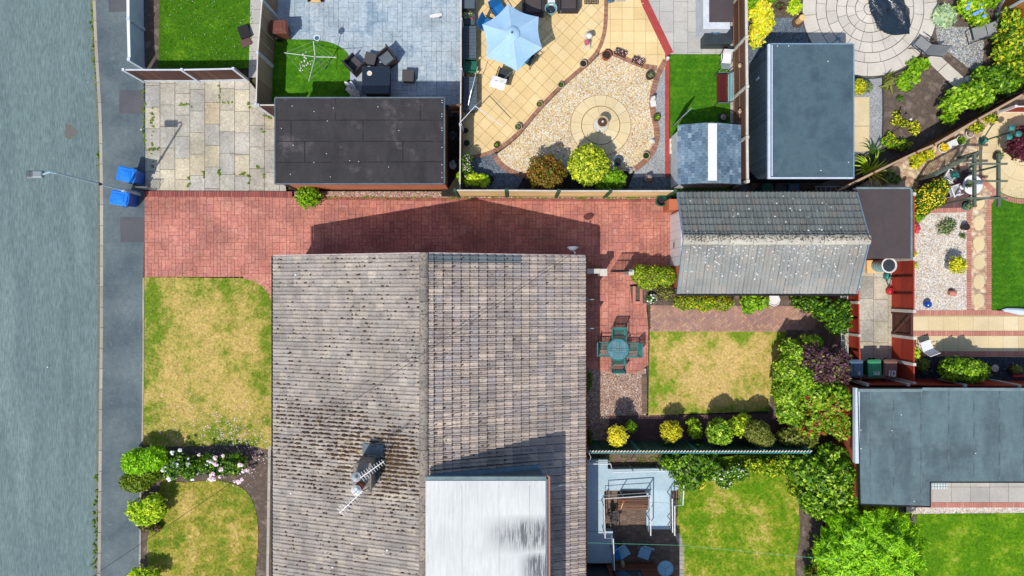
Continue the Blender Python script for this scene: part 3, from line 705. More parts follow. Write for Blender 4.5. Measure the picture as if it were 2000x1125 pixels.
M['tableglass']=surf('dark_glass_top',[S(34,46,58)],rough=.12,spec=.7,bump=0)
M['cyanglass']=surf('cyan_glass_top',[S(140,205,215)],rough=.1,spec=.7,bump=0)
M['storage']=surf('slate_storage_plastic',[S(84,98,110),S(92,106,118)],3,rough=.5)
M['storagedark']=surf('charcoal_plastic',[S(50,58,64),S(58,66,72)],3,rough=.5)
M['greenplastic']=surf('green_chair_plastic',[S(40,110,84)],rough=.35,spec=.5,bump=0)
M['tarp']=surf('black_tarpaulin',[S(34,48,60),S(26,38,48)],2,rough=.22,spec=.8,fine=8,fv=.1,bump=.8,dist=.05)
M['maroon']=islmat('maroon_slats',[S(104,26,32),S(88,22,28)],fine=30)
M['wrought']=surf('white_wrought_iron',[S(240,240,240)],rough=.4,bump=0)
M['pink']=surf('faded_pink',[S(196,96,120)],rough=.5)
M['redplastic']=surf('red_plastic',[S(206,50,60)],rough=.35,bump=0)
M['butt']=surf('pale_butt_plastic',[S(150,196,196),S(136,182,186)],2,rough=.4)
M['blueball']=surf('gazing_blue_glass',[S(10,80,190)],rough=.15,spec=.8,bump=0)
M['gnome']=surf('painted_stone',[S(200,190,180),S(150,120,100)],9)
M['cable']=surf('cable_black',[S(38,36,38)],bump=0)
M['cablew']=surf('cable_white',[S(214,214,208)],bump=0)
M['cableg']=surf('line_green',[S(120,220,170)],bump=0)
M['shingle']=islmat('blue_grey_shingle',[S(104,130,150),S(88,112,132),S(124,148,164),S(78,100,120),S(140,160,172)],fine=14,fv=.2,stain=[(S(160,174,182),5,.6,.5)])
M['plaid']=None
# leaves
M['lf_lime']=leafmat('lime_leaves',k=1.9,cols=[S(90,130,20),S(160,196,30),S(214,222,60),S(120,160,24)])
M['lf_bright']=leafmat('bright_green_leaves',[S(54,100,12),S(106,154,18),S(158,196,34),S(78,122,14)],k=1.6)
M['lf_mid']=leafmat('mid_green_leaves',[S(40,78,18),S(72,116,24),S(100,140,34),S(54,92,20)])
M['lf_dark']=leafmat('dark_green_leaves',[S(28,52,18),S(46,80,24),S(66,102,30)])
M['lf_olive']=leafmat('olive_leaves',[S(88,100,34),S(124,132,52),S(156,160,74),S(100,112,40)])
M['lf_yellow']=leafmat('golden_leaves',k=2.3,cols=[S(214,180,20),S(246,214,40),S(190,160,16),S(255,232,90),S(160,150,20)])
M['lf_goldgreen']=leafmat('gold_green_leaves',k=1.6,cols=[S(110,130,16),S(180,186,30),S(224,214,50),S(140,150,20)])
M['lf_variegated']=leafmat('variegated_leaves',k=1.8,cols=[S(40,84,12),S(150,170,24),S(222,214,50),S(82,120,16),S(236,226,80)])
M['lf_redgreen']=leafmat('red_tipped_leaves',[S(66,78,20),S(108,122,30),S(150,84,40),S(88,100,24),S(176,104,50),S(140,142,40)])
M['lf_photinia']=leafmat('photinia_leaves',[S(58,100,16),S(120,164,26),S(96,140,20),S(150,180,40),S(150,58,44),S(184,66,58)],patch=.9)
M['lf_laurel']=leafmat('laurel_leaves',[S(64,110,12),S(122,168,22),S(184,212,56),S(92,134,14),S(40,76,12),S(206,226,96)],k=1.7)
M['lf_purple']=leafmat('purple_leaves',[S(66,42,54),S(96,64,76),S(120,86,92),S(78,50,62)])
M['lf_maple']=leafmat('maroon_leaves',[S(84,30,44),S(110,44,58),S(66,26,38),S(128,66,76)])
M['lf_conifer']=leafmat('conifer_sprays',[S(76,124,10),S(124,176,18),S(168,208,36),S(92,142,12)],tr=.3,k=1.9)
M['lf_pine']=leafmat('dwarf_pine_sprays',[S(58,84,12),S(104,128,16),S(138,156,26),S(74,100,12)],tr=.2)
M['lf_grey']=leafmat('grey_green_leaves',[S(96,112,72),S(126,142,92),S(150,162,116)])
M['lf_hosta']=leafmat('hosta_leaves',[S(120,160,120),S(170,196,150),S(210,220,170),S(96,140,110)])
M['fl_white']=leafmat('white_petals',[S(250,240,240),S(255,255,250)],tr=.2)
M['fl_pink']=leafmat('pink_petals',[S(246,206,212),S(255,232,232),S(240,180,190),S(255,246,240)],tr=.2)
M['fl_yellow']=leafmat('yellow_petals',[S(252,208,10),S(255,226,60),S(240,180,0)],tr=.2)
M['fl_blue']=leafmat('blue_petals',[S(90,140,230),S(130,170,240),S(70,110,210)],tr=.2)
M['fl_red']=leafmat('red_petals',[S(206,60,70),S(230,110,110)],tr=.2)
M['weed']=leafmat('weed_leaves',[S(96,130,20),S(140,164,40),S(80,104,20)])
for k in('lawnA','lawnArt','lawnB','lawnC','lawnD','lawnE','lawnF'): pass
M['feltlapI']=surf('grey_felt_lap',[S(108,126,130),S(84,98,104)],2,fine=30,lo=.45,hi=.55)
M['crazy']=gravel('crazy_paving_stones',[S(232,208,166),S(206,168,136),S(238,218,182),S(216,186,146),S(196,150,126),S(240,226,196)],.2,gap=.72)
M['foldblue']=surf('light_blue_slats',[S(150,196,220)],bump=0)
M['gutterdirt']=surf('gutter_grit',[S(96,108,104),S(122,122,104),S(104,112,96)],3,fine=22,fv=.3,mv=.2)
M['darkbatten']=surf('dark_red_batten',[S(84,28,22)],4,fine=20)  # battens a darker red than the fence boards
# ================= ground, roads, paths =================
struct(MB().box(-90,90,-90,90,-.5,-.14).build('ground',M['ground']))
KX=[(176,-120),(180,-10),(186,120),(192,220),(195,375),(195,620),(193,820),(190,1140),(186,1300)]
kerb=PL(KX)
road=[(-60,kerb[0][1]),]+[(p[0],p[1]) for p in kerb]+[(-60,kerb[-1][1])]
struct(MB().slab([(-60,20),(kerb[0][0],20)]+kerb+[(kerb[-1][0],-20),(-60,-20)],-.13,-.10).build('road',M['road']))
kk=smooth(kerb); m=MB(); P_=resample(kk,.9)
for a,b in zip(P_,P_[1:]):
    m.slab([(a[0],a[1]-.008),(b[0],b[1]+.008),(b[0]+.14,b[1]+.008),(a[0]+.14,a[1]-.008)],-.13,.0+rnd.uniform(-.004,.004))
struct(m.build('kerb',M['kerb'],bevel=.012))
struct(MB().slab([(p[0]-.16,p[1]) for p in kerb]+[(p[0]+.01,p[1]) for p in kerb[::-1]],-.12,-.094).build('road_gutter',M['gutterdirt']))
pv=[(p[0]+.14,p[1]) for p in kerb]
struct(MB().slab(pv+[xy(272,1300),xy(274,1125),xy(277,860),xy(280,560),xy(283,372),xy(282,165),xy(282,-120)],-.13,-.004).build('pavement',M['pave']))
for i,q in enumerate([[(233,176),(281,176),(281,222),(233,222)],[(234,424),(282,424),(282,473),(236,473)],[(211,-20),(250,-20),(250,22),(213,24)]]):
    struct(MB().slab(PL(q),-.01,.0015).build('pavement',M['patch']))
struct(MB().slab(PL([(124,240),(136,242),(150,256),(133,272),(124,266)]),-.12,-.097).build('road',M['ironcover']))
# garden A : front lawn of the northern neighbour
ground('soil_bed',PL([(283,-60),(315,-60),(312,134),(283,134)]),M['soil'],.012)
LA=PL([(312,-60),(492,-60),(492,122),(486,134),(310,134)]); ground('lawn',LA,M['lawnA'],.02)
tag(grass('grass_tufts',LA,M['lawnA'],110,.06,z=.02))
paving('path',PL([(491,-60),(537,-60),(532,150),(486,152)]),cells_grid(PL([(491,-60),(537,-60),(532,150),(486,152)]),.9,.62,0,0,.015),M['greyflags'],M['grout'],.014)
# parking flags
PF=PL([(284,158),(486,158),(500,175),(540,205),(560,380),(284,371)])
paving('parking_slabs',PF,cells_grid(PF,.655,.945,0,-1,.02,org=xy(284,371)),M['flags'],M['grout'],.012)
# red driveway and terrace
DR=smooth(PL([(476,541),(497,545),(515,556),(528,572),(537,592)]),4)
DRV=PL([(283,384),(640,384),(1330,392),(1330,545),(1230,556),(1234,592),(1262,592),(1266,640),(1266,712)])+smooth(PL([(1266,712),(1250,724),(1225,730),(1195,728),(1165,722),(1120,715)]),3)+PL([(1110,560),(760,560),(560,590)])+DR[::-1]+PL([(283,541)])
paving('driveway',DRV,cells_ashlar(DRV,.152,.014,sizes=((2,2),(3,2),(2,3),(2,1),(1,2),(3,1),(1,3),(2,2))),M['drive'],M['drivejoint'],.012)
edging('driveway_border',PL([(283,379),(575,380)]),.24,M['driveedge'],.1,.0,.10,sm=False)
edging('driveway_border',PL([(636,388),(1300,392)]),.12,M['driveedge'],.22,.0,.03,sm=False)
edging('driveway_border',[(p[0],p[1]) for p in DR],.2,M['pinkbrick'],.11,.012,.02)
GS=PL([(575,374),(880,374),(885,376),(1312,379),(1312,389),(640,385),(575,385)]); ground('gravel_strip',GS,M['gravelpink'],.02)
# garden B : our front lawn
LB=[xy(281,541.5)]+[(p[0]-.01,p[1]-.05) for p in DR]+PL([(536,880),(480,868),(330,872),(279,868)]); ground('lawn',LB,M['lawnB'],.03)
grass('grass_tufts',LB,M['lawnB'],130,.06,z=.03,seed=2)
edging('lawn_kerb',PL([(281,543),(281,700),(279,868)]),.07,M['kerb'],.9,.0,.05,sm=False)
edging('lawn_kerb',PL([(276,880),(275,1000),(274,1200)]),.08,M['kerb'],.9,.0,.05,sm=False)
ground('soil_bed',PL([(279,866),(540,866),(540,1200),(275,1200)]),M['soil'],.016)
LC=smooth(PL([(318,935),(360,942),(420,938),(468,950),(492,975),(503,1015),(504,1070),(498,1130),(495,1200)]),4)+PL([(300,1200),(290,1125),(288,1060),(300,1000)])
ground('lawn',LC,M['lawnC'],.034); grass('grass_tufts',LC,M['lawnC'],140,.06,z=.034,seed=4)
edging('wall_edging',PL([(527,870),(525,1000),(522,1200)]),.12,M['concrete'],.8,.0,.04,sm=False)
# grey patio
GP=PL([(536,-60),(905,-60),(905,215),(870,215),(528,200)])
paving('grey_patio',GP,cells_ashlar(GP,.215,.012),M['greypatio'],M['greyjoint'],.012)
AT=PL([(532,78),(560,77),(610,78)])+smooth(PL([(610,78),(640,82),(665,92),(680,106),(684,125),(684,160),(683,200)]),3)+PL([(528,200)])
ground('artificial_lawn',AT,M['lawnArt'],.034); grass('turf_pile',AT,M['lawnArt'],110,.035,z=.034,seed=6)
edging('lawn_border',smooth(PL([(562,73),(612,73),(645,77),(672,88),(687,105),(691,125),(691,160),(690,195)])),.22,M['greypatio'],.12,.014,.02,sm=False)
# golden patio garden
YP=PL([(903,-60),(1183,-60)])+smooth(PL([(1183,-20),(1183,40),(1178,78),(1165,105),(1140,132),(1112,155),(1082,183),(1058,208),(1034,236),(1010,264),(985,285),(960,299),(930,306),(903,309)]),3)
paving('patio_slabs',YP,cells_grid(YP,.455,.455,R(47),0,.014),M['yellow'],M['yellowjoint'],.012)
YS=PL([(1180,-60),(1228,-60),(1255,0),(1306,104),(1298,136),(1262,130),(1215,112),(1183,99),(1170,105),(1184,60)])
paving('patio_slabs',YS,cells_grid(YS,.52,.52,0,0,.012),M['yellow'],M['yellowjoint'],.0135)
GG=smooth(PL([(972,300),(1012,268),(1060,212),(1112,160),(1150,128),(1182,100),(1215,114),(1255,130),(1292,142),(1279,170),(1274,205),(1283,240),(1286,275),(1272,305),(1238,332)]),3)+smooth(PL([(1238,332),(1150,345),(1060,348),(1020,342),(990,325),(972,308)]),2)
ground('golden_gravel',GG,M['gravelgold'],.022)
ground('slate_bed',PL([(903,300),(1310,300),(1310,384),(890,384)]),M['slate'],.008)
ground('grey_gravel',PL([(1262,120),(1304,100),(1304,346),(1225,346),(1262,300)]),M['gravelgrey'],.014)
ground('soil_bed',PL([(1030,336),(1240,334),(1226,368),(1010,368)]),M['soildark'],.026)
edging('brick_edging',PL([(1184,-60),(1184,0),(1182,50),(1176,80),(1163,106),(1140,130),(1112,154),(1082,182),(1058,207),(1034,235),(1010,262),(985,283),(958,298),(925,307),(905,309)]),.17,M['brickedge'],.11,.014,.03)
edging('brick_edging',PL([(965,303),(975,318),(992,332),(1015,341),(1040,344)]),.21,M['brickedge'],.12,.014,.034)
edging('brick_edging',PL([(1182,100),(1200,106),(1225,117),(1252,128),(1285,134)]),.21,M['brickedge'],.12,.016,.03)
edging('brick_edging',PL([(1300,118),(1288,140),(1278,168),(1273,200),(1278,232),(1283,262),(1277,290),(1262,312),(1240,331)]),.24,M['brickedge'],.12,.018,.032)
m=MB(); m=edging('x',PL([(1250,-60),(1257,0),(1282,52),(1308,106)]),.34,M['redstrip'],.5,.015,.02,gap=.004,sm=False,build=False,m=m)
edging('painted_kerb',PL([(1303,106),(1303,250),(1303,372)]),.19,M['redstrip'],.6,.017,.02,gap=.004,sm=False,m=m)
cc=xy(1173,245); cs=arc_cells(cc,.86,1.33,15,.014,ph=.1)+arc_cells(cc,.34,.84,9,.014,ph=.3)+arc_cells(cc,0,.33,1)
m=MB(); m.disc(cc,1.34,.0,40,.03,1)
for q in cs: m.slab(q,.03,.045)
struct(m.build('stone_circle',[M['cream'],M['yellowjoint']]))
# garden E
CP=PL([(1250,-60),(1436,-60),(1436,106),(1309,106),(1283,52),(1262,10)])
paving('concrete_slabs',CP,cells_grid(CP,.62,.9,0,.5,.012),M['greyflags'],M['grout'],.011)
paving('concrete_slabs',PL([(1405,240),(1434,240),(1434,106),(1424,106),(1424,205)]),cells_grid(PL([(1405,106),(1436,106),(1436,240),(1405,240)]),.5,.7),M['greyflags'],M['grout'],.012)
AE=PL([(1308,107),(1424,106),(1426,205),(1424,385),(1309,385)]); ground('artificial_lawn',AE,M['lawnArt'],.032); grass('turf_pile',AE,M['lawnArt'],110,.035,z=.032,seed=7)
# garden F
ground('soil_bed',PL([(1440,-60),(1990,-60),(1990,160),(1900,230),(1620,385),(1440,385)]),M['soil'],.004)
ground('slate_bed',PL([(1458,36),(1590,34),(1600,140),(1560,150),(1470,150),(1458,385),(1447,385),(1447,110)]),M['slate'],.012)
cF=xy(1698,18)
cs=[]
for r0,r1,n,ph in((0,.28,1,0),(.28,.66,8,.2),(.66,1.05,13,.1),(1.05,1.48,18,.25),(1.48,1.94,20,.05),(1.94,2.38,20,.2),(2.38,2.98,22,.1)): cs+=arc_cells(cF,r0,r1-.01,n,.022,ph=ph)
m=MB(); m.disc(cF,3.0,0,64,.03,1)
for q in cs: m.slab(q,.03,.048+rnd.uniform(0,.004))
struct(m.build('paved_circle',[M['stone'],M['stonejoint']]))
edging('lawn_edging',[(cF[0]+3.05*math.cos(t/20),cF[1]+3.05*math.sin(t/20)) for t in range(-38,-8)],.03,M['storagedark'],.4,.01,.05,gap=0,sm=False)
ground('flint_gravel',smooth(PL([(1826,50),(1880,53),(1915,56),(1921,90),(1917,125),(1905,140)]),2)+PL([(1890,132),(1860,108),(1832,88)]),M['gravelmix'],.022)
ground('grey_gravel',PL([(1690,148),(1722,152),(1723,200),(1722,290),(1700,300),(1660,300),(1660,148)]),M['gravelgrey'],.014)
paving('stepping_slab',PL([(1640,190),(1697,190),(1697,295),(1640,300)]),[PL([(1640,190),(1697,190),(1697,246),(1640,246)]),PL([(1640,247),(1697,247),(1697,300),(1640,300)])],M['cream'],M['grout'],.02)
PQ=PL([(1806,116),(1828,104),(1888,158),(1866,174)]); paving('stepping_path',PQ,[PL([(1800,116),(1828,100),(1850,122),(1828,142)]),PL([(1829,143),(1851,123),(1892,158),(1866,178)])],M['stone'],M['grout'],.03)
edging('lawn_edging',PL([(1723,152),(1724,220),(1722,285)]),.04,M['storagedark'],.4,.01,.05,gap=0,sm=False)
# garden G
GY=PL([(1640,385),(1900,232),(2060,150),(2060,420),(1640,420)]); ground('crazy_paving_bed',GY,M['crazy'],.002)
ground('flint_gravel',PL([(1740,330),(1900,240),(1960,222),(1962,260),(1925,262),(1905,300),(1890,330),(1930,345),(1958,400),(1900,420),(1850,420),(1800,340)]),M['crazy'],.010)
cG=xy(1999,298); 
m=MB(); m.disc(cG,2.05,0,48,.022,1)
for q in arc_cells(cG,.6,1.25,8,.01,ph=.3)+arc_cells(cG,1.26,2.02,12,.01)+arc_cells(cG,0,.58,1): m.slab(q,.02,.034)
struct(m.build('paved_circle',[M['cream'],M['creamjoint']]))
edging('brick_edging',[(cG[0]+2.15*math.cos(R(t)),cG[1]+2.15*math.sin(R(t))) for t in range(208,340,4)],.2,M['pinkbrick'],.1,.02,.016,sm=False)
DP=PL([(1795,345),(1890,322),(1896,405),(1812,408),(1790,390)]); paving('dark_slabs',DP,cells_grid(DP,.13,.6,0,0,.01),M['darkpav'],M['stonejoint'],.018)
ground('white_gravel',PL([(1783,430),(1808,416),(1888,412),(1888,606),(1783,606)]),M['gravelwhite'],.014)
ground('crazy_paving_bed',PL([(1896,320),(1926,320),(1928,606),(1896,606)]),M['crazy'],.016)
for k,y in enumerate([395,436,476,512,550,587]):
    p=xy(1911,y); m=MB().slab([(p[0]+.26*math.cos(a)*rnd.uniform(.94,1.06),p[1]+.34*math.sin(a)*rnd.uniform(.94,1.06)) for a in [2*PI*i/9 for i in range(9)]],0,.035); struct(m.build('stepping_stone',M['cream']))
edging('brick_edging',PL([(1892,408),(1892,610)]),.2,M['pinkbrick'],.1,.016,.018,sm=False)
edging('brick_edging',PL([(1931,398),(1931,610)]),.2,M['pinkbrick'],.1,.016,.018,sm=False)
edging('brick_edging',PL([(1806,412),(1890,410)]),.2,M['pinkbrick'],.1,.016,.018,sm=False)
edging('brick_edging',PL([(1790,435),(1800,418),(1812,410)]),.2,M['pinkbrick'],.1,.016,.018,sm=False)
edging('brick_edging',PL([(1931,398),(1942,380),(1958,366)]),.2,M['pinkbrick'],.1,.016,.018,sm=False)
LG=PL([(1936,400),(1948,378),(1962,366),(2060,362),(2060,606),(1935,606)]); ground('lawn',LG,M['lawnArt'],.024); grass('grass_tufts',LG,M['lawnArt'],100,.05,z=.024,seed=8)
RW=PL([(1782,605),(2060,605),(2060,700),(1782,700)]); ground('path',RW,M['creamjoint'],.006)
for y0,y1 in((618,646),(656,686)):
    A=PL([(1783,y0),(2060,y0),(2060,y1),(1783,y1)]); paving('slab_path',A,cells_grid(A,.66,.8,0,0,.008,org=xy(1783,y1)),M['cream'],M['creamjoint'],.010)
for y in(611,651,691): edging('brick_edging',PL([(1783,y),(2060,y)]),.21,M['pinkbrick'],.1,.012,.016,sm=False)
ground('slate_bed',PL([(1782,696),(2060,698),(2060,745),(1782,745)]),M['slatedark'],.014)
# yard
YD=PL([(1648,500),(1745,500),(1745,745),(1648,745)]); paving('yard_slabs',YD,cells_grid(YD,.64,.95,0,-1,.016,org=xy(1677,745)),M['flags'],M['grout'],.012)
# garden of the southern hut
PI_=PL([(1790,925),(2060,925),(2060,981),(1790,981)]); paving('concrete_slabs',PI_,cells_grid(PI_,.84,.68,0,0,.014,org=xy(1820,981)),M['greyflags'],M['grout'],.012)
edging('brick_edging',PL([(1785,986),(2060,986)]),.22,M['pinkbrick'],.1,.012,.02,sm=False)
ground('white_gravel',PL([(1770,990),(2060,990),(2060,1004),(1770,1004)]),M['gravelwhite'],.012)
LI=PL([(1790,1004),(2060,1001),(2060,1200),(1780,1200)]); ground('lawn',LI,M['lawnF'],.026); grass('grass_tufts',LI,M['lawnF'],140,.06,z=.026,seed=9)
# our back garden
HB=PL([(1270,596),(1600,598),(1590,645),(1270,643)]); paving('herringbone_path',HB,cells_herring(HB),M['herring'],M['grout'],.014)
edging('brick_edging',PL([(1268,645),(1535,646)]),.1,M['herring'],.2,.014,.02,sm=False)
ground('soil_bed',PL([(1228,560),(1330,545),(1660,560),(1660,680),(1600,660),(1560,600),(1262,596),(1234,592)]),M['soil'],.006)
LD=PL([(1269,646),(1538,647),(1522,680),(1510,740),(1503,780),(1500,802),(1400,806),(1266,811)]); ground('lawn',LD,M['lawnD'],.028); grass('grass_tufts',LD,M['lawnD'],140,.06,z=.028,seed=10)
ground('pink_gravel',PL([(1100,700),(1262,720),(1262,815),(1590,812),(1590,870),(1100,870)]),M['gravelpink'],.008)
edging('brick_edging',PL([(1258,730),(1259,812)]),.22,M['brownpav'],.11,.01,.02,sm=False)
BP=PL([(1190,812),(1510,808),(1560,812),(1560,870),(1190,870)]); paving('paver_path',BP,cells_grid(BP,.2,.1,0,.5,.008),M['darkpav'],M['stonejoint'],.014)
ground('soil_bed',PL([(1500,640),(1660,640),(1660,1125),(1790,1000),(1790,1200),(1540,1200),(1540,870),(1500,860)]),M['soil'],.007)
# lower back garden
BB=PL([(1100,870),(1325,870),(1328,1010),(1328,1200),(1100,1200)]); paving('paver_yard',BB,cells_grid(BB,.21,.105,0,.5,.008),M['brownpav'],M['stonejoint'],.012)
LE=PL([(1328,900),(1545,880),(1548,920),(1560,990),(1562,1040),(1552,1100),(1556,1200),(1330,1200),(1331,1085),(1323,1050),(1322,1010)]); ground('lawn',LE,M['lawnE'],.026); grass('grass_tufts',LE,M['lawnE'],140,.06,z=.026,seed=12)
edging('kerb_edging',PL([(1321,1042),(1329,1060),(1331,1085),(1331,1200)]),.22,M['kerb'],.2,.012,.03)
# ================= bungalow pair =================
ZR,ZE=4.7,2.6; XR=-3.26;XW=-9.57;XE=2.92;YN=1.29;YS=-14.2
H_=thing('bungalow','pair of joined bungalows under one long mossy brown tiled roof beside the red driveway','house',(XR,YN,0))
m=MB(); x0,x1=XW+.35,XE-.37; y0,y1=YS+.1,YN-.07
m.add([(x0,y0,0),(x1,y0,0),(x1,y1,0),(x0,y1,0),(x0,y0,ZE+.02),(x1,y0,ZE+.02),(x1,y1,ZE+.02),(x0,y1,ZE+.02),(XR,y0,ZR-.1),(XR,y1,ZR-.1)],
 [(0,1,5,8,4),(2,3,7,9,6),(1,2,6,5),(3,0,4,7),(3,2,1,0)]); m.build('wall',M['brick'],H_)
k=1
def pk(i,j,nc,nt_): return 0
rw=tile_roof('roof',(XW,YS,ZE),(XW,YN,ZE),(XR,YS,ZR),(XR,YN,ZR),[M['tile'],M['under']],H_,pitch=.31,roll=.024,lift=.026,gap=.03)
re_=tile_roof('roof',(XE,YN,ZE),(XE,YS,ZE),(XR,YN,ZR),(XR,YS,ZR),[M['tileE'],M['tilenew'],M['under']],H_,pitch=.31,roll=.034,lift=.075,gap=.07,pick=lambda i,j,nc,n:1 if (j==0 and i>=nc-11) else 0)
ridge_tiles('ridge_tiles',(XR,YN+.02,ZR+.06),(XR,YS,ZR+.06),M['ridge'],H_,.45,.17,.8)
m=MB()
for a,b in(((XW,ZE),(XR,ZR)),((XR,ZR),(XE,ZE))): m.bar((a[0],YN+.01,a[1]-.02),(b[0],YN+.01,b[1]-.02),.045,.09)
m.build('verge_mortar',M['mortar'],H_)
MB().tube([(XW-.05,YS,ZE-.06),(XW-.05,YN,ZE-.06)],.055,8).build('gutter',M['blackline'],H_)
MB().tube([(XE+.04,YS,ZE-.06),(XE+.04,YN,ZE-.06)],.055,8).build('gutter',M['browngutter'],H_)
for (ya,yb,lab) in((-3.2,-2.2,''),(-.5,-1.9,'')): pass
# east wall windows, open casements, door step
for yc in(-.35,-1.85,-6.0,-9.0):
    w_=MB().box(x1,x1+.04,yc-.5,yc+.5,1.0,2.1).build('window',M['whitemetal'],H_)
    MB().box(x1+.04,x1+.05,yc-.43,yc+.43,1.07,2.03).build('pane',M['glass'],w_)
for yc in(-.47,-1.66):
    MB().box(x1+.05,x1+.82,yc-.02,yc+.015,1.25,1.95).build('open_casement',M['grey_metal'],H_)
MB().box(x1,XE+.38,-1.95,-.42,0,.16).build('door_step',M['concrete'],H_)
for xc in(-8.0,-6.0,-1.5,.8):
    w_=MB().box(xc-.5,xc+.5,y1,y1+.04,1.0,2.0).build('window',M['whitemetal'],H_); MB().box(xc-.43,xc+.43,y1+.04,y1+.05,1.07,1.93).build('pane',M['glass'],w_)
for yc in(-1.0,-4.5,-9,-12):
    w_=MB().box(x0-.04,x0,yc-.8,yc+.8,.8,2.1).build('window',M['whitemetal'],H_); MB().box(x0-.05,x0-.04,yc-.73,yc+.73,.87,2.03).build('pane',M['glass'],w_)
# moss and lichen on the roof
def rz(x): return (ZE+(x-XW)*(ZR-ZE)/(XR-XW)) if x<XR else (ZE+(XE-x)*(ZR-ZE)/(XE-XR))
CH=(-5.42,-6.85)
pts=[];pl=[];lit=[]
def rowsnap(y): return YN-(round((YN-y)/.155)+.0)*.155+rnd.uniform(-.022,.022)
for i in range(12000):
    x=rnd.uniform(XW+.1,XR-.2);y=rnd.uniform(YS+.4,YN-.1); d=math.hypot((x-CH[0])*.55,(y-CH[1]-.2)*1.35); wgt=.17+1.9*math.exp(-(d/1.5)**2)
    if x<CH[0]: wgt+=.95*math.exp(-((y-CH[1]-1.1)/1.1)**2)
    wgt*=max(.15,1+1.6*mathutils.noise.noise((x*.9,y*1.3,3)))
    if rnd.random()<wgt: pts.append((x,rowsnap(y),rz(x)+.035))
for i in range(9000):
    x=XR+.15+abs(rnd.gauss(0,1))*2.3; y=rnd.uniform(YS+.4,YN-.1)
    if x>XE-.1: continue
    wgt=.22+.75*math.exp(-((x-XR)/.55)**2)
    if y<-4: wgt*=1.35
    wgt*=max(.15,1+1.6*mathutils.noise.noise((x*.9,y*1.1,9)))
    if rnd.random()<wgt: pts.append((x,rowsnap(y),rz(x)+.045))
m=MB()
for p in pts:
    nr=math.exp(-(math.hypot((p[0]-CH[0])*.5,(p[1]-CH[1]-.5)*1.1)/1.7)**2) if p[0]<XR else 0; s=rnd.choice((.01,.014,.02,.028,.04))*(1+.6*nr); l=s*rnd.uniform(.9,2.4+1.3*nr); z=p[2]
    r_=[(p[0]+l*math.cos(a)*rnd.uniform(.7,1.2),p[1]+s*math.sin(a)*rnd.uniform(.7,1.2),z-.01) for a in [2*PI*q/5+p[0]*7 for q in range(5)]]
    m.add(r_+[(p[0],p[1],z+s*.6)],[(q,(q+1)%5,5) for q in range(5)])
for i in range(900):
    a=rnd.random()*6.3;d=abs(rnd.gauss(0,.75)); x=CH[0]+.85+d*.8*math.cos(a);y=CH[1]+.35+d*1.0*math.sin(a)
    if x>XR-.3: continue
    m.blob((x,rowsnap(y),rz(x)+.03),(rnd.uniform(.03,.09),rnd.uniform(.02,.05),.02),6,3,.3)
m.build('moss',M['moss'],H_)['kind']='stuff'
m=MB()
for i in range(520):
    a=rnd.random()*6.3;d=abs(rnd.gauss(0,1.0)); x=CH[0]+.5+d*1.1*math.cos(a);y=CH[1]+.2+d*.8*math.sin(a)
    if x>XR-.1: continue
    m.blob((x,y,rz(x)+.04),(rnd.uniform(.015,.04),.02,.018),5,3,.3)
m.build('yellow_moss',M['mossyellow'],H_)['kind']='stuff'
m=MB()
for i in range(1100):
    if i<780: a=rnd.random()*6.3;d=abs(rnd.gauss(0,1.0)); x=CH[0]-.4+d*2.0*math.cos(a);y=CH[1]+.6+d*.8*math.sin(a)
    else: x=rnd.uniform(XW+.1,XE-.1);y=rnd.uniform(YS+.4,YN-.1)
    if not XW+.05<x<XE-.05: continue
    m.blob((x,y,rz(x)+.04),(rnd.uniform(.01,.03),rnd.uniform(.01,.022),.01),5,3,.3)
m.build('pale_litter',M['litter'],H_)['kind']='stuff'
m=MB()
for px,py,s in((567,536,.05),(772,543,.03),(765,552,.03),(720,527,.02),(690,1058,.045),(762,1062,.05),(756,1070,.035),(557,974,.05),(648,1110,.05),(700,1085,.03),(845,662,.04),(1095,680,.03)):
    x,y,_=at(px,py,3.6); m.blob((x,y,rz(x)+.05),(s,s*.9,.012),7,3,.2)
m.build('droppings',M['lichen'],H_)['kind']='stuff'
# dormer
DX0,DX1=XR+.12,1.22;DY1=-7.0;DY0=YS+.2;DZ=5.2
D=MB().box(DX0+.05,DX1-.12,DY0,DY1-.06,2.9,DZ-.14).build('dormer_wall',M['lead'],H_)
o=MB().box(DX0,DX1,DY0,DY1,DZ-.13,DZ).build('dormer_roof',M['whiteroof'],H_)
m=MB()
for x in(-1.83,-.48,.62): m.bar((x,DY0,DZ+.008),(x+rnd.uniform(-.02,.02),DY1-.2,DZ+.008),.03,.02)
m.build('roof_lap',M['whiteroof'],o)
MB().box(DX0-.02,DX1+.02,DY1,DY1+.14,DZ-.16,DZ-.03).build('dormer_edge',M['felttrim'],H_)
MB().box(DX1,DX1+.07,DY0,DY1+.05,DZ-.16,DZ-.02).build('dormer_fascia',M['lead'],H_)
MB().tube([(DX1+.15,DY0,DZ-.16),(DX1+.14,DY1+.12,DZ-.16),(DX1+.06,DY1+.14,DZ-.16)],.045,8).build('dormer_gutter',M['copper'],H_)
m=MB(); 
for a,b in((DX0+.1,DX1-.12),): m.bar((a,DY1+.02,rz(a)+.09),(b,DY1+.02,rz(b)+.11),.16,.04)
m.bar((DX1-.14,DY1,rz(DX1-.12)+.08),(DX1-.02,DY1-.4,rz(DX1)+.10),.08,.03); m.build('dormer_flashing',M['leadblue'],H_)
for yc in(-8.6,-10.6): w_=MB().box(DX1-.12,DX1-.08,yc-.7,yc+.7,3.5,4.4).build('window',M['whitemetal'],H_); MB().box(DX1-.08,DX1-.07,yc-.62,yc+.62,3.58,4.32).build('pane',M['glass'],w_)
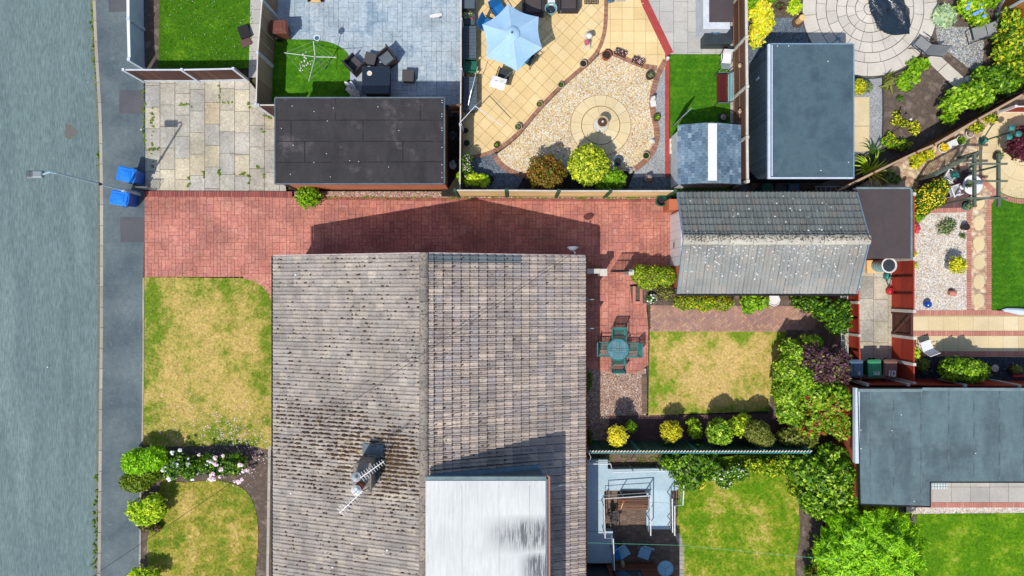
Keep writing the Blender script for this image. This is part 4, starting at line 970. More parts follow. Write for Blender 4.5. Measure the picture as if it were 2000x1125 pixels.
# chimney
cx0,cx1,cy0,cy1=-5.72,-5.16,-7.42,-6.42
c=MB().box(cx0,cx1,cy0,cy1,3.4,5.12); c=c.build('chimney',M['ridge'],H_)
MB().box(cx0-.05,cx1+.05,cy0-.05,cy1+.05,5.12,5.22).build('chimney_cap',M['ridge'],c)
m=MB(); m.add([(cx0-.03,cy0-.03,5.22),(cx1+.03,cy0-.03,5.22),(cx1+.03,cy1+.03,5.22),(cx0-.03,cy1+.03,5.22),(-5.6,cy0+.3,5.34),(-5.3,cy0+.3,5.34),(-5.3,cy1-.3,5.34),(-5.6,cy1-.3,5.34)],[(0,1,5,4),(1,2,6,5),(2,3,7,6),(3,0,4,7),(4,5,6,7)]); m.build('flaunching',M['ridge'],c)
z=5.32
MB().lathe([(.13,0),(.12,.3),(.15,.31),(.19,.34),(.18,.40),(.05,.44),(.05,.5),(.001,.52)],-5.54,-6.72,z,18).build('cowl',M['grey_metal'],c,smooth=False)
MB().lathe([(.16,0),(.14,.26),(.165,.27),(.165,.31),(.12,.31)],-5.49,-7.14,z,18).build('chimney_pot',M['terracotta'],c)
MB().lathe([(.17,.33),(.19,.37),(.10,.46),(.001,.47)],-5.54,-7.2,z,18).build('pot_cap',M['potwhite'],c)
x_=-5.7; MB().add([(x_,-6.33,rz(x_)+.07),(-4.85,-6.33,rz(-4.85)+.07),(-4.85,-5.92,rz(-4.85)+.08),(x_,-5.92,rz(x_)+.08)],[(0,1,2,3)]).build('flashing',M['lead'],c)
MB().add([(-5.12,-7.3,rz(-5.12)+.08),(-4.98,-7.3,rz(-4.98)+.08),(-4.98,-6.33,rz(-4.98)+.08),(-5.12,-6.33,rz(-5.12)+.08)],[(0,1,2,3)]).build('flashing',M['lead'],c)
def yagi(label,p,q,base,n,w0,w1):
    t=thing('tv_aerial',label,'tv aerial',base); MB().tube([base,p],.02,6).build('mast',M['grey_metal'],t)
    MB().bar(p,q,.024,.02).build('boom',M['whitemetal'],t); d=np.array(q)-np.array(p);L=np.linalg.norm(d);d/=L;s=np.array((-d[1],d[0],0));m=MB()
    for i in range(n):
        c_=np.array(p)+d*L*(i+.6)/n; ww=w0+(w1-w0)*i/n; m.bar(c_-s*ww,c_+s*ww,.012,.012)
    m.build('elements',M['whitemetal'],t); return t
A=at(703,934,6.2);B=at(750,901,6.2); yagi('grey tv aerial pointing up and to the right from the chimney',A,B,(-5.2,-6.9,5.4),10,.17,.09)
A=at(708,959,6.4);B=at(663,1002,6.4); yagi('white tv aerial with a cross end pointing down and to the left from the chimney',A,B,(-5.15,-7.2,5.4),9,.07,.22)
# small dish on the north east corner
t=thing('satellite_dish','small pale satellite dish bracketed to the roof corner above the driveway','satellite dish',(2.5,1.35,2.4))
MB().tube([(2.5,1.25,2.4),(2.52,1.42,2.75)],.03,6).build('bracket',M['leadblue'],t); MB().tube([(2.52,1.42,2.75),(2.3,1.62,2.9)],.015,6).build('arm',M['grey_metal'],t)
m=MB();
vs=[(2.42,1.5,2.8)];
for r_ in(.12,.23):
    for k in range(12):
        a=2*PI*k/12; vs.append((2.42+r_*math.cos(a),1.5+.12*(r_/.23)**2+.03*math.sin(a),2.8+r_*math.sin(a)))
m.add(vs,[(0,1+k,1+(k+1)%12) for k in range(12)]+[(1+k,13+k,13+(k+1)%12,1+(k+1)%12) for k in range(12)]); m.build('reflector',M['grey_metal'],t)
tag(MB().tube([at(1116,497,3.2),at(850,675.7,5.05),at(590,850.4,5.2),at(150,1146,6.2)],.008,5).build('phone_cable',M['cable']),'thin black overhead cable running diagonally across the tiled roof to the road','cable')
tag(MB().tube([at(735,893,5.3),at(770,868,5.25),at(828,845,5.1),at(900,826,5.0),at(1000,805,4.3),at(1090,782,3.5),at(1143,770,2.9)],.007,5).build('aerial_cable',M['cable']),'thin dark aerial cable curving from the chimney over the ridge to the east gutter','cable')
tag(MB().tube([at(1078,955,4.0),at(1095,948,3.9),at(1118,944,3.4),at(1132,950,2.9),at(1142,958,2.65)],.01,5).build('white_cable',M['cablew']),'short white cable looping from the dormer side to the east gutter','cable')
tag(MB().tube([at(1150,884,2.2),at(1154,893,2.1),at(1150,905,1.8),at(1143,912,1.6)],.01,5).build('white_cable',M['cablew']),'white cable loop hanging by the green fence at the house wall','cable')
# ================= black flat roofed garage =================
gx0,gx1,gy0,gy1=-9.54,-2.72,4.195,7.66;GZ=2.5
G=thing('garage','brick garage with a flat wrinkled black felt roof north of the red driveway','garage',((gx0+gx1)/2,(gy0+gy1)/2,0))
MB().box(gx0+.12,gx1-.08,gy0+.14,gy1-.1,0,GZ-.12).build('wall',M['brick'],G)
o=MB(); nx,ny=90,46; vs=[]
for j in range(ny+1):
    for i in range(nx+1):
        x=gx0+(gx1-gx0)*i/nx;y=gy0+(gy1-gy0)*j/ny; u=x*2.6
        w1=.016*math.sin(x*6+.6*math.sin(y*2.2))*max(0,math.sin(x*1.7+1))+.02*math.exp(-((x-(-3.6+.5*math.sin(y*1.3)))/.05)**2)+.02*math.exp(-((x-(-5.0+.12*math.sin(y*2)))/.05)**2)+.02*math.exp(-((x-(-6.0+.1*math.sin(y*3)))/.05)**2)+.02*math.exp(-((x-(-7.2+.16*math.sin(y*2.5)))/.04)**2)
        if j in(0,ny) or i in(0,nx): w1=0
        vs.append((x,y,GZ+w1+.004*math.sin(y*9+x)))
o.add(vs,[(j*(nx+1)+i,j*(nx+1)+i+1,(j+1)*(nx+1)+i+1,(j+1)*(nx+1)+i) for j in range(ny) for i in range(nx)])
ro=o.build('roof',M['felt'],G,smooth=True)
MB().box(gx0+.02,gx1-.02,gy0+.02,gy1-.02,GZ-.12,GZ-.03).build('roof_deck',M['storagedark'],G)
m=MB()
for a,b in(((gx0,gy0),(gx1,gy0)),((gx1,gy0),(gx1,gy1)),((gx1,gy1),(gx0,gy1)),((gx0,gy1),(gx0,gy0))): m.bar((a[0],a[1],GZ-.03),(b[0],b[1],GZ-.03),.05,.11)
m.build('roof_trim',M['lead'],G)
m=MB()
for i in range(26): x=rnd.uniform(gx0+.1,gx1-.05);y=rnd.uniform(gy0+.1,gy1-.1); m.blob((x if i<16 else gx1-.1,y,GZ+.03),(.025,.02,.01),5,3)
m.build('bird_droppings',M['lichen'],G)['kind']='stuff'
MB().tube([(gx0+.1,gy0+.1,0),(gx0+.1,gy0+.1,2.3)],.04).build('downpipe',M['darkmetal'],G)
m=MB()
for yy in(5.05,5.9,6.75): m.bar((gx0+.05,yy,GZ+.008),(gx1-.05,yy+rnd.uniform(-.03,.03),GZ+.008),.02,.016)
for xx,ya,yb2 in((-8.35,5.05,5.9),(-6.0,5.9,6.75),(-7.1,6.75,7.6),(-4.4,5.05,5.9),(-3.7,6.75,7.6),(-8.9,5.9,6.75)): m.bar((xx,ya,GZ+.01),(xx,yb2,GZ+.01),.02,.014)
m.build('felt_lap',M['feltseam'],G)
# ================= blue grey garden shed/office =================
sx0,sx1,sy0,sy1=10.35,13.8,4.42,9.86;SZ=2.4
W=thing('garden_office','large blue grey boarded shed with a flat slate blue roof beside the paved circle','shed',((sx0+sx1)/2,(sy0+sy1)/2,0))
m=MB(); x0,x1,y0,y1=sx0+.06,sx1-.1,sy0+.22,sy1-.06; m.box(x0,x1,y0,y1,0,SZ-.12)
for i in range(int((y1-y0)/.12)): m.box(x0-.022,x0-.002,y0+i*.12+.006,y0+i*.12+.112,0.02,SZ-.14)
for i in range(int((x1-x0)/.12)): m.box(x0+i*.12+.006,x0+i*.12+.112,y0-.022,y0-.002,0.02,SZ-.14)
m.build('wall',M['blueshed'],W)
MB().box(sx0+.1,sx1-.02,sy0+.06,sy1-.02,SZ-.12,SZ).build('roof',M['feltblue'],W)
MB().box(sx0,sx0+.09,sy0,sy1,SZ-.12,SZ+.012).box(sx0+.091,sx1,sy0,sy0+.055,SZ-.12,SZ+.012).build('white_fascia',M['whitetrim'],W)
MB().box(sx0+.13,sx0+.17,sy0+.1,sy1-.05,SZ,SZ+.03).build('gutter_line',M['whitetrim'],W)
MB().box(sx1-.02,sx1+.03,sy0,sy1,SZ-.12,SZ+.02).box(sx0+.1,sx1-.03,sy1-.02,sy1+.03,SZ-.12,SZ+.02).build('dark_trim',M['leadblue'],W)
MB().box(sx0+2.0,sx0+2.03,sy0+.1,sy1-.1,SZ,SZ+.012).build('felt_lap',M['feltblue'],W)
MB().cbox(13.25,4.56,1.9,.35,.12,.16).build('wall_lamp',M['leadblue'],W)
m=MB()
for px,py in((1518,90),(1540,90),(1617,120),(1657,317),(1603,333)): x,y,_=at(px,py,SZ); m.blob((x,y,SZ+.02),(.03,.025,.01),6,3)
m.build('bird_droppings',M['lichen'],W)['kind']='stuff'
d_=MB().box(x0-.03,x0-.024,y1-1.6,y1-.7,.1,2.0).build('door',M['blueshed'],W); MB().box(x0-.05,x0-.03,y1-1.0,y1-.92,1.0,1.3).build('handle',M['leadblue'],d_)
# ================= small slate coloured shed =================
T=thing('garden_shed','small shed with blue grey shingle roof and white ridge strip by the artificial lawn','shed',(8.1,5.5,0))
ex0,ex1,ey0,ey1,rx=6.82,9.43,4.27,6.72,8.12; zE,zR=1.85,2.3
m=MB(); a0,a1,b0,b1=ex0+.14,ex1-.12,ey0+.1,ey1-.12
m.add([(a0,b0,0),(a1,b0,0),(a1,b1,0),(a0,b1,0),(a0,b0,zE-.02),(a1,b0,zE-.02),(a1,b1,zE-.02),(a0,b1,zE-.02),(rx,b0,zR-.06),(rx,b1,zR-.06)],[(0,1,5,8,4),(2,3,7,9,6),(1,2,6,5),(3,0,4,7)]); m.build('wall',M['whitepost'],T)
def shingles(nm,e0,e1,r0,r1,par):
    e0,e1,r0,r1=[np.array(p,float) for p in(e0,e1,r0,r1)];t=e1-e0;LT=np.linalg.norm(t);t/=LT;s=r0-e0;LS=np.linalg.norm(s);s/=LS;n_=np.cross(t,s); n_=n_ if n_[2]>0 else -n_;m=MB();c=.14;w_=.22
    for i in range(int(LS/c)+1):
        j=-(i%2)*w_/2
        while j<LT:
            a=max(0,j);b=min(LT,j+w_-.008); q0=i*c;q1=min(LS,q0+c+.01)
            if b-a>.02 and q1>q0:
                z0=n_*(.016+rnd.uniform(0,.003));z1=n_*.002; p=[e0+t*a+s*q0,e0+t*b+s*q0,e0+t*b+s*q1,e0+t*a+s*q1]
                m.add([p[0]+z0,p[1]+z0,p[2]+z1,p[3]+z1,p[0]-n_*.01,p[1]-n_*.01],[(0,1,2,3),(4,5,1,0)])
            j+=w_
    return m.build(nm,M['shingle'],par)
shingles('roof',(ex0,ey0,zE),(ex0,ey1,zE),(rx,ey0,zR),(rx,ey1,zR),T); shingles('roof',(ex1,ey1,zE),(ex1,ey0,zE),(rx,ey1,zR),(rx,ey0,zR),T)
MB().bar((rx,ey0+.08,zR+.03),(rx,ey1-.05,zR+.03),.36,.02).build('ridge_strip',M['whitemetal'],T)
dd=MB().bar(xy(1313,248,0)+(.95,),xy(1330,232,0)+(.95,),.04,1.75).build('door',M['grey_metal'],T); 
# ================= tiled garage =================
GG_=thing('garage','garage with a lichen spotted grey tiled roof and white door at the driveway end','garage',(10.3,1.8,0))
tx0,tx1,ty0,ty1,tr=6.69,13.96,-.22,3.85,1.89;zE,zR=2.3,3.3
m=MB();a0,a1,b0,b1=7.0,13.75,ty0+.22,ty1-.22
m.add([(a0,b0,0),(a1,b0,0),(a1,b1,0),(a0,b1,0),(a0,b0,zE+.0),(a1,b0,zE),(a1,b1,zE),(a0,b1,zE),(a0,tr,zR-.12),(a1,tr,zR-.12)],[(0,1,5,4),(2,3,7,6),(1,2,6,9,5),(3,0,4,8,7)]); m.build('wall',M['brick'],GG_)
MB().box(6.62,7.02,3.3,3.75,0,1.2).build('wall',M['brick'],GG_)
d_=MB().box(6.95,6.99,.95,3.2,.0,2.05)
for i in range(6): d_.box(6.935,6.95,1.0+i*.365,1.32+i*.365,.06,1.98)
d_=d_.build('garage_door',M['whitemetal'],GG_); MB().box(6.87,6.9,1.7,1.95,.9,.95).build('handle',M['darkmetal'],d_)
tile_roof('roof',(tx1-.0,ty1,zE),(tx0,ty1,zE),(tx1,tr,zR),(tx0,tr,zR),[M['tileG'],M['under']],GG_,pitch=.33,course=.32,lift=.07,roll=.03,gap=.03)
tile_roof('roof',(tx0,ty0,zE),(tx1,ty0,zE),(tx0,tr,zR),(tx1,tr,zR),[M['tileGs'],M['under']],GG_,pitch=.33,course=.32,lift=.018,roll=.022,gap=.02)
ridge_tiles('ridge_tiles',(tx0-.02,tr,zR+.07),(tx1+.03,tr,zR+.07),M['ridgeG'],GG_,.45,.2,.55)
for X in(tx0,tx1):
    m=MB(); m.bar((X,ty0,zE+.03),(X,tr,zR+.04),.04,.10).bar((X,tr,zR+.04),(X,ty1,zE+.03),.04,.10); m.build('verge_clips',M['leadblue'],GG_)
MB().tube([(tx0,ty0-.05,zE-.04),(tx1,ty0-.05,zE-.04)],.05,8).build('gutter',M['blackline'],GG_);MB().tube([(tx0,ty1+.05,zE-.04),(tx1,ty1+.05,zE-.04)],.05,8).build('gutter',M['blackline'],GG_)
m=MB()
for i in range(620):
    x=rnd.uniform(tx0+.1,tx1-.1)
    y=tr-abs(rnd.gauss(0,.75)) if i<470 else rnd.uniform(tr,ty1-.1)
    if i%5==0: x=11.4+rnd.gauss(0,.9)
    if not(ty0+.05<y<ty1 and tx0+.1<x<tx1-.1): continue
    z=zE+(y-ty0)/(tr-ty0) if y<tr else zE+(ty1-y)/(ty1-tr); s=rnd.choice((.012,.016,.02,.03,.04)); m.blob((x,y,z+.055),(s,s*rnd.uniform(.7,1.1),.008),6,3,.25)
m.build('lichen',M['lichen'],GG_)['kind']='stuff'
m=MB()
for i in range(500):
    x=rnd.uniform(tx0+.1,tx1);z=zR+.15; m.blob((x,tr+rnd.gauss(.05,.07),z),(rnd.uniform(.01,.035),.016,.01),5,3,.3)
m.build('ridge_moss',M['moss'],GG_)['kind']='stuff'
# flat roofed store behind it
K_=thing('lean_to_store','flat roofed brown felt store joined to the far end of the tiled garage','store',(15,2.6,0))
fx0,fx1,fy0,fy1=13.9,16.25,1.2,4.07;fz=2.2
MB().box(fx0+.05,fx1-.1,fy0+.08,fy1-.08,0,fz-.1).build('wall',M['woodred'],K_)
MB().box(fx0,fx1,fy0,fy1,fz-.1,fz).build('roof',M['feltbrown'],K_)
m=MB(); m.tube([(fx0+.1,fy1,fz+.02),(fx1-.08,fy1,fz+.02),(fx1,fy1-.08,fz+.02),(fx1,fy0,fz+.02)],.045,8); m.build('roof_trim',M['felttrim'],K_)
m=MB(); m.bar((15.1,2.9,fz+.005),(15.2,2.1,fz+.005),.03,.012); m.build('felt_crease',M['feltbrown'],K_)
MB().cbox(14.2,1.12,1.5,.5,.18,.25).build('white_box',M['whitemetal'],K_)
# ================= long grey flat roof, south east =================
J=thing('flat_roofed_garage','long grey felt flat roofed outbuilding with white fascia at its left end','garage',(16,-6,0))
z=2.5; pl_=[xy(1680,985,z),xy(1817,990,z),xy(1817,942,z),xy(2090,942,z),xy(2090,762,z),xy(1801,759,z),xy(1675,759,z)]
pw_=[(p[0]+dx,p[1]+dy) for p,(dx,dy) in zip(pl_,((.12,.12),(-.12,.12),(-.12,.12),(0,.12),(0,-.12),(0,-.12),(.12,-.12)))]
MB().slab(pw_,0,z-.15).build('wall',M['brick'],J); ro=MB().prism(pl_,z-.15,z).build('roof',M['feltI'],J)
m=MB()
for a,b in zip(pl_,pl_[1:]+pl_[:1]): m.bar((*a,z-.06),(*b,z-.06),.04,.16)
m.build('roof_edge',M['blackline'],J)
m=MB()
X1=xy(1801,759,z)[0]; m.bar((pl_[-1][0],pl_[-1][1]-.07,z+.01),(X1,pl_[-1][1]-.07,z+.01),.12,.03).bar((X1,pl_[-1][1]-.02,z+.01),(pl_[3][0],pl_[-1][1]-.04,z+.01),.12,.03)
m.build('edge_flashing',M['felttrim'],J)
MB().box(pl_[0][0]-.2,pl_[0][0]-.03,xy(1670,905,z)[1],pl_[-1][1]+.02,z-.2,z+.02).build('white_fascia',M['whitetrim'],J)
m=MB()
for px in(1700,1745,1799): x=xy(px,760,z)[0]; m.box(x-.02,x+.02,pl_[0][1]+.1,pl_[-1][1]-.1,z,z+.012)
for px in(1853,1902,1952,2000): x=xy(px,760,z)[0]; m.box(x-.02,x+.02,pl_[2][1]+.1,pl_[-1][1]-.1,z,z+.012)
m.build('felt_lap',M['feltlapI'],J)
m=MB()
for px,py in((1681,840),(1681,876),(1742,841),(1785,979),(1905,885),(1760,810)): x,y,_=at(px,py,z); m.blob((x,y,z+.015),(.03,.025,.01),6,3)
m.build('bird_droppings',M['lichen'],J)['kind']='stuff'
# timber clad garden room at the lower edge
Q=thing('garden_room','brown timber clad garden room with a dark window at the bottom edge','garden room',(4.9,-13.2,0))
q0=xy(1182,1097);q1=xy(1276,1096); 
m=MB()
for i in range(22): m.box(q0[0],q1[0],-16,q0[1]+rnd.uniform(-.006,.006),i*.135,i*.135+.13)
m.build('wall',M['cladding'],Q); MB().box(2.6,q0[0]-.01,-16,q0[1]-.08,0,2.95).build('side_wall',M['storagedark'],Q); MB().box(2.6,q1[0]+.1,-16,q0[1]-.1,2.98,3.1).build('roof',M['feltbrown'],Q)
w_=MB().box(q0[0]+.15,q0[0]+1.35,q0[1]+.01,q0[1]+.05,1.0,2.2).build('window',M['blackmetal'],Q); MB().box(q0[0]+.2,q0[0]+1.3,q0[1]+.05,q0[1]+.06,1.06,2.14).build('pane',M['glass'],w_)
# garage-side small sheds at the top edge (garden E)
U=thing('storage_shed','pale plastic storage shed with a brown roof at the top edge beside the fence','shed',(8.9,12.6,0))
a=at(1386,42,1.3);b=at(1427,42,1.3); MB().box(a[0]-.25,b[0],a[1]-.28,13.8,0,1.22).build('wall',M['whitepost'],U); MB().box(a[0],b[0]+.1,a[1],13.9,1.22,1.3).build('roof',M['feltbrown'],U)
U=thing('storage_box','low charcoal storage box with a bowl on it next to the brown roofed shed','storage box',(8.9,11.3,0))
a=at(1377,84,.75);b=at(1430,57,.75); MB().box(a[0],b[0],a[1],b[1],0,.7).build('body',M['storagedark'],U); MB().box(a[0]-.03,b[0]+.02,a[1]-.03,b[1]+.02,.7,.76).build('lid',M['storagedark'],U,bevel=.02)
t=thing('bowl','round dark bowl with a pale rim on the charcoal storage box','bowl',at(1396,60,.78)); x,y,_=at(1396,60,.8); MB().lathe([(.12,0),(.19,.1),(.2,.13),(.16,.12),(.1,.03)],x,y,.765,18).build('dish',M['potblue'],t)
# ================= fences, gates, lamp =================
fence('brown panel fence with white posts between the top left lawn and the paved parking space',PL([(282,159),(390,159),(485,157)]),1.6,M['wooddark'],M['whitepost'],gravel=.2,capm=M['whitepost'],cap=.06,railside=-1)
fence('weathered brown fence with white posts between the front lawn path and the grey patio',PL([(545,-60),(541,34),(533,130),(530,225)]),1.8,M['woodgrey'],M['whitepost'],gravel=.02,capm=M['concpost'],boards='v',rails=0,bw=.5)
fence('short dark fence panel closing the gap beside the black roofed garage',[(xy(533,226)),(-9.6,xy(533,226)[1])],1.75,M['wooddark'],M['whitepost'],gravel=.02,capm=M['concpost'])
t=thing('boundary_fence','low pale blue white panel fence along the pavement at the top left','garden fence',(*xy(281,40),0))
for a,b in zip(PL([(279,-60),(280,58),(282,134)]),PL([(280,58),(282,134)])): MB().cbox((a[0]+b[0])/2,(a[1]+b[1])/2,0,.05,math.dist(a,b),1.12,math.atan2(b[1]-a[1],b[0]-a[0])+PI/2).build('panel',M['whitetrim'],t); MB().bar((*a,1.16),(*b,1.16),.12,.07).build('capping',M['whitemetal'],t)
for p in PL([(281,58),(282,134)]): MB().cbox(p[0],p[1],0,.13,.13,1.25).build('post',M['whitetrim'],t)
fence('thin fence with grey posts between the grey patio and the golden slab patio',PL([(905,-60),(905,62),(905,155),(904,258),(903,380)]),1.4,M['woodbrown'],M['whitepost'],gravel=.05,capm=M['concpost'],railside=1)
fence('light timber fence with green post faces along the back of the golden gravel garden',PL([(895,383),(990,383),(1086,384),(1181,384),(1300,384)]),1.78,M['woodlight'],M['greenpost'],boards='h',gravel=.02,cat='garden fence',capm=M['concpost'],bw=.22,post=.14)
fence('dark brown ribbed fence with white posts beside the artificial lawn and red bench',PL([(1430,-60),(1431,8),(1432,101),(1433,192),(1433,285),(1434,366)]),1.72,M['woodbrown'],M['concpost'],gravel=.0,boards='h',bw=.28,rails=3,railside=-1,capm=M['concpost'],cap=.10,post=.13,ext=.06)
dp=[(13.45,4.0),(15.0,4.78),(16.76,5.62),(17.5,5.93),(19.3,6.98),(21.2,8.03),(22.6,8.8)]
fence('long diagonal chestnut brown fence between the soil bed and the crazy paved garden',dp,1.7,M['woodchestnut'],M['woodchestnut'],gravel=.05,cap=.09,capm=M['woodgrey'],post=.08,ext=0)
fence('orange brown fence with a white post in the top right corner',PL([(1990,-60),(1946,30),(1962,110),(1972,190)]),1.8,M['woodorange'],M['whitepost'],gravel=.1)
fence('low red fence with white rails at the right edge above the lamp post',PL([(1952,219),(2060,219)]),.95,M['woodred'],M['whitemetal'],gravel=.05,capm=M['whitemetal'],railside=1)
XR_=16.68
fence('red stained fence with cream posts behind the water butt and watering cans',[(XR_,3.9),(XR_,1.22),(XR_,-.97)],1.66,M['woodred'],M['concpost'],boards='h',bw=.3,gravel=.05,battens=.78,batm=M['darkbatten'],railside=-1,gm=M['woodred'],post=.13)
fence('red stained fence panel with cream posts beside the brown numbered bin',[(XR_,-2.08),(XR_,-3.17),(XR_,-3.96)],1.66,M['woodred'],M['concpost'],boards='h',bw=.3,gravel=.05,battens=.78,batm=M['darkbatten'],railside=-1,gm=M['woodred'],post=.13)
t=thing('garden_gate','dark brown ledged wooden gate between two cream posts in the red fence','gate',(XR_,-1.5,0))
m=MB()
for i in range(11): m.box(XR_-.02,XR_+.0,-2.0,-1.04,.08+i*.14,.08+i*.14+.13)
m.build('boards',M['woodgate'],t); m=MB()
for y in(-1.98,-1.08): m.box(XR_-.06,XR_-.021,y-.04,y+.04,.06,1.6)
m.bar((XR_-.045,-1.95,.25),(XR_-.045,-1.12,1.45),.04,.09).bar((XR_-.045,-1.98,1.55),(XR_-.045,-1.08,1.55),.05,.08); m.build('brace',M['woodgate'],t)
MB().box(XR_-.08,XR_-.06,-1.5,-1.3,1.1,1.14).build('latch',M['darkmetal'],t)
fence('low red slatted fence with cream posts between the ivy and the bin yard',PL([(1655,560),(1655,590),(1656,652),(1659,742)]),.98,M['woodred'],M['concpost'],boards='h',bw=.3,gravel=.05,battens=.78,batm=M['darkbatten'],railside=-1,gm=M['woodred'],post=.11)
fence('dark red fence with slanting concrete posts along the grey flat roof',[(14.7,-4.0),(16.4,-4.0),(18.75,-4.03),(21.0,-4.06),(23.0,-4.1)],1.72,M['woodred'],M['concpost'],boards='v',gravel=.05,gm=M['woodred'],post=.13)
t=thing('trellis','narrow pale diamond trellis between the ivy and the low red fence','trellis',(*xy(1650,670),0))
m=MB(); a=xy(1649,575,1.0);b=xy(1650,720,1.0)
for i in range(34):
    y=a[1]+(b[1]-a[1])*i/34; m.bar((a[0]-.1,y,1.0),(a[0]+.12,y-.14,1.0),.016,.012).bar((a[0]+.12,y,1.01),(a[0]-.1,y-.14,1.01),.016,.012)
m.build('lattice',M['trellis'],t); MB().bar((a[0]-.13,a[1],.98),(b[0]-.13,b[1],.98),.04,.04).bar((a[0]+.14,a[1],.98),(b[0]+.14,b[1],.98),.04,.04).build('frame',M['trellis'],t)
for p in(a,b): MB().cbox(p[0],p[1],0,.07,.07,1.0).build('post',M['trellis'],t)
# green fence
gy=-6.72
t=fence('dark green fence with a pale dotted trellis top between the two back gardens',[(3.1,gy),(5.25,gy),(7.6,gy),(10.45,gy),(12.3,gy)],1.72,M['woodgreen'],M['teal'],boards='v',gravel=.02,gm=M['woodgreen'],post=.1)
m=MB(); x=3.15
while x<12.3: m.bar((x,gy-.03,1.9),(x+.09,gy+.03,1.9),.045,.02); x+=.13
m.build('trellis_top',M['concpost'],t); MB().bar((3.1,gy-.07,1.87),(12.3,gy-.07,1.87),.05,.04).build('rail',M['teal'],t)
# drive gate and pillars
t=thing('garden_gate','black metal side gate casting a barred shadow on the red driveway','gate',(*xy(1210,531),0))
a=xy(1188,531);b=xy(1228,531); y=a[1]; m=MB()
for zz in(.12,.9,1.5): m.box(a[0]+.08,b[0]-.1,y-.02,y+.02,zz,zz+.035)
n=9
for i in range(n+1):
    x=a[0]+.1+(b[0]-a[0]-.22)*i/n; m.box(x-.010,x+.010,y-.010,y+.010,.08,1.55+.06*math.sin(PI*i/n))
m.build('bars',M['blackmetal'],t)
for px,w_,lab in((1179,.30,'square pale capped gate pillar on the house side of the black gate'),(1233,.22,'slim pale gate pillar beside the clipped hedge')):
    p=xy(px,532,1.5); t=thing('gate_pillar',lab,'gate pillar',(*p,0)); MB().cbox(p[0],p[1],0,w_-.05,w_-.05,1.45).build('shaft',M['render'],t); MB().cbox(p[0],p[1],1.45,w_,w_,.07).build('cap',M['concpost'],t,bevel=.01)
p=xy(1172,531); t=thing('low_wall','short pale rendered wall between house corner and gate pillar','garden wall',(3.2,p[1],0)); MB().box(2.56,xy(1173,531,1.2)[0],p[1]-.07,p[1]+.07,0,1.2).build('wall',M['render'],t); MB().box(2.56,xy(1173,531,1.2)[0],p[1]-.1,p[1]+.1,1.2,1.25).build('coping',M['concpost'],t)
t=thing('brick_planter','small narrow brick edged planter by the clipped hedge','planter',(*xy(1245,575),0))
m=MB(); a=xy(1235,559);b=xy(1254,593); m.box(a[0],a[0]+.12,b[1],a[1],0,.14).box(b[0]-.12,b[0],b[1],a[1],0,.14).box(a[0]+.125,b[0]-.125,b[1],b[1]+.1,0,.14); m.build('frame',M['pinkbrick'],t); MB().box(a[0]+.12,b[0]-.12,b[1]+.1,a[1],0,.06).build('soil',M['soil'],t)
# small gate at pavement
t=thing('railing_gate','small low metal railing gate at the end of the driveway border by the bins','gate',(*xy(296,371),0))
a=xy(285,371);b=xy(308,371);y=a[1];m=MB()
for zz in(.08,.86): m.box(a[0],b[0],y-.012,y+.012,zz,zz+.03)
for i in range(6): x=a[0]+(b[0]-a[0])*i/5; m.box(x-.009,x+.009,y-.009,y+.009,.1,.86)
m.build('bars',M['grey_metal'],t); MB().cbox(a[0]-.04,y,0,.07,.07,1.0).build('post',M['darkmetal'],t)
# street lamp
bx,by=-16.36,4.13; hx,hy,hz=at(84,341,5.75)
t=thing('street_lamp','tall pale blue street lamp leaning over the road beside the two blue bins','street lamp',(bx,by,0))
MB().tube([(bx,by,0),(bx,by,1.3)],.085,12).build('base_column',M['lampblue'],t)
MB().tube([(bx,by,1.3),(bx,by,1.36),(bx,by,5.5),(bx-.1,by,5.68),(hx,hy,5.78)],[.085,.05,.038,.036,.034],10).build('column',M['lampblue'],t)
MB().tube([(bx,by,2.85),(bx,by,3.0)],.062,12).build('band',M['blackmetal'],t)
l=MB().cbox(hx-.26,hy+.0,5.72,.62,.30,.13,0,0,.85,.8).build('lamp_head',M['grey_metal'],t,bevel=.03); 
m=MB()
for i in range(5): m.cbox(hx-.50+i*.045,hy,5.85,.014,.22,.012)
m.build('vents',M['darkmetal'],l)
# bins
b1=wheelie_bin('blue wheelie bin on the pavement above the lamp column',M['blueplastic'],M['bluelid'],'blue bins at the kerb'); x,y,_=at(252,342,1.0)
place(b1,(x-.1,y+.02,0),R(78),1.08)
x,y,_=at(236,389,1.0); b2=dup(b1,(x-.04,y+.04,0),R(80),'blue wheelie bin on the pavement below the lamp column',1.08)
g='bins in the yard corner'
for (px,bd,ld,num,lab,ang) in((1655+14,'binslate','binslate','3','slate blue wheelie bin half hidden behind the low red fence',0),(1704.5,'bingreenb','bingreen','163','green wheelie bin with white figures 163 in the yard corner',2),(1735.5,'bincover','binbrown','10','brown wheelie bin with a large white number 10',-2)):
    t=wheelie_bin(lab,M[bd],M[ld],g); x,y,_=at(px+4,719,1.0)
    digits(num,.08 if num=='3' else 0.02,-.22,1.02,.21 if num=='10' else .12,M['numwhite'],t,thick=.04 if num=='10' else .022)
    # lid front faces the picture bottom
    place(t,(x+.0,y,0),R(ang))
t=wheelie_bin('brown wheelie bin against the weathered fence on the grey patio',M['bincover'],M['bincover'],None); x,y,_=at(543,52,1.0); place(t,(x,y,0),R(92))
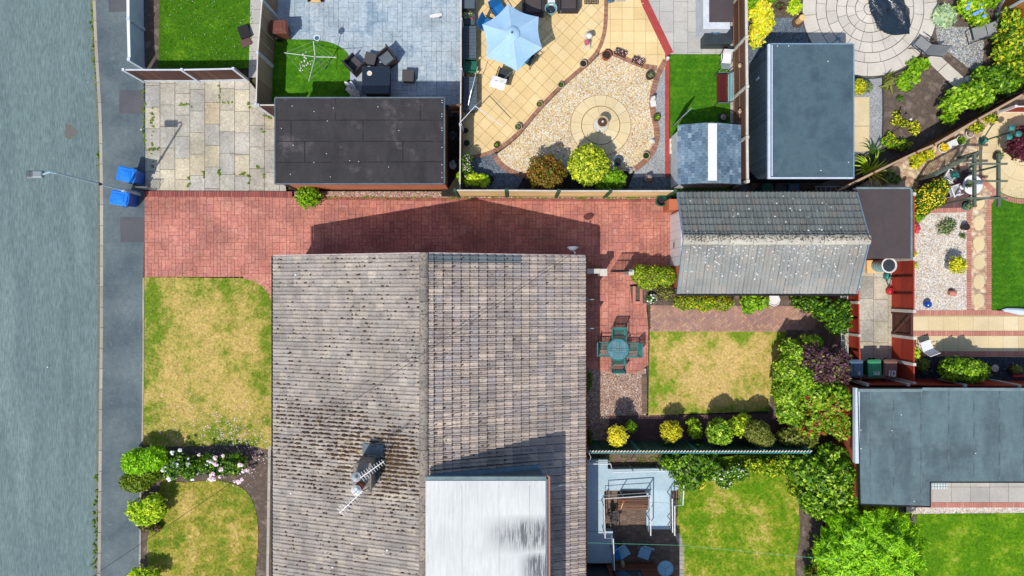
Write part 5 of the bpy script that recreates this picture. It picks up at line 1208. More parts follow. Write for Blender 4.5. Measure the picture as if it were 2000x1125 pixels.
# ================= grey patio things =================
bx,by=xy(636,135); t=thing('rotary_dryer','four armed rotary clothes dryer standing on the artificial grass','clothes dryer',(bx,by,0))
top=(bx,by,1.72); MB().tube([(bx,by,0),top],.022,8).build('pole',M['grey_metal'],t)
tips=[at(555,103,1.95),at(657,112,1.95),at(603,158,1.95),at(612,80,1.95)]
tx_,ty_=at(613,113,1.75)[:2]
for q in tips: MB().tube([(bx,by,1.6),(bx+(q[0]-bx)*.5,by+(q[1]-by)*.5,1.78),q],.013,6).build('arm',M['whitemetal'],t)
m=MB()
for f_ in(.45,.7,.98):
    o_=[0,2,1,3]; 
    for a,b in zip(o_,o_[1:]+o_[:1]):
        pa=[bx+(tips[a][0]-bx)*f_,by+(tips[a][1]-by)*f_,1.62+.33*f_];pb=[bx+(tips[b][0]-bx)*f_,by+(tips[b][1]-by)*f_,1.62+.33*f_]; m.bar(pa,pb,.003,.003)
m.build('line',M['cablew'],t)
p=at(620,75,1.7); t=thing('peg_basket','small white and blue peg basket hanging from the dryer arm','peg basket',p); MB().lathe([(.08,0),(.12,.03),(.13,.16),(.1,.16),(.08,.04)],p[0],p[1],1.62,14).build('basket',M['potwhite'],t); MB().disc((p[0],p[1]),.09,1.68,12,.05).build('pegs',M['potblue'],t)
# rattan table, chairs, stools
t=thing('patio_table','square dark glass topped rattan table in front of the black roofed garage','table',(*xy(735,160),0))
a=at(707,130,.74);b=at(761,184,.74); MB().box(a[0],b[0],b[1],a[1],.70,.74).build('tabletop',M['rattan'],t); MB().box(a[0]+.03,b[0]-.03,b[1]+.03,a[1]-.03,.742,.75).build('glass',M['tableglass'],t)
MB().box(a[0]+.08,b[0]-.08,b[1]+.08,a[1]-.08,0.03,.70).build('base',M['rattan'],t)
def stool(label,px,py,rz,g='square rattan stools'):
    t=proto('stool',label,'stool',g); MB().cbox(0,0,.02,.46,.46,.36).build('base',M['rattan'],t); MB().cbox(0,0,.38,.5,.5,.06).build('seat',M['rattanlid'],t,bevel=.015); x,y,_=at(px,py,.42); return place(t,(x,y,0),rz)
stool('square dark rattan stool standing alone to the right of the glass table',797,147,R(-3)); stool('square dark rattan stool tucked between the two rattan chairs',723,114,R(-15))
def rchair(label,px,py,rz,cush):
    t=proto('rattan_armchair',label,'armchair','dark rattan armchairs'); MB().cbox(0,0,.03,.58,.56,.30).build('base',M['rattan'],t)
    MB().cbox(0,-.02,.33,.5,.5,.08).build('seat_cushion',cush,t,bevel=.02); MB().cbox(0,.29,.03,.68,.06,.82).build('backrest',M['rattan'],t)
    for s in(-1,1): MB().cbox(s*.31,-.01,.03,.06,.56,.6).build('armrest',M['rattan'],t)
    x,y,_=at(px,py,.5); return place(t,(x,y,0),rz)
rchair('dark rattan armchair with bare seat left of the glass table',691,124,R(135),M['rattanlid']); rchair('dark rattan armchair with a teal cushion above the glass table',755,112,R(-52),M['lead'])
def clutter(name,label,cat,px,py,z,build): 
    x,y,_=at(px,py,z); t=thing(name,label,cat,(x,y,z)); build(t,x,y,z); return t
clutter('dish','small cream dish on the dark glass table','dish',722,144,.75,lambda t,x,y,z:(MB().lathe([(.05,0),(.1,.03),(.11,.05),(.08,.03)],x,y,z,14).build('rim',M['potwhite'],t),MB().disc((x,y),.06,z+.02,10,.02).build('contents',M['woodlight'],t)))
def crumple(nm,lab,cat,px,py,z,rx,ry,h,mt,n=18,rz_=0,j=.5):
    x,y,_=at(px,py,z); m=MB(); vs=[];K=7
    for i in range(K):
        r_=i/(K-1)
        for k_ in range(n):
            a=2*PI*k_/n; q=1+rnd.uniform(-j,j)*.35*(r_>0); xx,yy=rot((rx*r_*q*math.cos(a),ry*r_*q*math.sin(a)),rz_); vs.append((x+xx,y+yy,z+h*(1-r_**2)*rnd.uniform(.6,1.3)+.02*rnd.random()))
    m.add(vs,[(i*n+k_,i*n+(k_+1)%n,(i+1)*n+(k_+1)%n,(i+1)*n+k_) for i in range(K-1) for k_ in range(n)])
    return tag(m.build(nm,mt),lab,cat)
crumple('crumpled_cloth','crumpled white cloth lying beside the dark glass table','cloth',688,174,.25,.22,.42,.3,M['whitecloth'],rz_=R(40),j=.9)
t=thing('skateboard','white oval skateboard lying on the grey patio','skateboard',(*xy(852,32),0)); x,y=xy(852,32)
m=MB(); m.prism([(x+.28*math.copysign(abs(math.cos(a))**.7,math.cos(a)),y+.085*math.copysign(abs(math.sin(a))**.7,math.sin(a))+.05*math.cos(a)) for a in [2*PI*i/20 for i in range(20)]],.10,.115); m.build('deck',M['potwhite'],t)
for sx in(-1,1): MB().tube([(x+sx*.17,y-.08,.05),(x+sx*.17,y+.08,.05)],.03,10).build('wheels',M['blackmetal'],t)
t=thing('toy_scooter','small tan and black toy scooter cut off at the top edge','toy',(*xy(617,2),0)); x,y=xy(617,3); MB().cbox(x,y,.06,.5,.12,.03).build('deck',M['woodlight'],t); MB().tube([(x+.3,y-.03,.08),(x+.3,y+.03,.08)],.08,12).build('wheel',M['blackmetal'],t); MB().tube([(x-.27,y-.03,.08),(x-.27,y+.03,.08)],.08,12).build('wheel',M['blackmetal'],t);MB().tube([(x+.25,y,.1),(x+.2,y,.6)],.02,6).build('handlebar',M['blackmetal'],t)
x,y=xy(480,70); t=thing('planter_tub','black plastic tub with pinkish stones on the edge of the top left lawn','planter',(x,y,0)); MB().cbox(x,y+.12,0,.42,.5,.2,R(20),0,1.1,1.1).build('tub',M['potblack'],t); MB().cbox(x+.04,y-.3,0,.45,.35,.07,R(30)).build('paving_piece',M['darkpav'],t)
# gap between garage and fence
t=thing('timber_offcuts','pile of brown planks in the dark gap beside the black roofed garage','timber pile',(-2.4,7.2,0)); 
MB().bar((-2.65,7.62,1.0),(-2.1,7.68,1.0),.06,.9).bar((-2.6,7.5,.9),(-2.2,7.5,.95),.08,.05).build('planks',M['woodbrown'],t)
ground('soil_bed',PL([(862,205),(905,205),(905,384),(862,384)]),M['soildark'],.030)
for px,py,mm,lab in((884,232,'potblack','black rubbish sack in the dark gap behind the garage'),(884,265,'storage','grey rubbish sack in the dark gap behind the garage'),(884,322,'whitetrim','torn white sack in the dark gap behind the garage')): crumple('rubbish_sack',lab,'sack',px,py,.05,.16,.22,.16,M[mm],12)
# ================= golden patio things =================
px0=at(1000,66,2.25); t=thing('parasol','large pale blue six sided parasol over the patio table','parasol',(px0[0],px0[1],0))
rim=[at(992,8,2.0),at(1052,33,2.0),at(1059,94,2.0),at(1010,140,2.0),at(950,113,2.0),at(942,48,2.0)]; C_=at(1000,65,2.34); m=MB(); N_=8;vs=[];K=10
for i in range(K+1):
    f_=i/K
    for s_ in range(6):
        for k_ in range(N_):
            u=k_/N_; a=rim[s_];b=rim[(s_+1)%6]; ex=[a[d]+(b[d]-a[d])*u for d in range(3)]; sagf=1-.07*f_*math.sin(PI*u); vs.append((C_[0]+(ex[0]-C_[0])*f_*sagf,C_[1]+(ex[1]-C_[1])*f_*sagf,C_[2]+(ex[2]-C_[2])*f_-.05*math.sin(PI*u)*f_*(1-f_*.3)+(0 if i<K else -.0)))
n=6*N_
m.add(vs,[(i*n+k_,i*n+(k_+1)%n,(i+1)*n+(k_+1)%n,(i+1)*n+k_) for i in range(K) for k_ in range(n)])
m.build('canopy',M['parasol'],t,smooth=False)
m=MB(); m.lathe([(.31,-.01),(.2,.05),(.06,.09),(.0,.1)],C_[0],C_[1],C_[2]-.02,18); m.build('vent',M['parasol'],t)
MB().lathe([(.04,0),(.045,.05),(.0,.08)],C_[0],C_[1],C_[2]+.07,10).build('finial',M['blackmetal'],t)
MB().tube([(C_[0],C_[1],0),(C_[0],C_[1],2.5)],.025,8).build('pole',M['grey_metal'],t); MB().lathe([(.28,0),(.26,.06),(.05,.09)],C_[0],C_[1],0.03,18).build('base',M['darkmetal'],t)
m=MB()
for a in rim: m.bar((C_[0],C_[1],C_[2]-.06),(C_[0]+(a[0]-C_[0])*.98,C_[1]+(a[1]-C_[1])*.98,a[2]-.015),.02,.02)
m.build('ribs',M['grey_metal'],t)
m=MB()
for a in rim: m.bar((C_[0]+(a[0]-C_[0])*.2,C_[1]+(a[1]-C_[1])*.2,C_[2]+(a[2]-C_[2])*.2+.006),(a[0],a[1],a[2]+.008),.022,.008)
m.build('seams',M['whitetrim'],t)
x,y,_=at(1006,100,.73); t=thing('patio_table','round cyan glass patio table under the blue parasol','table',(x,y,0))
MB().disc((x,y),.72,.70,32,.03).build('tabletop',M['cyanglass'],t)
for a in(.7,2.3,3.9,5.4): MB().tube([(x+.5*math.cos(a),y+.5*math.sin(a),0),(x+.4*math.cos(a),y+.4*math.sin(a),.7)],.02,6).build('leg',M['darkmetal'],t)
def sc_chair(lab,px,py,rz,seat,z=.6,fr='darkmetal',**k):
    t=chair('patio_chair',lab,'chair',M[fr],M[seat],group='chairs round the parasol table',**k); x,y,_=at(px,py,z); return place(t,(x,y,0),rz)
sc_chair('blue padded patio chair above the parasol, upper of two',974,18,R(36),'bluecloth',w=.55,bh=.95,recline=.3)
sc_chair('blue padded patio chair at the left edge of the parasol',953,48,R(64),'bluecloth',w=.55,bh=.95,recline=.3)
sc_chair('black framed patio chair with a white towel below the parasol',984,143,R(162),'storagedark',w=.5,bh=.95,recline=.5)
sc_chair('black framed patio chair at the lower right edge of the parasol',1034,112,R(230),'storagedark',w=.5,bh=.85)
p=at(973,161,.95); t=MB(); 
vs=[];nx=8
c_=(p[0],p[1]); 
for j in range(nx+1):
    for i in range(nx+1):
        u=i/nx-.5;v=j/nx-.5; q=rot((u*.64,v*.5),R(-17)); vs.append((c_[0]+q[0],c_[1]+q[1],.93+.03*math.sin(u*9)*math.cos(v*7)-.10*abs(v)))
t.add(vs,[(j*(nx+1)+i,j*(nx+1)+i+1,(j+1)*(nx+1)+i+1,(j+1)*(nx+1)+i) for j in range(nx) for i in range(nx)]); tag(t.build('towel',M['whitecloth'],smooth=True),'white towel draped over the back of the black chair below the parasol','towel')
def sofa(lab,x0,x1,y0,y1,py):
    a=at(x0,py,.4);b=at(x1,y0,.4); t=thing('rattan_sofa',lab,'sofa',((a[0]+b[0])/2,a[1],0),0,'brown patio sofas'); yb=at(x0,y1,.4)[1]; MB().box(a[0],b[0],yb,yb+1.3,0,.36).build('base',M['rattan'],t); MB().box(a[0]+.1,b[0]-.1,yb+.08,yb+1.25,.36,.46).build('seat_cushion',M['feltbrown'],t,bevel=.03)
    for xx in(a[0],b[0]-.09): MB().box(xx,xx+.09,yb,yb+1.3,.36,.6).build('armrest',M['rattan'],t)
sofa('dark brown patio sofa at the top edge above the parasol',1020,1062,0,28,28); sofa('dark brown patio sofa at the top edge right of the green basket',1090,1130,0,20,20)
p=at(1076,17,.5); t=thing('tall_basket','pale green open topped tub between the two brown sofas','tub',(p[0],p[1],0)); MB().lathe([(.15,0),(.24,.55),(.27,.56),(.23,.52),(.14,.1)],p[0],p[1],0,18,sx=1,sy=.95).build('tub',M['butt'],t); MB().disc((p[0],p[1]),.19,.3,14,.08).build('contents',M['tarp'],t)
p=at(1077,2,.5); t=thing('white_tray','white rounded plastic tray behind the green tub','tray',(p[0],p[1],.4)); MB().cbox(p[0],p[1],.4,.3,.3,.08,0,0,1.1,1.1).build('tray',M['potwhite'],t,bevel=.03)
p=xy(1155,3); t=thing('drain_grate','square dark lattice drain grate on the patio at the top edge','grate',(*p,0)); m=MB()
for i in range(9): m.bar((p[0]-.3+i*.075,p[1]-.12,.05),(p[0]-.3+i*.075,p[1]+.2,.05),.03,.02)
for i in range(5): m.bar((p[0]-.3,p[1]-.12+i*.08,.055),(p[0]+.3,p[1]-.12+i*.08,.055),.03,.02)
m.build('bars',M['darkmetal'],t)
p=xy(1192,2); tag(MB().cbox(p[0],p[1],0.03,.28,.2,.16,R(8)).build('blue_box',M['potblue'],bevel=.02),'small blue box on the straight laid golden slabs at the top edge','box')
p=xy(1212,0); tag(MB().cbox(p[0],p[1],0.03,.4,.16,.03,0).build('doormat',M['concrete']),'narrow grey mat on the golden slabs at the top edge','mat')
# figurine
x,y=xy(1146,86); t=thing('garden_figurine','white and pink garden figurine on thin legs beside the curved brick edging','figurine',(x,y,0))
MB().blob((x+.04,y+.13,.62),(.15,.13,.16),10,6,.15).blob((x-.06,y+.18,.55),(.12,.1,.1),8,5,.2).build('body',M['potwhite'],t,smooth=True); MB().cbox(x-.04,y-.07,.3,.2,.2,.22,R(15),0,.9,.9).build('skirt',M['pink'],t,bevel=.04)
for a,b in(((-.09,-.14),(-.2,-.26)),((.08,-.1),(.1,-.3)),((-.02,-.1),(-.14,-.2)),((.1,.0),(.14,-.28))): MB().tube([(x+a[0],y+a[1],.35),(x+b[0],y+b[1],.02)],.016,6).build('leg',M['potwhite'],t)
MB().tube([(x+.03,y+.24,.6),(x-.02,y+.32,.62),(x-.12,y+.28,.6)],.01,5).build('rope',M['potdark'],t)
# left side storage
def sbox(lab,x0,x1,y0,y1,h,slats=8,mt='storage',cat='storage box',lid2=None):
    a=at(x0,y1,h);b=at(x1,y0,h); t=thing('storage_box',lab,cat,((a[0]+b[0])/2,(a[1]+b[1])/2,0)); MB().box(a[0]+.03,b[0]-.03,a[1]+.03,b[1]-.03,0,h-.06).build('body',M['storagedark'],t); m=MB(); n=slats
    for i in range(n): m.box(a[0],b[0],a[1]+(b[1]-a[1])*i/n+.005,a[1]+(b[1]-a[1])*(i+1)/n-.005,h-.06,h)
    m.build('lid',M[mt],t); return t
sbox('long grey ribbed storage box beside the thin fence above the green chair',903,930,50,115,.6,10)
sbox('long grey ribbed storage box beside the thin fence below the green chair',905,931,150,215,.6,10)
sbox('dark storage cupboard at the top of the thin fence',901,927,-20,16,1.1,2,'storage','cupboard'); 
t=thing('planter_box','grey box planter with pink and green bedding plants beside the thin fence','planter',(*xy(914,36),0)); a=at(903,48,.45);b=at(927,20,.45); MB().box(a[0],b[0],a[1],b[1],0,.45).build('box',M['storage'],t); SEED[0]+=1; leafcloud('foliage',[(a[0]+.22,a[1]+.42,.55,.24,.24,.14)],.05,900,[M['lf_bright'],M['fl_pink'],M['fl_white']],t,seed=91,shell=.5,mi_frac=[.6,.25,.15]); MB().blob((b[0]-.1,a[1]+.25,.5),(.05,.06,.05)).build('flower',M['redplastic'],t)
t=chair('plastic_chair','green moulded plastic armchair between the two grey storage boxes','chair',M['greenplastic'],M['greenplastic'],w=.5,d=.5,bh=.8,legr=.025,thick=.03); x,y,_=at(920,130,.5); place(t,(x,y,0),R(90))
for s in(-1,1): pass
for px,py,r_,lab in((910,258,.14,'empty pale pot by the thin fence, upper one'),(912,282,.155,'empty pale pot by the thin fence, lower one')):
    pot('plant_pot',lab,'plant pot',xy(px,py),r_,.28,M['potpale'],M['soildark'],group='pale pots')
tag(MB().tube([at(933,130,1.2),at(906,236,.4)],.012,6).tube([at(921,175,.9),at(908,236,.4)],.022,6).build('line_prop',M['potblue']),'blue and white clothes line prop leaning over the lower storage box','pole')
t=thing('folded_line_pole','thin white angled pole reaching out over the golden slabs','pole',(*xy(905,255),0)); MB().tube([xy(903,258)+(1.6,),at(928,207,1.6)],.016,6).build('upright',M['whitemetal'],t); MB().tube([at(928,207,1.6),at(981,246,1.1)],.02,6).build('arm',M['whitemetal'],t); MB().tube([(xy(903,258)[0],xy(903,258)[1],0),(xy(903,258)[0],xy(903,258)[1],1.6)],.02,6).build('post',M['whitemetal'],t)
tag(MB().tube([at(928,207,1.6),at(1090,55,1.7),at(1096,20,1.7)],.004,4).build('washing_line',M['cablew']),'thin white washing line stretched across the golden patio','washing line')
g='plant pots along the curved brick edging'
for px,py,r_,h,pm,pl2,ph,lab in(
 (1183,112,.20,.34,'terracotta',None,0,'large terracotta pot of bare soil at the tip of the gravel'),
 (1138,128,.155,.28,'potpale',None,0,'pale pot of bare soil next to the curved brick edging'),
 (1095,168,.13,.2,'potpale','lf_mid',.05,'small pale pot with a green plant and white stone halfway along the edging'),
 (1053,206,.13,.22,'potpale','lf_olive',.06,'small pale pot with an olive plant on the slab side of the edging'),
 (1012,250,.15,.24,'potpale','lf_grey',.08,'pale pot with grey green trailing leaves beside the edging'),
 (970,285,.12,.2,'potdark','lf_bright',.1,'dark oval pot with a bright green plant near the end of the edging'),
 (1268,150,.19,.26,'potdark','lf_grey',.12,'dark pot with blue green succulents on the right edging'),
 (1260,306,.15,.24,'potpale','lf_dark',.05,'pale pot with dark plant at the lower right of the gravel'),
 (1205,318,.19,.3,'potblue',None,0,'blue glazed pot beside the large golden bush'),
 (957,352,.17,.28,'potblack','lf_dark',.03,'black pot with a dark plant beside the lime shrub'),
 (1281,232,.15,.24,'potdark','lf_bright',.18,'dark pot with a tall bright green plant on the right edging')):
    pot('plant_pot',lab,'plant pot',xy(px,py),r_,h,M[pm],M['soildark'],M[pl2] if pl2 else None,group=g,ph=ph*.8,leaf=.045,pr=r_*.68)
for px,py,lab in((1211,105,'wire trough of dark pink plants on the brick edging, left one'),(1245,121,'wire trough of dark pink plants on the brick edging, right one')):
    x,y=xy(px,py); t=thing('trough_planter',lab,'planter',(x,y,0)); MB().cbox(x,y,.0,.52,.24,.2,R(-22)).build('trough',M['potdark'],t); leafcloud('foliage',[(x-.1,y+.04,.22,.2,.12,.06),(x+.1,y-.04,.22,.2,.12,.06)],.04,1500,[M['lf_maple'],M['fl_pink'],M['lf_mid']],t,seed=int(px),shell=.5,mi_frac=[.6,.2,.2],zmin=.15)
    m=MB()
    for k_ in range(8): q=rot((-.24+k_*.068,0),R(-22)); e_=rot((0,.11),R(-22)); m.bar((x+q[0]-e_[0],y+q[1]-e_[1],.21),(x+q[0]+e_[0],y+q[1]+e_[1],.21),.008,.008)
    m.build('wire',M['darkmetal'],t)
x,y=cc; t=thing('fountain','round stone fountain with a small urn in the middle of the gravel circle','fountain',(x,y,0)); MB().lathe([(.33,0),(.33,.06),(.3,.08),(.14,.08),(.1,.35),(.12,.42)],x,y,.03,24).build('pedestal',M['concpost'],t)
MB().lathe([(.1,0),(.2,.1),(.24,.2),(.25,.24),(.21,.24),(.19,.15)],x,y,.45,20).build('bowl',M['potpale'],t); MB().disc((x,y),.2,.6,18,.02).build('water',M['potdark'],t);MB().lathe([(.04,0),(.05,.1),(.02,.16),(.03,.22),(0.,.25)],x,y,.62,10).build('finial',M['potwhite'],t)
x,y=xy(1274,197); t=thing('garden_statue','small white statue standing on the right hand brick edging','statue',(x,y,0)); MB().cbox(x+.02,y-.13,0,.24,.3,.12,R(10)).build('plinth',M['potwhite'],t);MB().lathe([(.1,0),(.12,.1),(.08,.25),(.05,.3),(.07,.36),(.0,.43)],x,y+.05,.1,12).build('figure',M['potwhite'],t,smooth=True)
x,y=xy(1274,276); crumple('stone_lump','pale lump of stone on the lower right brick edging','stone',1274,276,.03,.13,.13,.18,M['potwhite'],10); crumple('stone_lump','white rough stone at the end of the lower brick edging','stone',1230,333,.03,.14,.16,.2,M['concpost'],10)
x,y=xy(1265,349); t=thing('garden_figurine','grey green squat figurine in the shaded grey gravel corner','figurine',(x,y,0)); MB().lathe([(.12,0),(.19,.12),(.16,.26),(.08,.32),(.11,.4),(.09,.48),(0.,.52)],x,y,.0,14).build('body',M['gnome'],t,smooth=True); MB().blob((x-.12,y-.03,.2),(.05,.05,.09)).blob((x+.12,y-.03,.2),(.05,.05,.09)).build('arms',M['gnome'],t,smooth=True)
t=thing('compost_bin','dark green round tub at the end of the timber fence by the tiled garage','tub',(*xy(1291,393,.5),0)); x,y,_=at(1292,392,.5); MB().lathe([(.17,0),(.21,.48),(.25,.5),(.25,.53),(.2,.53),(.17,.2)],x,y,0,20).build('tub',M['bingreenb'],t); MB().disc((x,y),.18,.3,16,.03).build('contents',M['potblack'],t)
p=xy(1302,117); t=thing('kerb_lamp','small white ball lamp on the end of the red strip','garden lamp',(*p,0)); MB().cbox(p[0],p[1],0,.09,.09,.2).build('stem',M['potwhite'],t); MB().blob((p[0],p[1],.26),(.08,.08,.08),10,6,0).build('globe',M['potwhite'],t,smooth=True)
# ================= garden E things =================
t=thing('garden_bench','garden bench with maroon slats and pale blue scroll back against the ribbed fence','bench',(*xy(1410,172),0)); A=at(1400,145,.42);B=at(1418,202,.42); y0,y1=B[1],A[1]; m=MB()
for i in range(5): m.box(A[0]+i*.09,A[0]+i*.09+.075,y0,y1,.40,.43)
m.build('seat',M['maroon'],t); X=A[0]+.46; m=MB()
for i in range(3):m.bar((X+.02+.06*i,y0+.03,.5+.13*i),(X+.02+.06*i,y1-.03,.5+.13*i),.03,.03)
for i in range(16):
    y=y0+.06+(y1-y0-.12)*i/15; m.bar((X+.03,y-.04,.5),(X+.16,y+.04,.78),.018,.018).bar((X+.03,y+.04,.5),(X+.16,y-.04,.78),.018,.018)
m.build('backrest',M['butt'],t)
for y in(y0-.02,y1+.02):
    MB().tube([(A[0]-.02,y,0),(A[0]+.02,y,.6),(X,y,.62),(X+.1,y,.85)],.022,6).tube([(X+.14,y,0),(X,y,.45),(X+.1,y,.85)],.02,6).build('end_frame',M['lead'],t)
t=chair('plastic_chair','white seated garden chair with grey frame above the maroon bench','chair',M['darkmetal'],M['whitemetal'],w=.42,d=.42,bh=.8,recline=.1); x,y,_=at(1419,113,.5); place(t,(x,y,0),R(-4))
t=thing('side_table','small square glass side table between bench and white chair','table',(*xy(1415,129),0)); x,y,_=at(1417,128,.4); MB().cbox(x,y,.38,.36,.3,.02).build('tabletop',M['felttrim'],t)
for sx in(-1,1):
    for sy in(-1,1): MB().tube([(x+sx*.16,y+sy*.13,0),(x+sx*.16,y+sy*.13,.38)],.012,6).build('leg',M['whitemetal'],t)
x,y=xy(1410,231); t=thing('stone_ornament','dark square ornament in the shade between bench and shingled shed','ornament',(x,y,0)); MB().cbox(x,y,0,.32,.3,.16).build('block',M['storagedark'],t); MB().lathe([(.1,0),(.13,.08),(.05,.14),(0,.2)],x,y,.16,10).build('top',M['gnome'],t)
x,y=xy(1311,287); t=thing('trough_planter','narrow white framed trough of yellow green plants beside the shingled shed','planter',(x,y,0)); MB().box(x-.1,x+.1,y-.32,y+.32,0,.2).build('trough',M['potwhite'],t); leafcloud('foliage',[(x,y+.15,.2,.08,.14,.08),(x,y-.15,.2,.08,.14,.08)],.05,1600,M['lf_lime'],t,seed=55,shell=.5,zmin=.12)
for px,py,lab in((1446,129,'upper small round brown ornament hanging on the ribbed fence'),(1449,218,'lower small round brown ornament hanging on the ribbed fence')):
    x,y,z_=at(px,py,1.0); z_=1.1; t=thing('wall_basket',lab,'hanging ornament',(9.72,y,z_),0,'ornaments on the ribbed fence'); MB().blob((9.64,y,z_),(.07,.1,.1),9,6,.2).build('ball',M['potpale'],t); MB().tube([(9.64,y,z_+.1),(9.7,y,z_+.2)],.01,5).build('hook',M['blackmetal'],t)
# behind the big shed
yb=4.28
for x0,mm,lab in((11.0,'bingreenb','dark green round tub in the narrow gap behind the large shed'),(11.55,'storagedark','charcoal round tub in the narrow gap behind the large shed')):
    t=thing('round_tub',lab,'tub',(x0,yb,0)); MB().lathe([(.2,0),(.24,.6),(.26,.62),(.22,.6)],x0,yb,0,18).build('tub',M[mm],t); MB().disc((x0,yb),.2,.5,14,.02).build('contents',M['lead'],t)
t=thing('blue_crate','blue plastic crate in the narrow gap behind the large shed','crate',(12.15,yb,0)); MB().box(11.95,12.4,yb-.15,yb+.2,0,.5).build('crate',M['bluecloth'],t); MB().box(12.0,12.33,yb-.12,yb+.17,.5,.51).build('contents',M['storage'],t)
t=thing('ladder','grey aluminium ladder lying on its side behind the tiled garage','ladder',(13.5,4.15,0)); m=MB(); m.bar((12.9,4.05,.9),(14.3,4.05,.9),.03,.06).bar((12.9,4.32,.9),(14.3,4.32,.9),.03,.06); m.build('rails',M['grey_metal'],t); m=MB()
for i in range(7): m.bar((12.95+i*.21,4.05,.9),(12.95+i*.21,4.32,.9),.03,.03)
m.build('rungs',M['grey_metal'],t)
for xx in(13.0,14.2): MB().box(xx-.03,xx+.03,4.05,4.32,0,.87).build('trestle',M['woodbrown'],t)
# ================= garden F things =================
# tarpaulin
m=MB(); poly=[(1688,-14),(1697,20),(1712,58),(1727,70),(1750,70),(1771,70),(1775,18),(1764,12),(1766,-30),(1690,-40)]; PT=PL(poly)
xs0,xs1,ys0,ys1=bb(PT); n1=46;grid={};vs=[];fs=[]
for j in range(n1+1):
    for i in range(n1+1):
        x=xs0+(xs1-xs0)*i/n1;y=ys0+(ys1-ys0)*j/n1
        u=x*2.2+y*.6;h=.12+.05*math.sin(u*3+1.3*math.sin(y*2))+.035*math.sin(x*7-y*4)+.03*abs(math.sin(x*4.2+y*2.5))+.015*rnd.random()
        grid[i,j]=len(vs);vs.append((x,y,h))
for j in range(n1):
    for i in range(n1):
        c_=[(xs0+(xs1-xs0)*(i+.5)/n1),(ys0+(ys1-ys0)*(j+.5)/n1)]
        if inside(c_,PT): fs.append((grid[i,j],grid[i+1,j],grid[i+1,j+1],grid[i,j+1]))
m.add(vs,fs); o=m.build('tarpaulin',M['tarp'],smooth=True); tag(o,'shiny black crumpled tarpaulin spread over the middle of the paved circle','tarpaulin')
lounger('grey sling reclining chair standing on the edge of the paved circle',(*at(1804,90,.4)[:2],0),R(-130),'grey reclining garden chairs',back=.62)
lounger('grey sling reclining chair on the flint gravel against the shrubs',(*xy(1905,70),0),R(-76),'grey reclining garden chairs',back=1.05)
x,y=xy(1556,45); t=thing('log_stump','upright wooden log stump in a dark tray on the slate bed','log',(x,y,0)); MB().lathe([(.22,0),(.23,.08),(.2,.1)],x,y,0,16).build('tray',M['potdark'],t); MB().lathe([(.13,0),(.14,.3),(.13,.46),(0,.47)],x+.02,y+.03,.08,12).build('log',M['woodlight'],t)
x,y,z_=at(1636,76,.6); t=thing('garden_lamp','small dark solar lamp behind the large shed corner','garden lamp',(x,y,0)); MB().tube([(x,y,0),(x,y,.6)],.015,6).build('stem',M['darkmetal'],t); MB().cbox(x,y,.6,.16,.12,.1).build('head',M['leadblue'],t)
for (a,b,lab) in(((1737,262),(1779,233),'thin dark stake with a white head leaning over the young plants in the soil'),((1760,206),(1757,221),'short dark stake standing in the soil bed')):
    p=xy(*a);q=at(*b,.9 if a[0]==1737 else .25); t=thing('plant_stake',lab,'stake',(p[0],p[1],0)); MB().tube([(p[0],p[1],0),q],.014,6).build('cane',M['blackmetal'],t); MB().blob(q,(.06,.05,.04),7,5,.3).build('head',M['potwhite'] if a[0]==1737 else M['blackmetal'],t)
x,y=xy(1893,152); crumple('stones','cluster of pale stones at the end of the cream stepping path','stones',1893,154,.03,.2,.16,.12,M['potwhite'],12)
# ================= garden G things =================
# pergola
t=thing('pergola','small sage green timber pergola over the round white table','pergola',(*xy(1880,380),0)); Z=2.15
for (px,py) in((1843,398),(1843,340),(1886,395),(1886,340)): p=xy(px,py); MB().cbox(p[0],p[1],0,.07,.07,Z-.08).build('post',M['pergola'],t)
for px in(1903,1950): a=at(px,303,Z);b=at(px,404,Z); MB().bar(a,b,.10,.13).build('beam',M['pergola'],t)
for py in(320,353.5,387): a=at(1888,py,Z+.1);b=at(1967,py,Z+.1); MB().bar(a,b,.07,.09).build('rafter',M['pergola'],t)
for (a,b) in(((1843,398),(1950,388)),((1843,340),(1903,320))): pass
x,y,_=at(1900,361,.72); t=thing('garden_table','round white metal table with a small green plant under the pergola','table',(x,y,0)); MB().disc((x,y),.42,.70,32,.02).build('tabletop',M['wrought'],t); MB().lathe([(.2,0),(.05,.05),(.03,.7)],x,y,0,12).build('pedestal',M['wrought'],t)
t=pot('plant_pot','small teal potted plant on the round white table','plant pot',(x-.28,y-.02,.72),.09,.12,M['teal'],M['soildark'],M['lf_grey'],ph=.12,leaf=.05,pr=.14)
for px,py,rz,lab in((1868,372,R(110),'white scrolled metal chair pushed up to the round white table'),(1857,345,R(60),'white scrolled metal chair holding a teal plant')):
    t=chair('wrought_chair',lab,'chair',M['wrought'],M['wrought'],w=.42,d=.42,bh=.85,lattice=True,recline=.35,legr=.012,group='white metal chairs'); x,y,_=at(px,py,.55); place(t,(x,y,0),rz)
x,y,_=at(1861,343,.5); pot('plant_pot','teal leaved plant in a pot standing on the white metal chair','plant pot',(x,y,.46),.1,.14,M['teal'],M['soildark'],M['teal'],ph=.12,leaf=.06,pr=.16)
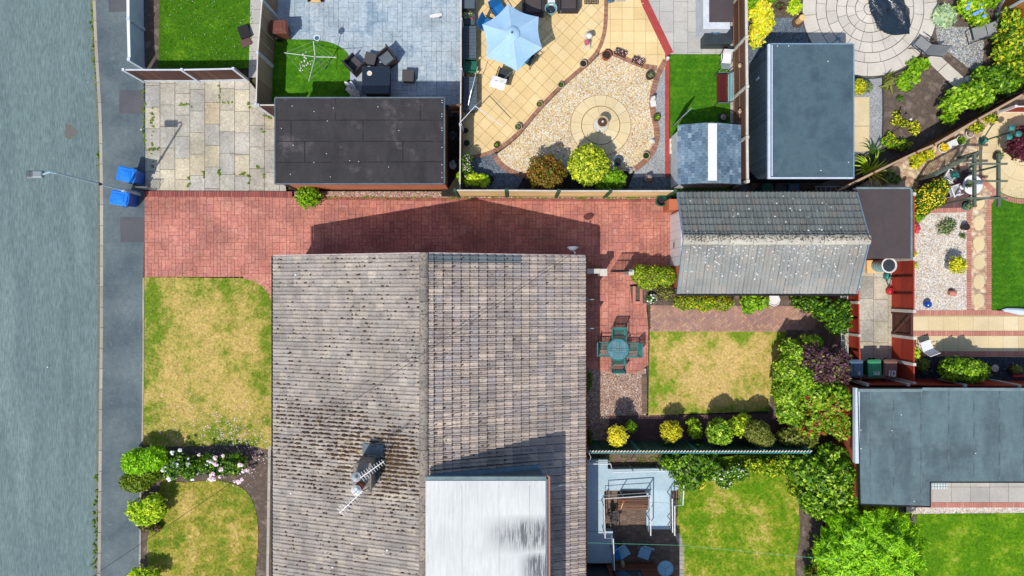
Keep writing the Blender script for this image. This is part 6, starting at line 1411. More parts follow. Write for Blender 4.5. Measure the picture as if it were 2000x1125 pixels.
# lamp post
bx,by=xy(1917,276); hx_,hy_,_=at(1978,260,1.75); t=thing('garden_lamp_post','teal green ornamental garden lamp post with three lantern heads','lamp post',(bx,by,0))
MB().lathe([(.16,0),(.17,.06),(.12,.12),(.09,.2),(.11,.3),(.06,.36)],bx,by,0,14).build('base',M['teal'],t,smooth=True); MB().tube([(bx,by,.3),(bx,by,1.9)],.032,8).build('column',M['greenpost'],t)
for q in(at(1978,249,2.0),at(1991,261,2.0),at(1973,267,2.0)): 
    a_=MB().tube([(bx,by,1.75),((bx+q[0])/2,(by+q[1])/2,1.85),(q[0],q[1],1.8)],.014,6).build('arm',M['teal'],t)
    MB().lathe([(.05,0),(.11,.08),(.13,.2),(.06,.26),(.02,.32)],q[0],q[1],1.78,10).build('lantern',M['teal'],t)
for px,py,r_,pm,pl2,fl,lab in(
 (1870,277,.20,'potwhite','lf_bright',None,'white bowl of green leaves on the wall top nearest the lamp post'),(1836,291,.2,'potwhite','fl_yellow',None,'white bowl of yellow flowers beside the diagonal fence'),
 (1888,263,.17,'potwhite','gnome',None,'white bowl of pebbles beside the diagonal fence'),
 (1943,307,.17,'potblack','lf_grey',None,'dark ball shaped pot on the right pergola corner'),(1883,404,.17,'teal','lf_grey',None,'teal leaved pot at the lower left pergola corner'),(1898,403,.07,'redplastic',None,None,'small red pot at the foot of the pergola'),
 (1803,704,.08,'potdark','lf_bright',None,'small dark pot under the red fence corner')):
    pot('plant_pot',lab,'plant pot',xy(px,py),r_,.24,M[pm],M['soildark'],M[pl2] if pl2 else None,group='pots around the crazy paved garden',ph=.14,leaf=.05)
x,y=xy(1853,283); tag(MB().cbox(x,y,.0,.42,.3,.3,R(25)).build('planter_box',M['potwhite'],bevel=.02),'white rectangular planter block between two white bowls','planter')
t=thing('trellis_screen','low dark lattice screen casting a grid shadow below the diagonal fence','trellis',(*xy(1830,330),0)); m=MB(); a=xy(1790,352);b=xy(1872,308); 
for i in range(15): f_=i/14; m.bar((a[0]+(b[0]-a[0])*f_,a[1]+(b[1]-a[1])*f_,.1),(a[0]+(b[0]-a[0])*f_,a[1]+(b[1]-a[1])*f_,1.35),.014,.014)
for i in range(9): z_=.15+i*.15; m.bar((*a,z_),(*b,z_),.014,.014)
m.build('lattice',M['pergola'],t); 
for p in(a,b): MB().cbox(p[0],p[1],0,.08,.08,1.4).build('post',M['pergola'],t)
MB().bar((*a,1.38),(*b,1.38),.09,.05).build('rail',M['pergola'],t)
x,y=xy(1852,518); t=pot('plant_pot','blue grey glazed pot with a gold green shrub in the white gravel','plant pot',(x,y),.24,.5,M['grey_metal'],M['soildark'],M['lf_goldgreen'],ph=.3,leaf=.06,pr=.38)
x,y=xy(1879,444); t=pot('plant_pot','round black pot in the white gravel beside the brick edging','plant pot',(x,y),.14,.3,M['potblack'],M['soildark'])
x,y=xy(1807,594); t=thing('gazing_ball','bright blue glazed ball in the white gravel','garden ball',(x,y,0)); MB().lathe([(.1,0),(.1,.04),(.06,.06)],x,y,0,12).build('stand',M['potdark'],t); MB().blob((x,y,.2),(.16,.16,.16),18,12,0).build('ball',M['blueball'],t,smooth=True)
x,y=xy(1855,572); t=thing('terracotta_pot','overturned pinkish terracotta pot in the white gravel','plant pot',(x,y,0)); MB().tube([(x-.12,y,.13),(x+.15,y-.02,.13)],[.10,.14],14).build('pot',M['pinkbrick'],t); MB().blob((x+.02,y+.14,.08),(.1,.05,.06)).build('plant',M['bark'],t)
x,y=xy(1850,512);
# folding chair
t=thing('folding_chair','white folding deck chair on the slab path by the red fence','chair',(*xy(1808,672),0))
t2=t; 
t=chair('folding_chair','white folding garden chair on the cream slab path','chair',M['wrought'],M['wrought'],w=.46,d=.44,bh=.85,arms=False,recline=.35,folding=True); x,y,_=at(1812,676,.5); place(t,(x,y,0),R(200)); bpy.data.objects.remove(t2)
x,y=xy(1998,608); t=thing('closed_parasol','folded white parasol lying along the lawn edge at the right','parasol',(x,y,0)); MB().tube([xy(1951,606)+(.08,),xy(1962,605)+(.1,),xy(1985,608)+(.12,),xy(2060,614)+(.12,)],[.01,.09,.15,.12],10).build('cloth',M['whitetrim'],t); MB().tube([xy(1945,606)+(.1,),xy(2062,612)+(.26,)],.02,6).build('pole',M['darkmetal'],t)
x,y=xy(1938,718); t=pot('plant_pot','brown pot with pale stones in the dark slate bed','plant pot',(x,y),.18,.2,M['potdark'],M['gravelwhite'])
x,y=xy(1975,720); t=pot('plant_pot','brown pot with a straggly plant in the dark slate bed','plant pot',(x,y),.22,.24,M['potdark'],M['soildark'],M['lf_olive'],ph=.2,leaf=.06)
m=MB()
for i in range(40): px=rnd.uniform(1790,2050);p=xy(px,rnd.uniform(702,733)); m.blob((p[0],p[1],.03),(rnd.uniform(.03,.06),.04,.03),7,4,.2)
o=m.build('pale_pebbles',M['slate']); o['kind']='stuff'
p=xy(2000,733); tag(MB().cbox(p[0],p[1],.1,1.2,.1,.06,R(2)).build('red_rail',M['redplastic']),'short red rail over the dark slate bed at the right edge','rail')
# ================= yard things =================
bx,by=xy(1707,520); t=thing('water_butt','ribbed pale turquoise water butt with a dark lid in the yard corner','water butt',(bx,by,0))
MB().lathe([(.23,0),(.26,.1),(.25,.12),(.27,.3),(.26,.32),(.28,.5),(.27,.52),(.29,.7),(.30,.95)],bx,by,.22,22).build('barrel',M['butt'],t,smooth=False); MB().lathe([(.32,0),(.33,.05),(.29,.06),(.28,.03)],bx,by,1.17,22).build('rim',M['potwhite'],t); MB().lathe([(.27,0),(.25,.03),(.06,.03),(.05,.06),(0,.06)],bx,by,1.19,22).build('lid',M['storagedark'],t); MB().box(bx-.4,bx+.3,by-.3,by+.25,0.03,.2).build('stand',M['woodlight'],t)
def can(lab,px,py,mt,rz):
    t=proto('watering_can',lab,'watering can','watering cans by the water butt'); MB().lathe([(.12,0),(.13,.03),(.12,.22),(.09,.26),(.06,.27)],0,0,0,16,sx=1,sy=1.3).build('body',M[mt],t,smooth=True); MB().tube([(0,.12,.06),(0,.28,.2),(0,.38,.3)],[.03,.02,.018],8).build('spout',M[mt],t); MB().tube([(0,.34,.28),(0,.38,.32)],[.03,.05],10).build('rose',M[mt],t); MB().tube([(0,.06,.27),(0,0,.36),(0,-.14,.3),(0,-.17,.12)],.014,6).build('handle',M['blackmetal'],t); x,y=xy(px,py); return place(t,(x,y,.03),rz)
can('dark teal watering can beside the water butt',1729,539,'teal',R(170)); can('red watering can below the teal one by the red fence',1734,568,'redplastic',R(-5))
# cast metal set on the terrace
def cast(lab,px,py,rz):
    t=chair('cast_metal_chair',lab,'chair',M['teal'],M['teal'],w=.56,d=.5,sh=.42,bh=.85,lattice=True,legr=.016,group='teal cast metal chairs',recline=.22); x,y,_=at(px,py,.42); return place(t,(x,y,0),rz)
tx_,ty_,_=at(1207,683,.72)
cast('teal lattice chair above the round glass table',1208,655,R(0)); cast('teal lattice chair below the round glass table',1207,711,R(180)); cast('teal lattice chair left of the round table near the house',1180,681,R(90)); cast('teal lattice chair right of the round table by the lawn',1235,683,R(-90))
t=thing('cast_metal_table','round teal framed glass table between four teal lattice chairs','table',(tx_,ty_,0)); m=MB(); m.lathe([(.44,0),(.48,.0),(.48,.03),(.44,.03)],tx_,ty_,.70,36)
m=MB(); ring=[(tx_+.46*math.cos(2*PI*i/36),ty_+.46*math.sin(2*PI*i/36),.72) for i in range(37)]; m.tube(ring,.02,6)
for dx in(-.05,.05): m.bar((tx_+dx,ty_-.45,.725),(tx_+dx,ty_+.45,.725),.02,.02).bar((tx_-.45,ty_+dx,.725),(tx_+.45,ty_+dx,.725),.02,.02)
m.build('frame',M['teal'],t)
gm=bpy.data.materials.new('clear_glass'); gm.use_nodes=True; b_=gm.node_tree.nodes['Principled BSDF']; b_.inputs['Base Color'].default_value=S(110,190,210); b_.inputs['Roughness'].default_value=.1; b_.inputs['Alpha'].default_value=.32
MB().disc((tx_,ty_),.44,.705,32,.01).build('glass',gm,t)
for a in(.8,2.4,3.9,5.5): MB().tube([(tx_+.36*math.cos(a),ty_+.36*math.sin(a),0),(tx_+.2*math.cos(a),ty_+.2*math.sin(a),.35),(tx_+.34*math.cos(a),ty_+.34*math.sin(a),.7)],.016,6).build('leg',M['teal'],t)
# golden shrub pot frame, dishcloth
p=at(1836,947,.75); t=thing('folding_airer','pale plaid cloth laid over a low frame beside the grey flat roof','cloth table',(p[0],p[1],0)); 
pm=NT('plaid_cloth'); ck=pm.new('ShaderNodeTexBrick'); ck.offset=0; ck.inputs['Scale'].default_value=1; ck.inputs['Brick Width'].default_value=.12; ck.inputs['Row Height'].default_value=.12; ck.inputs['Mortar Size'].default_value=.02
pm.L(pm.P(),ck.inputs['Vector']); ck.inputs['Color1'].default_value=S(226,236,234); ck.inputs['Color2'].default_value=S(214,228,228); ck.inputs['Mortar'].default_value=S(140,160,165); PM=pm.fin(ck.outputs[0])
a=at(1815,955,.7);b=at(1850,938,.7); MB().box(a[0],b[0],a[1],b[1]+.1,.68,.71).build('cloth',PM,t)
for xx in(a[0]+.05,b[0]-.05): MB().box(xx-.015,xx+.015,a[1]+.03,b[1],0,.68).build('leg',M['darkmetal'],t)
# ================= ramp with handrails =================
t=thing('access_ramp','blue grey raised access ramp and landing behind the lower bungalow','ramp',(*xy(1225,960),0)); z=.42
def pz(pts,z): return [xy(a,b,z) for a,b in pts]
m=MB(); m.slab(pz([(1110,898),(1187,898),(1187,916),(1325,916),(1325,958),(1185,958),(1180,960),(1180,1037),(1110,1037)],z),0,z); m.build('landing',M['deckblue'],t)
m=MB(); m.slab(pz([(1110,1038),(1197,1038),(1197,1100),(1110,1100)],z),0,z-.006); m.build('step_landing',M['deckblue'],t)
m=MB(); A_=pz([(1263,958),(1310,958)],z);B_=pz([(1263,1034),(1308,1034)],.06); vs=[(*A_[0],z-.003),(*A_[1],z-.003),(*B_[1],.05),(*B_[0],.05),(*A_[0],0),(*A_[1],0),(*B_[1],0),(*B_[0],0)]
m.add(vs,[(0,1,2,3),(3,2,6,7),(0,3,7,4),(1,5,6,2)]); m.build('slope',M['deckblue'],t)
def rail(lab,pts,base=z,posts=True):
    t=thing('handrail',lab,'handrail',(*xy(*pts[0][:2]),0),0,'white handrails round the ramp'); Q=[at(a,b,c) for a,b,c in pts]; MB().tube(Q,.024,8).build('top_rail',M['whitemetal'],t); MB().tube([(q[0],q[1],q[2]-.42) for q in Q],.018,6).build('mid_rail',M['grey_metal'],t)
    for q in resample(Q,1.15)+[Q[-1]]: MB().tube([(q[0],q[1],max(0,q[2]-.95)),q],.02,6).build('post',M['grey_metal'],t)
    return t
h=z+.92
rail('white handrail along the upper edge of the ramp against the house',[(1143,906,h),(1193,906,h),(1197,922,h),(1298,920,h)])
rail('white handrail round the left side of the sunken paved yard',[(1271,968,h),(1180,974,h),(1182,1051,h),(1198,1052,h),(1200,1114,h)])
rail('white handrail on the inner side of the sloping ramp',[(1271,969,h),(1271,1046,h-.35)])
rail('white stepped handrail on the lawn side of the sloping ramp',[(1336,946,h),(1334,986,h-.1),(1318,988,h-.15),(1318,1046,h-.35)])
rail('short white handrail on the outer side of the sloping ramp',[(1313,974,h),(1314,1040,h-.3)])
t=thing('slatted_bench','slatted brown wooden bench in the sunken yard beneath the handrail','bench',(*xy(1232,985),0)); m=MB(); a=xy(1204,962);b=xy(1262,990)
for i in range(5): m.box(a[0],b[0],b[1]+i*.12,b[1]+i*.12+.10,.40,.43)
m.build('seat',M['woodbrown'],t); m=MB()
for i in range(3): m.box(a[0],b[0],a[1]+.02,a[1]+.05,.5+i*.13,.6+i*.13)
m.build('backrest',M['storagedark'],t)
for xx in(a[0]+.03,b[0]-.09): MB().box(xx,xx+.06,b[1],a[1],0,.40).build('leg',M['darkmetal'],t)
t=thing('garden_trowel','small orange handled brush lying on the brown bench','brush',(*xy(1217,985),.45)); p=at(1217,983,.5);q=at(1213,994,.5); MB().bar((p[0],p[1],.46),(q[0],q[1],.46),.03,.02).build('handle',M['woodlight'],t); MB().bar((p[0],p[1],.465),(p[0]+.04,p[1]+.14,.465),.08,.03).build('head',M['terracotta'],t)
t=chair('folding_chair','dark metal chair in the shade inside the left handrail','chair',M['darkmetal'],M['darkmetal'],w=.42,d=.4,bh=.85,arms=False,folding=True,lattice=True); x,y,_=at(1200,1010,.5); place(t,(x,y,0),R(100))
for px,py,rz,lab in((1217,1079,R(35),'blue folding chair in the shaded yard, left of the pair'),(1259,1081,R(-18),'blue folding chair in the shaded yard, right of the pair')):
    t=chair('folding_chair',lab,'chair',M['grey_metal'],M['foldblue'],w=.48,d=.46,bh=.85,arms=False,folding=True,group='blue folding chairs',recline=.45); x,y,_=at(px,py,.45); place(t,(x,y,0),rz)
x,y,_=at(1300,1111,.65); t=thing('garden_table','round blue grey metal table at the bottom of the shaded yard','table',(x,y,0)); MB().disc((x,y),.35,.62,28,.02).build('tabletop',M['foldblue'],t); m=MB()
for a in(.5,2.6,4.7): m.bar((x,y,.645),(x+.33*math.cos(a),y+.33*math.sin(a),.645),.02,.008)
m.tube([(x+.34*math.cos(2*PI*i/28),y+.34*math.sin(2*PI*i/28),.645) for i in range(29)],.012,5); m.build('rim',M['grey_metal'],t)
for a in(.5,2.6,4.7): MB().tube([(x+.3*math.cos(a),y+.3*math.sin(a),0),(x,y,.62)],.014,6).build('leg',M['grey_metal'],t)
p=at(1205,1086,.9);t=thing('blue_board','bright blue flat board propped beside the handrail','board',(p[0],p[1],0)); MB().bar((p[0]-.1,p[1]+.4,.8),(p[0]+.1,p[1]-.2,.8),.2,.02).build('board',M['bluecloth'],t); MB().bar((p[0],p[1]-.1,0),(p[0],p[1]-.1,.79),.05,.05).build('prop',M['darkmetal'],t)
crumple('sack','small tan sack leaning on the brown garden room','sack',1216,1103,.6,.09,.2,.12,M['potpale'],10)
tag(MB().tube([at(1143,1060,2.4),at(1330,1065,2.2),at(1560,1087,2.2),at(1640,1094,2.3)],.006,4).build('washing_line',M['cableg']),'thin green washing line across the lower back lawn','washing line')
# ================= planting =================
B=bush
B('round_bush','small round bright green bush on the driveway edge below the black roofed garage','bush',[(603,384,.45,.55,.5,.5)],M['lf_bright'],.06,700)
B('round_bush','large round red tinged bush at the bottom of the golden gravel','bush',[(1066,338,1.1,.80,.78,.7)],M['lf_redgreen'],.07,620)
B('round_bush','large round golden green variegated bush behind the timber fence','bush',[(1149,322,1.25,.87,.87,.8)],M['lf_variegated'],.08,560,lump=.08)
B('green_shrub','bright green leafy shrub right of the variegated bush','shrub',[(1200,350,.7,.5,.42,.4),(1180,360,.6,.4,.3,.35)],M['lf_bright'],.09,420)
B('lime_shrub','lime green lobed shrub in the corner of the timber fence','shrub',[(920,351,.5,.42,.3,.35),(943,353,.4,.3,.28,.3),(905,345,.4,.25,.25,.3)],M['lf_lime'],.09,500)
B('flower_climber','pale pink flowering climber on the thin fence above the lime shrub','climber',[(910,322,.8,.3,.5,.5)],M['lf_mid'],.07,450,flowers=(M['fl_pink'],.06,60,'flowers'))
B('golden_shrub','bright golden yellow shrub in the bed behind the ribbed fence','shrub',[(1480,20,1.0,.45,.6,.5),(1488,50,1.0,.42,.5,.5),(1476,72,.9,.35,.45,.4),(1495,35,.8,.3,.4,.3)],[M['lf_yellow'],M['lf_lime']],.09,520,mi_frac=[.75,.25],lump=.3)
B('green_shrub','green shrub at the top edge above the golden shrub','shrub',[(1470,2,1.2,.4,.4,.4),(1500,-4,1.0,.4,.3,.3)],M['lf_bright'],.08,450)
B('leafy_plant','pale green spiky plant at the top of the soil bed','plant',[(1551,14,.15,.24,.28,.14)],M['lf_lime'],.14,340,asp=3,stem=False)
B('leafy_plant','small dark red plant at the top of the soil bed','plant',[(1524,12,.12,.18,.14,.12)],[M['lf_maple'],M['lf_mid']],.09,500,stem=False)
B('pot_shrub','gold green dome shrub on the right side of the large shed','shrub',[(1675,170,.4,.34,.34,.35)],M['lf_goldgreen'],.05,900)
B('pot_shrub','grey green heather like shrub on the right side of the large shed','shrub',[(1692,170,.3,.26,.26,.25)],M['lf_grey'],.05,900)
B('hosta','large round variegated hosta beside the paved circle','hosta',[(1845,32,.22,.48,.48,.22)],M['lf_hosta'],.17,260,asp=2.4,jit=.35,lump=.05,stem=False)
B('hydrangea','blue flowering hydrangea in the top right bed','hydrangea',[(1895,12,.6,.6,.42,.45),(1910,38,.45,.4,.3,.35)],[M['lf_bright'],M['lf_lime']],.10,420)
t=[o for o in bpy.data.objects if o.name.startswith('hydrangea')][0]
for px,py in((1894,8),(1890,16),(1915,10),(1917,20),(1904,27),(1922,31),(1899,4),(1909,24)):
    x,y,_=at(px,py,.95); MB().blob((x,y,.95),(.10,.08,.07),9,6,.2).build('flower_head',M['fl_blue'],t,smooth=False)
B('green_shrub','feathery green shrub at the very top edge right of the hydrangea','shrub',[(1928,2,.7,.5,.35,.4)],M['lf_bright'],.07,500)
B('climbing_shrub','large yellow green shrub spilling down the orange fence in the top right corner','shrub',[(1975,45,1.0,.5,.6,.5),(1985,80,1.2,.6,.6,.5),(1965,105,.9,.6,.5,.5),(1990,130,1.1,.5,.5,.5),(1960,75,.7,.45,.4,.4)],[M['lf_goldgreen'],M['lf_mid'],M['lf_bright']],.10,300,mi_frac=[.4,.3,.3],lump=.3,shell=.5)
B('green_shrub','dark and bright green shrub below the climbing shrub','shrub',[(1938,150,.7,.5,.4,.5),(1965,165,.8,.6,.4,.5),(1912,145,.5,.3,.3,.3)],[M['lf_mid'],M['lf_bright']],.10,340,lump=.3)
B('hydrangea_bush','bright green mound of leaves beside the diagonal fence','shrub',[(1880,190,.7,.7,.5,.5),(1905,180,.8,.55,.45,.45),(1862,205,.6,.55,.45,.4),(1918,195,.7,.4,.4,.4),(1852,232,.4,.3,.25,.3)],[M['lf_bright'],M['lf_laurel']],.12,330,lump=.28)
B('low_plant','bright green spreading plant below the paved circle','plant',[(1790,128,.16,.4,.32,.16),(1778,150,.14,.38,.3,.14),(1763,162,.12,.25,.3,.12),(1800,125,.15,.3,.22,.14),(1770,172,.1,.25,.14,.1)],M['lf_bright'],.10,420,stem=False,lump=.4)
B('small_seedling','small green plant alone in the soil','plant',[(1757,192,.08,.16,.12,.08)],M['lf_mid'],.06,700,stem=False)
B('grass_clump','straw coloured thin grass clump left of the bright spreading plant','plant',[(1736,158,.2,.16,.34,.2)],M['lf_olive'],.10,70,asp=6,stem=False)
B('young_plants','sparse yellow green young plants around the leaning stake','plant',[(1752,227,.12,.18,.2,.12),(1765,242,.12,.3,.16,.12),(1786,250,.14,.22,.28,.14),(1745,240,.1,.12,.12,.1)],M['lf_goldgreen'],.07,300,stem=False,lump=.5)
B('low_plant','mixed green low plants in the shade at the foot of the diagonal fence','plant',[(1755,284,.2,.5,.25,.2),(1735,275,.16,.3,.3,.16)],[M['lf_mid'],M['lf_bright'],M['lf_goldgreen']],.08,420,stem=False,lump=.4)
def straps(lab,px,py,n,L,mt,spread=PI*2,a0=0):
    x,y=xy(px,py); t=thing('strap_plant',lab,'plant',(x,y,0)); m=MB()
    for i in range(n):
        a=a0+spread*i/n+rnd.uniform(-.2,.2); l=L*rnd.uniform(.6,1.1); pts=[(x+l*f*math.cos(a+.25*f),y+l*f*math.sin(a+.25*f),.05+l*.8*math.sin(f*2.4)*.7) for f in(0,.25,.5,.75,1)]
        w_=[.03,.035,.03,.02,.003]; vs=[]
        for p,q in zip(pts,w_): vs+=[(p[0]-q*math.sin(a),p[1]+q*math.cos(a),p[2]),(p[0]+q*math.sin(a),p[1]-q*math.cos(a),p[2])]
        m.add(vs,[(2*k,2*k+1,2*k+3,2*k+2) for k in range(4)])
    m.build('leaves',mt,t); return t
straps('green strap leaved plant arching beside the bottom right corner of the large shed',1690,335,26,1.0,M['lf_lime']); straps('dark thin strap leaved plant above the arching green one',1700,300,14,.7,M['lf_dark'])
B('tufted_plant','grey green variegated tufted plant behind the brown felt store','plant',[(1733,345,.4,.3,.3,.3),(1748,350,.3,.25,.2,.2)],[M['lf_grey'],M['lf_mid']],.07,500)
B('lime_shrub','yellow green shrub on the slope below the diagonal fence','shrub',[(1793,310,.35,.35,.25,.3),(1812,302,.3,.25,.2,.22),(1788,322,.25,.2,.2,.2)],M['lf_goldgreen'],.08,480,lump=.35)
B('small_shrub','small green shrub against the upper diagonal fence','shrub',[(1905,250,.35,.32,.24,.25),(1935,232,.35,.25,.2,.25)],[M['lf_mid'],M['lf_goldgreen']],.07,500)
B('flowering_shrub','round shrub covered in bright yellow flowers beside the white chairs','shrub',[(1813,385,.7,.6,.55,.55),(1832,368,.65,.4,.4,.4),(1800,405,.5,.35,.35,.4)],M['lf_mid'],.07,480,flowers=(M['fl_yellow'],.065,190,'flowers'))
B('green_shrub','small green shrub at the foot of the yellow flowering shrub','shrub',[(1792,422,.35,.26,.26,.3)],M['lf_bright'],.06,600)
B('red_plant','small crimson plant against the red fence','plant',[(1788,446,.2,.2,.24,.2)],M['fl_red'],.05,600,stem=False)
B('maple','maroon leaved small tree at the right edge','tree',[(1996,285,1.1,.6,.65,.5),(2005,265,1.0,.5,.5,.4)],M['lf_maple'],.09,420)
B('gravel_plant','sparse grey green plants with pale flowers in the white gravel','plant',[(1847,446,.14,.36,.3,.13),(1856,438,.14,.26,.24,.12),(1879,460,.08,.16,.12,.08)],M['lf_grey'],.06,380,stem=False,lump=.5,flowers=(M['fl_white'],.05,14,'flowers'))
B('gravel_plant','thin green weeds in the white gravel along the red fence','plant',[(1788,520,.1,.1,.16,.1),(1787,495,.08,.08,.14,.08)],M['lf_lime'],.06,300,stem=False)
B('green_shrub','wide bright green shrub in the dark slate bed by the red fence','shrub',[(1868,722,1.2,.7,.5,.6),(1890,724,1.3,.62,.5,.6),(1908,724,.9,.45,.4,.5),(1860,716,.6,.6,.4,.4)],[M['lf_bright'],M['lf_laurel']],.08,500)
B('low_shrub','small olive shrub between the folding chair and the dark slate bed','shrub',[(1800,712,.3,.3,.3,.28)],M['lf_olive'],.06,600)
B('low_shrub','bright yellow green sprig in the corner of the red fence','shrub',[(1787,690,.5,.12,.3,.3)],M['lf_lime'],.06,500)
# garden B
hb=[(1250,535,.8,.45,.42,.5),(1275,538,.8,.5,.45,.5),(1300,540,.8,.45,.45,.5),(1264,550,.7,.5,.35,.45)]
B('clipped_hedge','clipped yellow green hedge in front of the tiled garage door','hedge',hb,[M['lf_bright'],M['lf_olive'],M['lf_goldgreen']],.055,800,lump=.08,mi_frac=[.45,.3,.25])
B('brown_shrub','grey brown green shrub at the corner of the tiled garage','shrub',[(1300,572,.5,.45,.36,.4)],[M['lf_olive'],M['lf_purple']],.06,600,mi_frac=[.7,.3])
B('flower_plant','white flowering plant beside the brick planter','plant',[(1272,583,.2,.25,.2,.18)],M['lf_mid'],.06,400,stem=False,flowers=(M['fl_white'],.09,60,'flowers'))
B('gold_shrub_row','long low gold green shrub along the tiled garage wall','shrub',[(1340,590,.45,.6,.36,.4),(1375,592,.45,.6,.36,.4),(1408,592,.45,.55,.36,.4)],[M['lf_bright'],M['lf_olive'],M['lf_goldgreen']],.055,750,lump=.14,mi_frac=[.3,.4,.3])
B('green_shrub','broad bright green shrub under the eaves of the tiled garage','shrub',[(1465,588,.45,.4,.4,.4),(1485,590,.4,.35,.3,.35),(1462,603,.3,.25,.22,.3)],M['lf_bright'],.11,330)
t=thing('stone_planter','octagonal white planter with a green shrub under the garage eaves','planter',(*xy(1505,588),0)); x,y=xy(1506,586); MB().lathe([(.24,0),(.28,.35),(.24,.35),(.22,.3)],x,y,0,8).build('tub',M['potwhite'],t)
B('ivy_shrub','dark green spreading ivy like shrub below the lean to store','shrub',[(1580,592,.8,.55,.4,.5),(1610,605,.9,.6,.5,.6),(1635,625,1.0,.5,.6,.6),(1560,588,.5,.35,.3,.35),(1640,600,.9,.4,.4,.5)],[M['lf_mid'],M['lf_dark'],M['lf_bright']],.08,480,mi_frac=[.45,.3,.25])
t=pot('plant_pot','dark pot with a round golden yellow shrub at the left of the green fence','plant pot',xy(1204,848),.24,.4,M['potblack'],M['soildark'])
B('golden_bush','round golden yellow shrub in a dark pot at the left of the green fence','bush',[(1206,851,1.55,.42,.44,.40)],M['lf_yellow'],.06,700)
B('small_bush','small round bright green bush just right of the golden potted shrub','bush',[(1232,833,.5,.27,.27,.28)],M['lf_bright'],.05,900)
B('golden_bush','round golden green bush standing alone against the green fence','bush',[(1310,843,1.0,.46,.46,.5)],[M['lf_yellow'],M['lf_goldgreen']],.05,900)
B('lime_bush','small lime green bush right of the lone golden bush','bush',[(1357,842,.5,.34,.32,.32),(1352,825,.3,.3,.2,.2)],[M['lf_lime'],M['lf_bright']],.06,650)
B('round_bush','round bright green large leaved bush in front of the green fence','bush',[(1405,843,1.3,.56,.56,.65)],M['lf_laurel'],.08,480,lump=.08)
B('light_bush','loose pale green bush between the round green bush and the olive bush','bush',[(1438,832,.9,.4,.4,.5),(1450,820,.7,.3,.25,.4)],M['lf_lime'],.08,350,lump=.3)
B('olive_bush','olive green fine leaved oval bush near the end of the green fence','bush',[(1478,843,1.35,.55,.5,.6),(1490,855,1.2,.45,.42,.6)],M['lf_olive'],.045,1000,lump=.08)
B('wall_shrub','dark green shrub half under the bungalow eaves','shrub',[(1143,745,.7,.3,.5,.45)],M['lf_mid'],.05,800)
B('wall_plant','small dark green plant at the house wall by the green fence','plant',[(1148,862,.4,.22,.25,.3),(1150,846,.3,.16,.16,.2)],M['lf_mid'],.05,800)
# hedge mass on the right
B('laurel_hedge','tall glossy bright green laurel hedge on the left side of the shrub border','hedge',[(1545,690,1.2,.45,.6,.7),(1535,725,1.3,.5,.7,.8),(1532,765,1.3,.5,.7,.8),(1540,800,1.2,.55,.6,.7),(1560,740,1.4,.5,.8,.8),(1580,670,1.1,.5,.35,.6)],M['lf_laurel'],.075,760,lump=.16,asp=2.4)
B('purple_shrub','dusky purple smoke bush behind the laurel hedge','shrub',[(1590,700,1.7,.65,.6,.6),(1625,705,1.7,.65,.6,.6),(1605,730,1.7,.6,.45,.55),(1640,735,1.5,.4,.4,.4),(1570,690,1.5,.4,.4,.4)],[M['lf_purple'],M['lf_maple'],M['lf_olive']],.085,520,mi_frac=[.75,.1,.15],lump=.3,shell=.5)
B('photinia','green shrub with scattered red young leaves in the shrub border','shrub',[(1590,770,1.5,.7,.7,.7),(1625,780,1.5,.7,.8,.7),(1600,820,1.3,.7,.6,.6),(1640,830,1.3,.5,.6,.6),(1575,840,1.1,.6,.4,.5)],[M['lf_photinia'],M['lf_laurel']],.11,400,lump=.2,shell=.4,mi_frac=[.7,.3])
B('variegated_shrub','pale olive variegated shrub at the end of the green fence','shrub',[(1545,852,1.0,.6,.4,.5),(1570,862,1.0,.5,.3,.4)],M['lf_olive'],.07,560)
B('laurel_bush','broad dark and bright green laurel between green fence and grey roof','bush',[(1570,915,1.2,.7,.7,.7),(1605,930,1.3,.8,.8,.8),(1640,925,1.3,.7,.8,.8),(1595,975,1.2,.8,.7,.7),(1640,970,1.2,.7,.7,.7),(1620,890,1.1,.7,.5,.6)],[M['lf_laurel'],M['lf_mid'],M['lf_bright']],.115,340,lump=.25,shell=.45,mi_frac=[.5,.3,.2])
B('conifer','large feathery bright green conifer at the bottom of the picture','tree',[(1690,1060,1.6,1.7,1.6,1.3),(1740,1070,1.5,1.15,1.4,1.1),(1640,1080,1.4,1.0,1.2,1.0),(1700,1130,1.4,1.8,1.2,1.1)],M['lf_conifer'],.052,1500,asp=4.6,lump=.25,spray=1,shell=.4,jit=.5)
B('sparse_shrub','sparse shrub with reddish stems left of the large conifer','shrub',[(1600,1090,.9,.4,.5,.5),(1590,1120,.7,.45,.4,.5),(1630,1040,1.0,.4,.6,.5)],[M['lf_mid'],M['lf_laurel'],M['lf_redgreen']],.09,300,lump=.35,shell=.5,mi_frac=[.5,.3,.2])
B('green_shrub','loose grey green shrub overhanging the end of the ramp','shrub',[(1335,905,1.1,.8,.6,.7),(1365,900,1.0,.7,.6,.6),(1345,935,1.0,.65,.5,.6),(1310,900,1.0,.5,.4,.5),(1380,915,.8,.5,.5,.5)],[M['lf_mid'],M['lf_bright'],M['lf_grey']],.10,360,lump=.3,shell=.5,mi_frac=[.45,.4,.15])
B('flower_border','low green border plants with white flowers below the green fence','plant',[(1405,925,.4,.45,.4,.3),(1440,922,.4,.5,.4,.3),(1415,945,.25,.35,.2,.2)],[M['lf_mid'],M['lf_bright']],.07,420,stem=False,flowers=(M['fl_white'],.07,36,'flowers'))
B('flower_border','yellow green flowering plant at the foot of the overhanging shrub','plant',[(1366,946,.3,.26,.2,.22)],M['lf_yellow'],.08,400,stem=False)
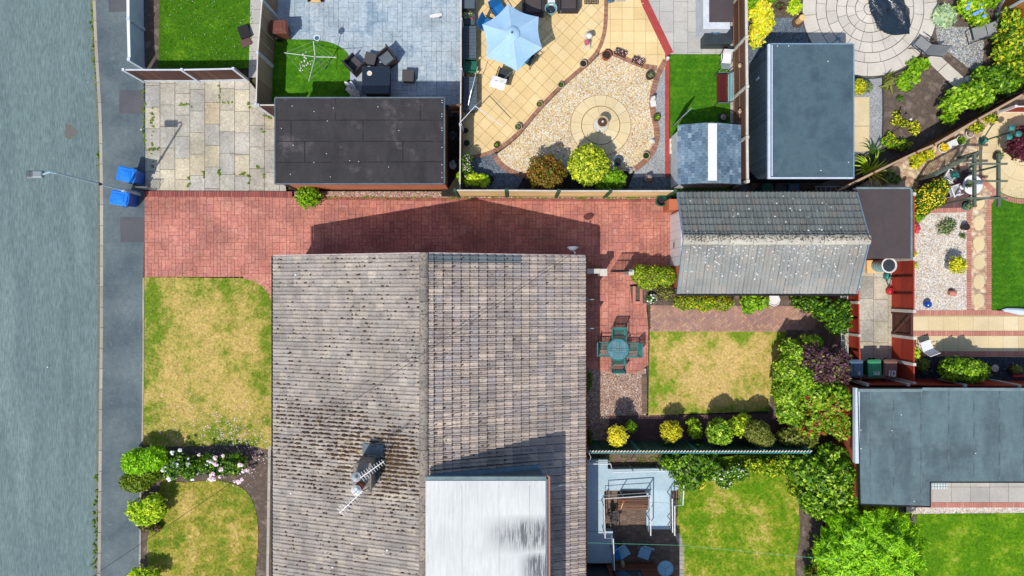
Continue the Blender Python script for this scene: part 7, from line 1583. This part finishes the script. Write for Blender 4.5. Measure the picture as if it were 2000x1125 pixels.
B('border_shrub','low mixed green planting between the green fence and the patchy lawn','shrub',[(1475,908,.4,.5,.35,.35),(1505,912,.4,.5,.4,.35),(1535,905,.5,.45,.5,.4),(1552,950,.4,.3,.5,.35)],[M['lf_mid'],M['lf_goldgreen'],M['lf_bright']],.07,480,stem=False,lump=.3)
# front garden
B('conifer_bush','bright green feathery dome conifer overhanging the pavement, upper half','bush',[(272,900,.85,.62,.5,.55),(300,895,.8,.62,.5,.5),(262,905,.75,.45,.4,.45)],M['lf_conifer'],.09,700,asp=2.6,spray=1,lump=.12)
B('conifer_bush','darker clipped conifer dome overhanging the pavement below the bright one','bush',[(268,940,.5,.72,.48,.45),(290,925,.45,.6,.45,.4)],M['lf_pine'],.07,800,asp=2.2,lump=.06)
B('rose_bush','cream flowered rose bush in the strip between the front lawns','rose bush',[(345,905,.55,.5,.5,.4),(372,912,.55,.55,.5,.4),(335,920,.4,.35,.35,.3)],[M['lf_mid'],M['lf_bright'],M['lf_dark']],.08,420,lump=.3,flowers=(M['fl_white'],.10,9,'flowers'))
B('rose_bush','pink flowered rose bush in the strip between the front lawns','rose bush',[(405,905,.6,.5,.45,.4),(430,910,.5,.45,.4,.35),(455,905,.5,.55,.45,.4)],[M['lf_mid'],M['lf_bright'],M['lf_dark']],.08,380,lump=.3)
for tt,lst,mm in(('rose_bush',((337,884),(352,879),(318,906),(341,906),(347,909),(367,906),(318,918),(376,936),(330,936)),'fl_white'),('rose_bush.001',((421,894),(409,900),(404,907),(418,904),(423,908),(432,917),(415,926),(418,936),(430,931),(470,908),(475,920),(484,918),(459,940),(466,941),(473,936),(436,890),(389,888),(412,935)),'fl_pink')):
    o=bpy.data.objects[tt]
    for px,py in lst:
        x,y,_=at(px,py,.85); s=rnd.uniform(.07,.12); m=MB()
        for q in range(5): a=q*1.26+rnd.random(); m.blob((x+s*.6*math.cos(a),y+s*.6*math.sin(a),.85+rnd.uniform(0,.05)),(s*.6,s*.5,s*.3),6,4,.25)
        m.blob((x,y,.9),(s*.5,s*.5,s*.4),6,4,.2); m.build('flower',M[mm],o)
B('lime_shrub','loose lime yellow shrub overhanging the pavement below the conifer domes','shrub',[(270,995,.7,.42,.4,.4),(300,985,.7,.45,.42,.4),(285,1010,.6,.5,.3,.35),(310,1000,.5,.35,.3,.3)],M['lf_lime'],.09,420,lump=.35)
B('red_shrub','small brown red plant below the lime yellow shrub','plant',[(288,1028,.25,.35,.25,.25),(306,1030,.2,.25,.2,.2)],[M['lf_redgreen'],M['lf_purple'],M['lf_mid']],.06,480,stem=False,lump=.3)
B('lime_shrub','lime green shrub at the bottom left edge of the striped lawn','shrub',[(272,1122,.6,.4,.3,.35),(298,1124,.6,.35,.3,.35)],M['lf_lime'],.09,450,lump=.3)
# weeds and petals
W_=[]
def weedline(pts,n,sp,size=.05):
    P=resample([(a,b,0.0) for a,b in pts],.02)
    out=[]
    for i in range(n):
        p=P[int(len(P)*rnd.random())]; out.append((p[0]+rnd.gauss(0,sp),p[1]+rnd.gauss(0,sp),.02))
    return out
def weeds(name,lists,size=.05,mt='weed',z=.03):
    bl=[(p[0],p[1],z,rnd.uniform(.02,.07),rnd.uniform(.02,.06),.02) for p in lists]; o=leafcloud(name,bl,size*.75,2200,M[mt],None,seed=len(lists),shell=.8,jit=.5,asp=1.8,zmin=-.12,dome=1); o['kind']='stuff'; return o
K1=weedline([(p[0]-.06,p[1]) for p in PL([(181,-10),(184,60),(187,120),(190,165)])],60,.06)
K2=weedline([(p[0]-.06,p[1]) for p in PL([(193,300),(194,335)])],8,.04)+weedline([(p[0]-.07,p[1]) for p in PL([(189,925),(190,960),(189,1020),(187,1125)])],60,.07)
weeds('kerb_weeds',K1+K2,.06,'weed',-.06)
def pxs(l): return [(*xy(a,b),0) for a,b in l]
WP=[]
for a,b,n in(((298,205),(299,330),26),((372,205),(372,210),4),((352,205),(370,205),9),((428,164),(429,210),8),((430,200),(460,200),7),((487,200),(488,215),5),((290,293),(312,290),14),((370,345),(369,365),7),((398,332),(400,348),6),((428,332),(429,345),6),((457,340),(486,342),10),((487,342),(487,358),6),((500,325),(515,325),5),((515,225),(530,230),8),((517,330),(517,350),5),((510,250),(519,262),4),((281,165),(283,300),26)):
    pa,pb=xy(a[0],a[1]),xy(b[0],b[1])
    for i in range(n): f_=rnd.random(); WP.append((pa[0]+(pb[0]-pa[0])*f_+rnd.gauss(0,.03),pa[1]+(pb[1]-pa[1])*f_+rnd.gauss(0,.03),0))
weeds('joint_weeds',WP,.05)
P_=[]
for i in range(620):
    if i<330: px,py=rnd.gauss(470,28),rnd.gauss(885,32)
    elif i<470: px,py=rnd.gauss(425,60),rnd.gauss(845,22)
    else: px,py=rnd.gauss(385,90),rnd.gauss(835,40)
    if 283<px<531 and 760<py<985: P_.append((*xy(px,py),.045))
scatter_stuff('fallen_petals',P_,M['fl_pink'],.022)
P_=[(*xy(rnd.uniform(320,480),rnd.uniform(-10,115)),.06) for i in range(110)]; scatter_stuff('daisies',P_,M['fl_white'],.010)
P_=[(*xy(rnd.uniform(320,480),rnd.uniform(-10,115)),.06) for i in range(70)]; scatter_stuff('buttercups',P_,M['fl_yellow'],.010)
P_=[(*xy(rnd.gauss(594,8),rnd.gauss(123,9)),.05) for i in range(26)]+[(*xy(x_,y_),.012) for x_,y_ in((172,161),(105,309),(276,253),(93,717))]; scatter_stuff('white_scraps',P_,M['whitecloth'],.03)
P_=[(*xy(rnd.uniform(600,1300),rnd.uniform(384,389)),.04) for i in range(160)]; weeds('strip_weeds',P_,.045)
# leaves lying in soil and yard
P_=[(*xy(rnd.uniform(1150,1320),rnd.uniform(890,905)),.03) for i in range(60)]+[(*xy(rnd.gauss(1290,20),rnd.gauss(900,8)),.05) for i in range(60)]; weeds('yard_leaves',P_,.06,'lf_olive')
print('meshes',len(bpy.data.meshes),'verts',sum(len(m.vertices) for m in bpy.data.meshes))
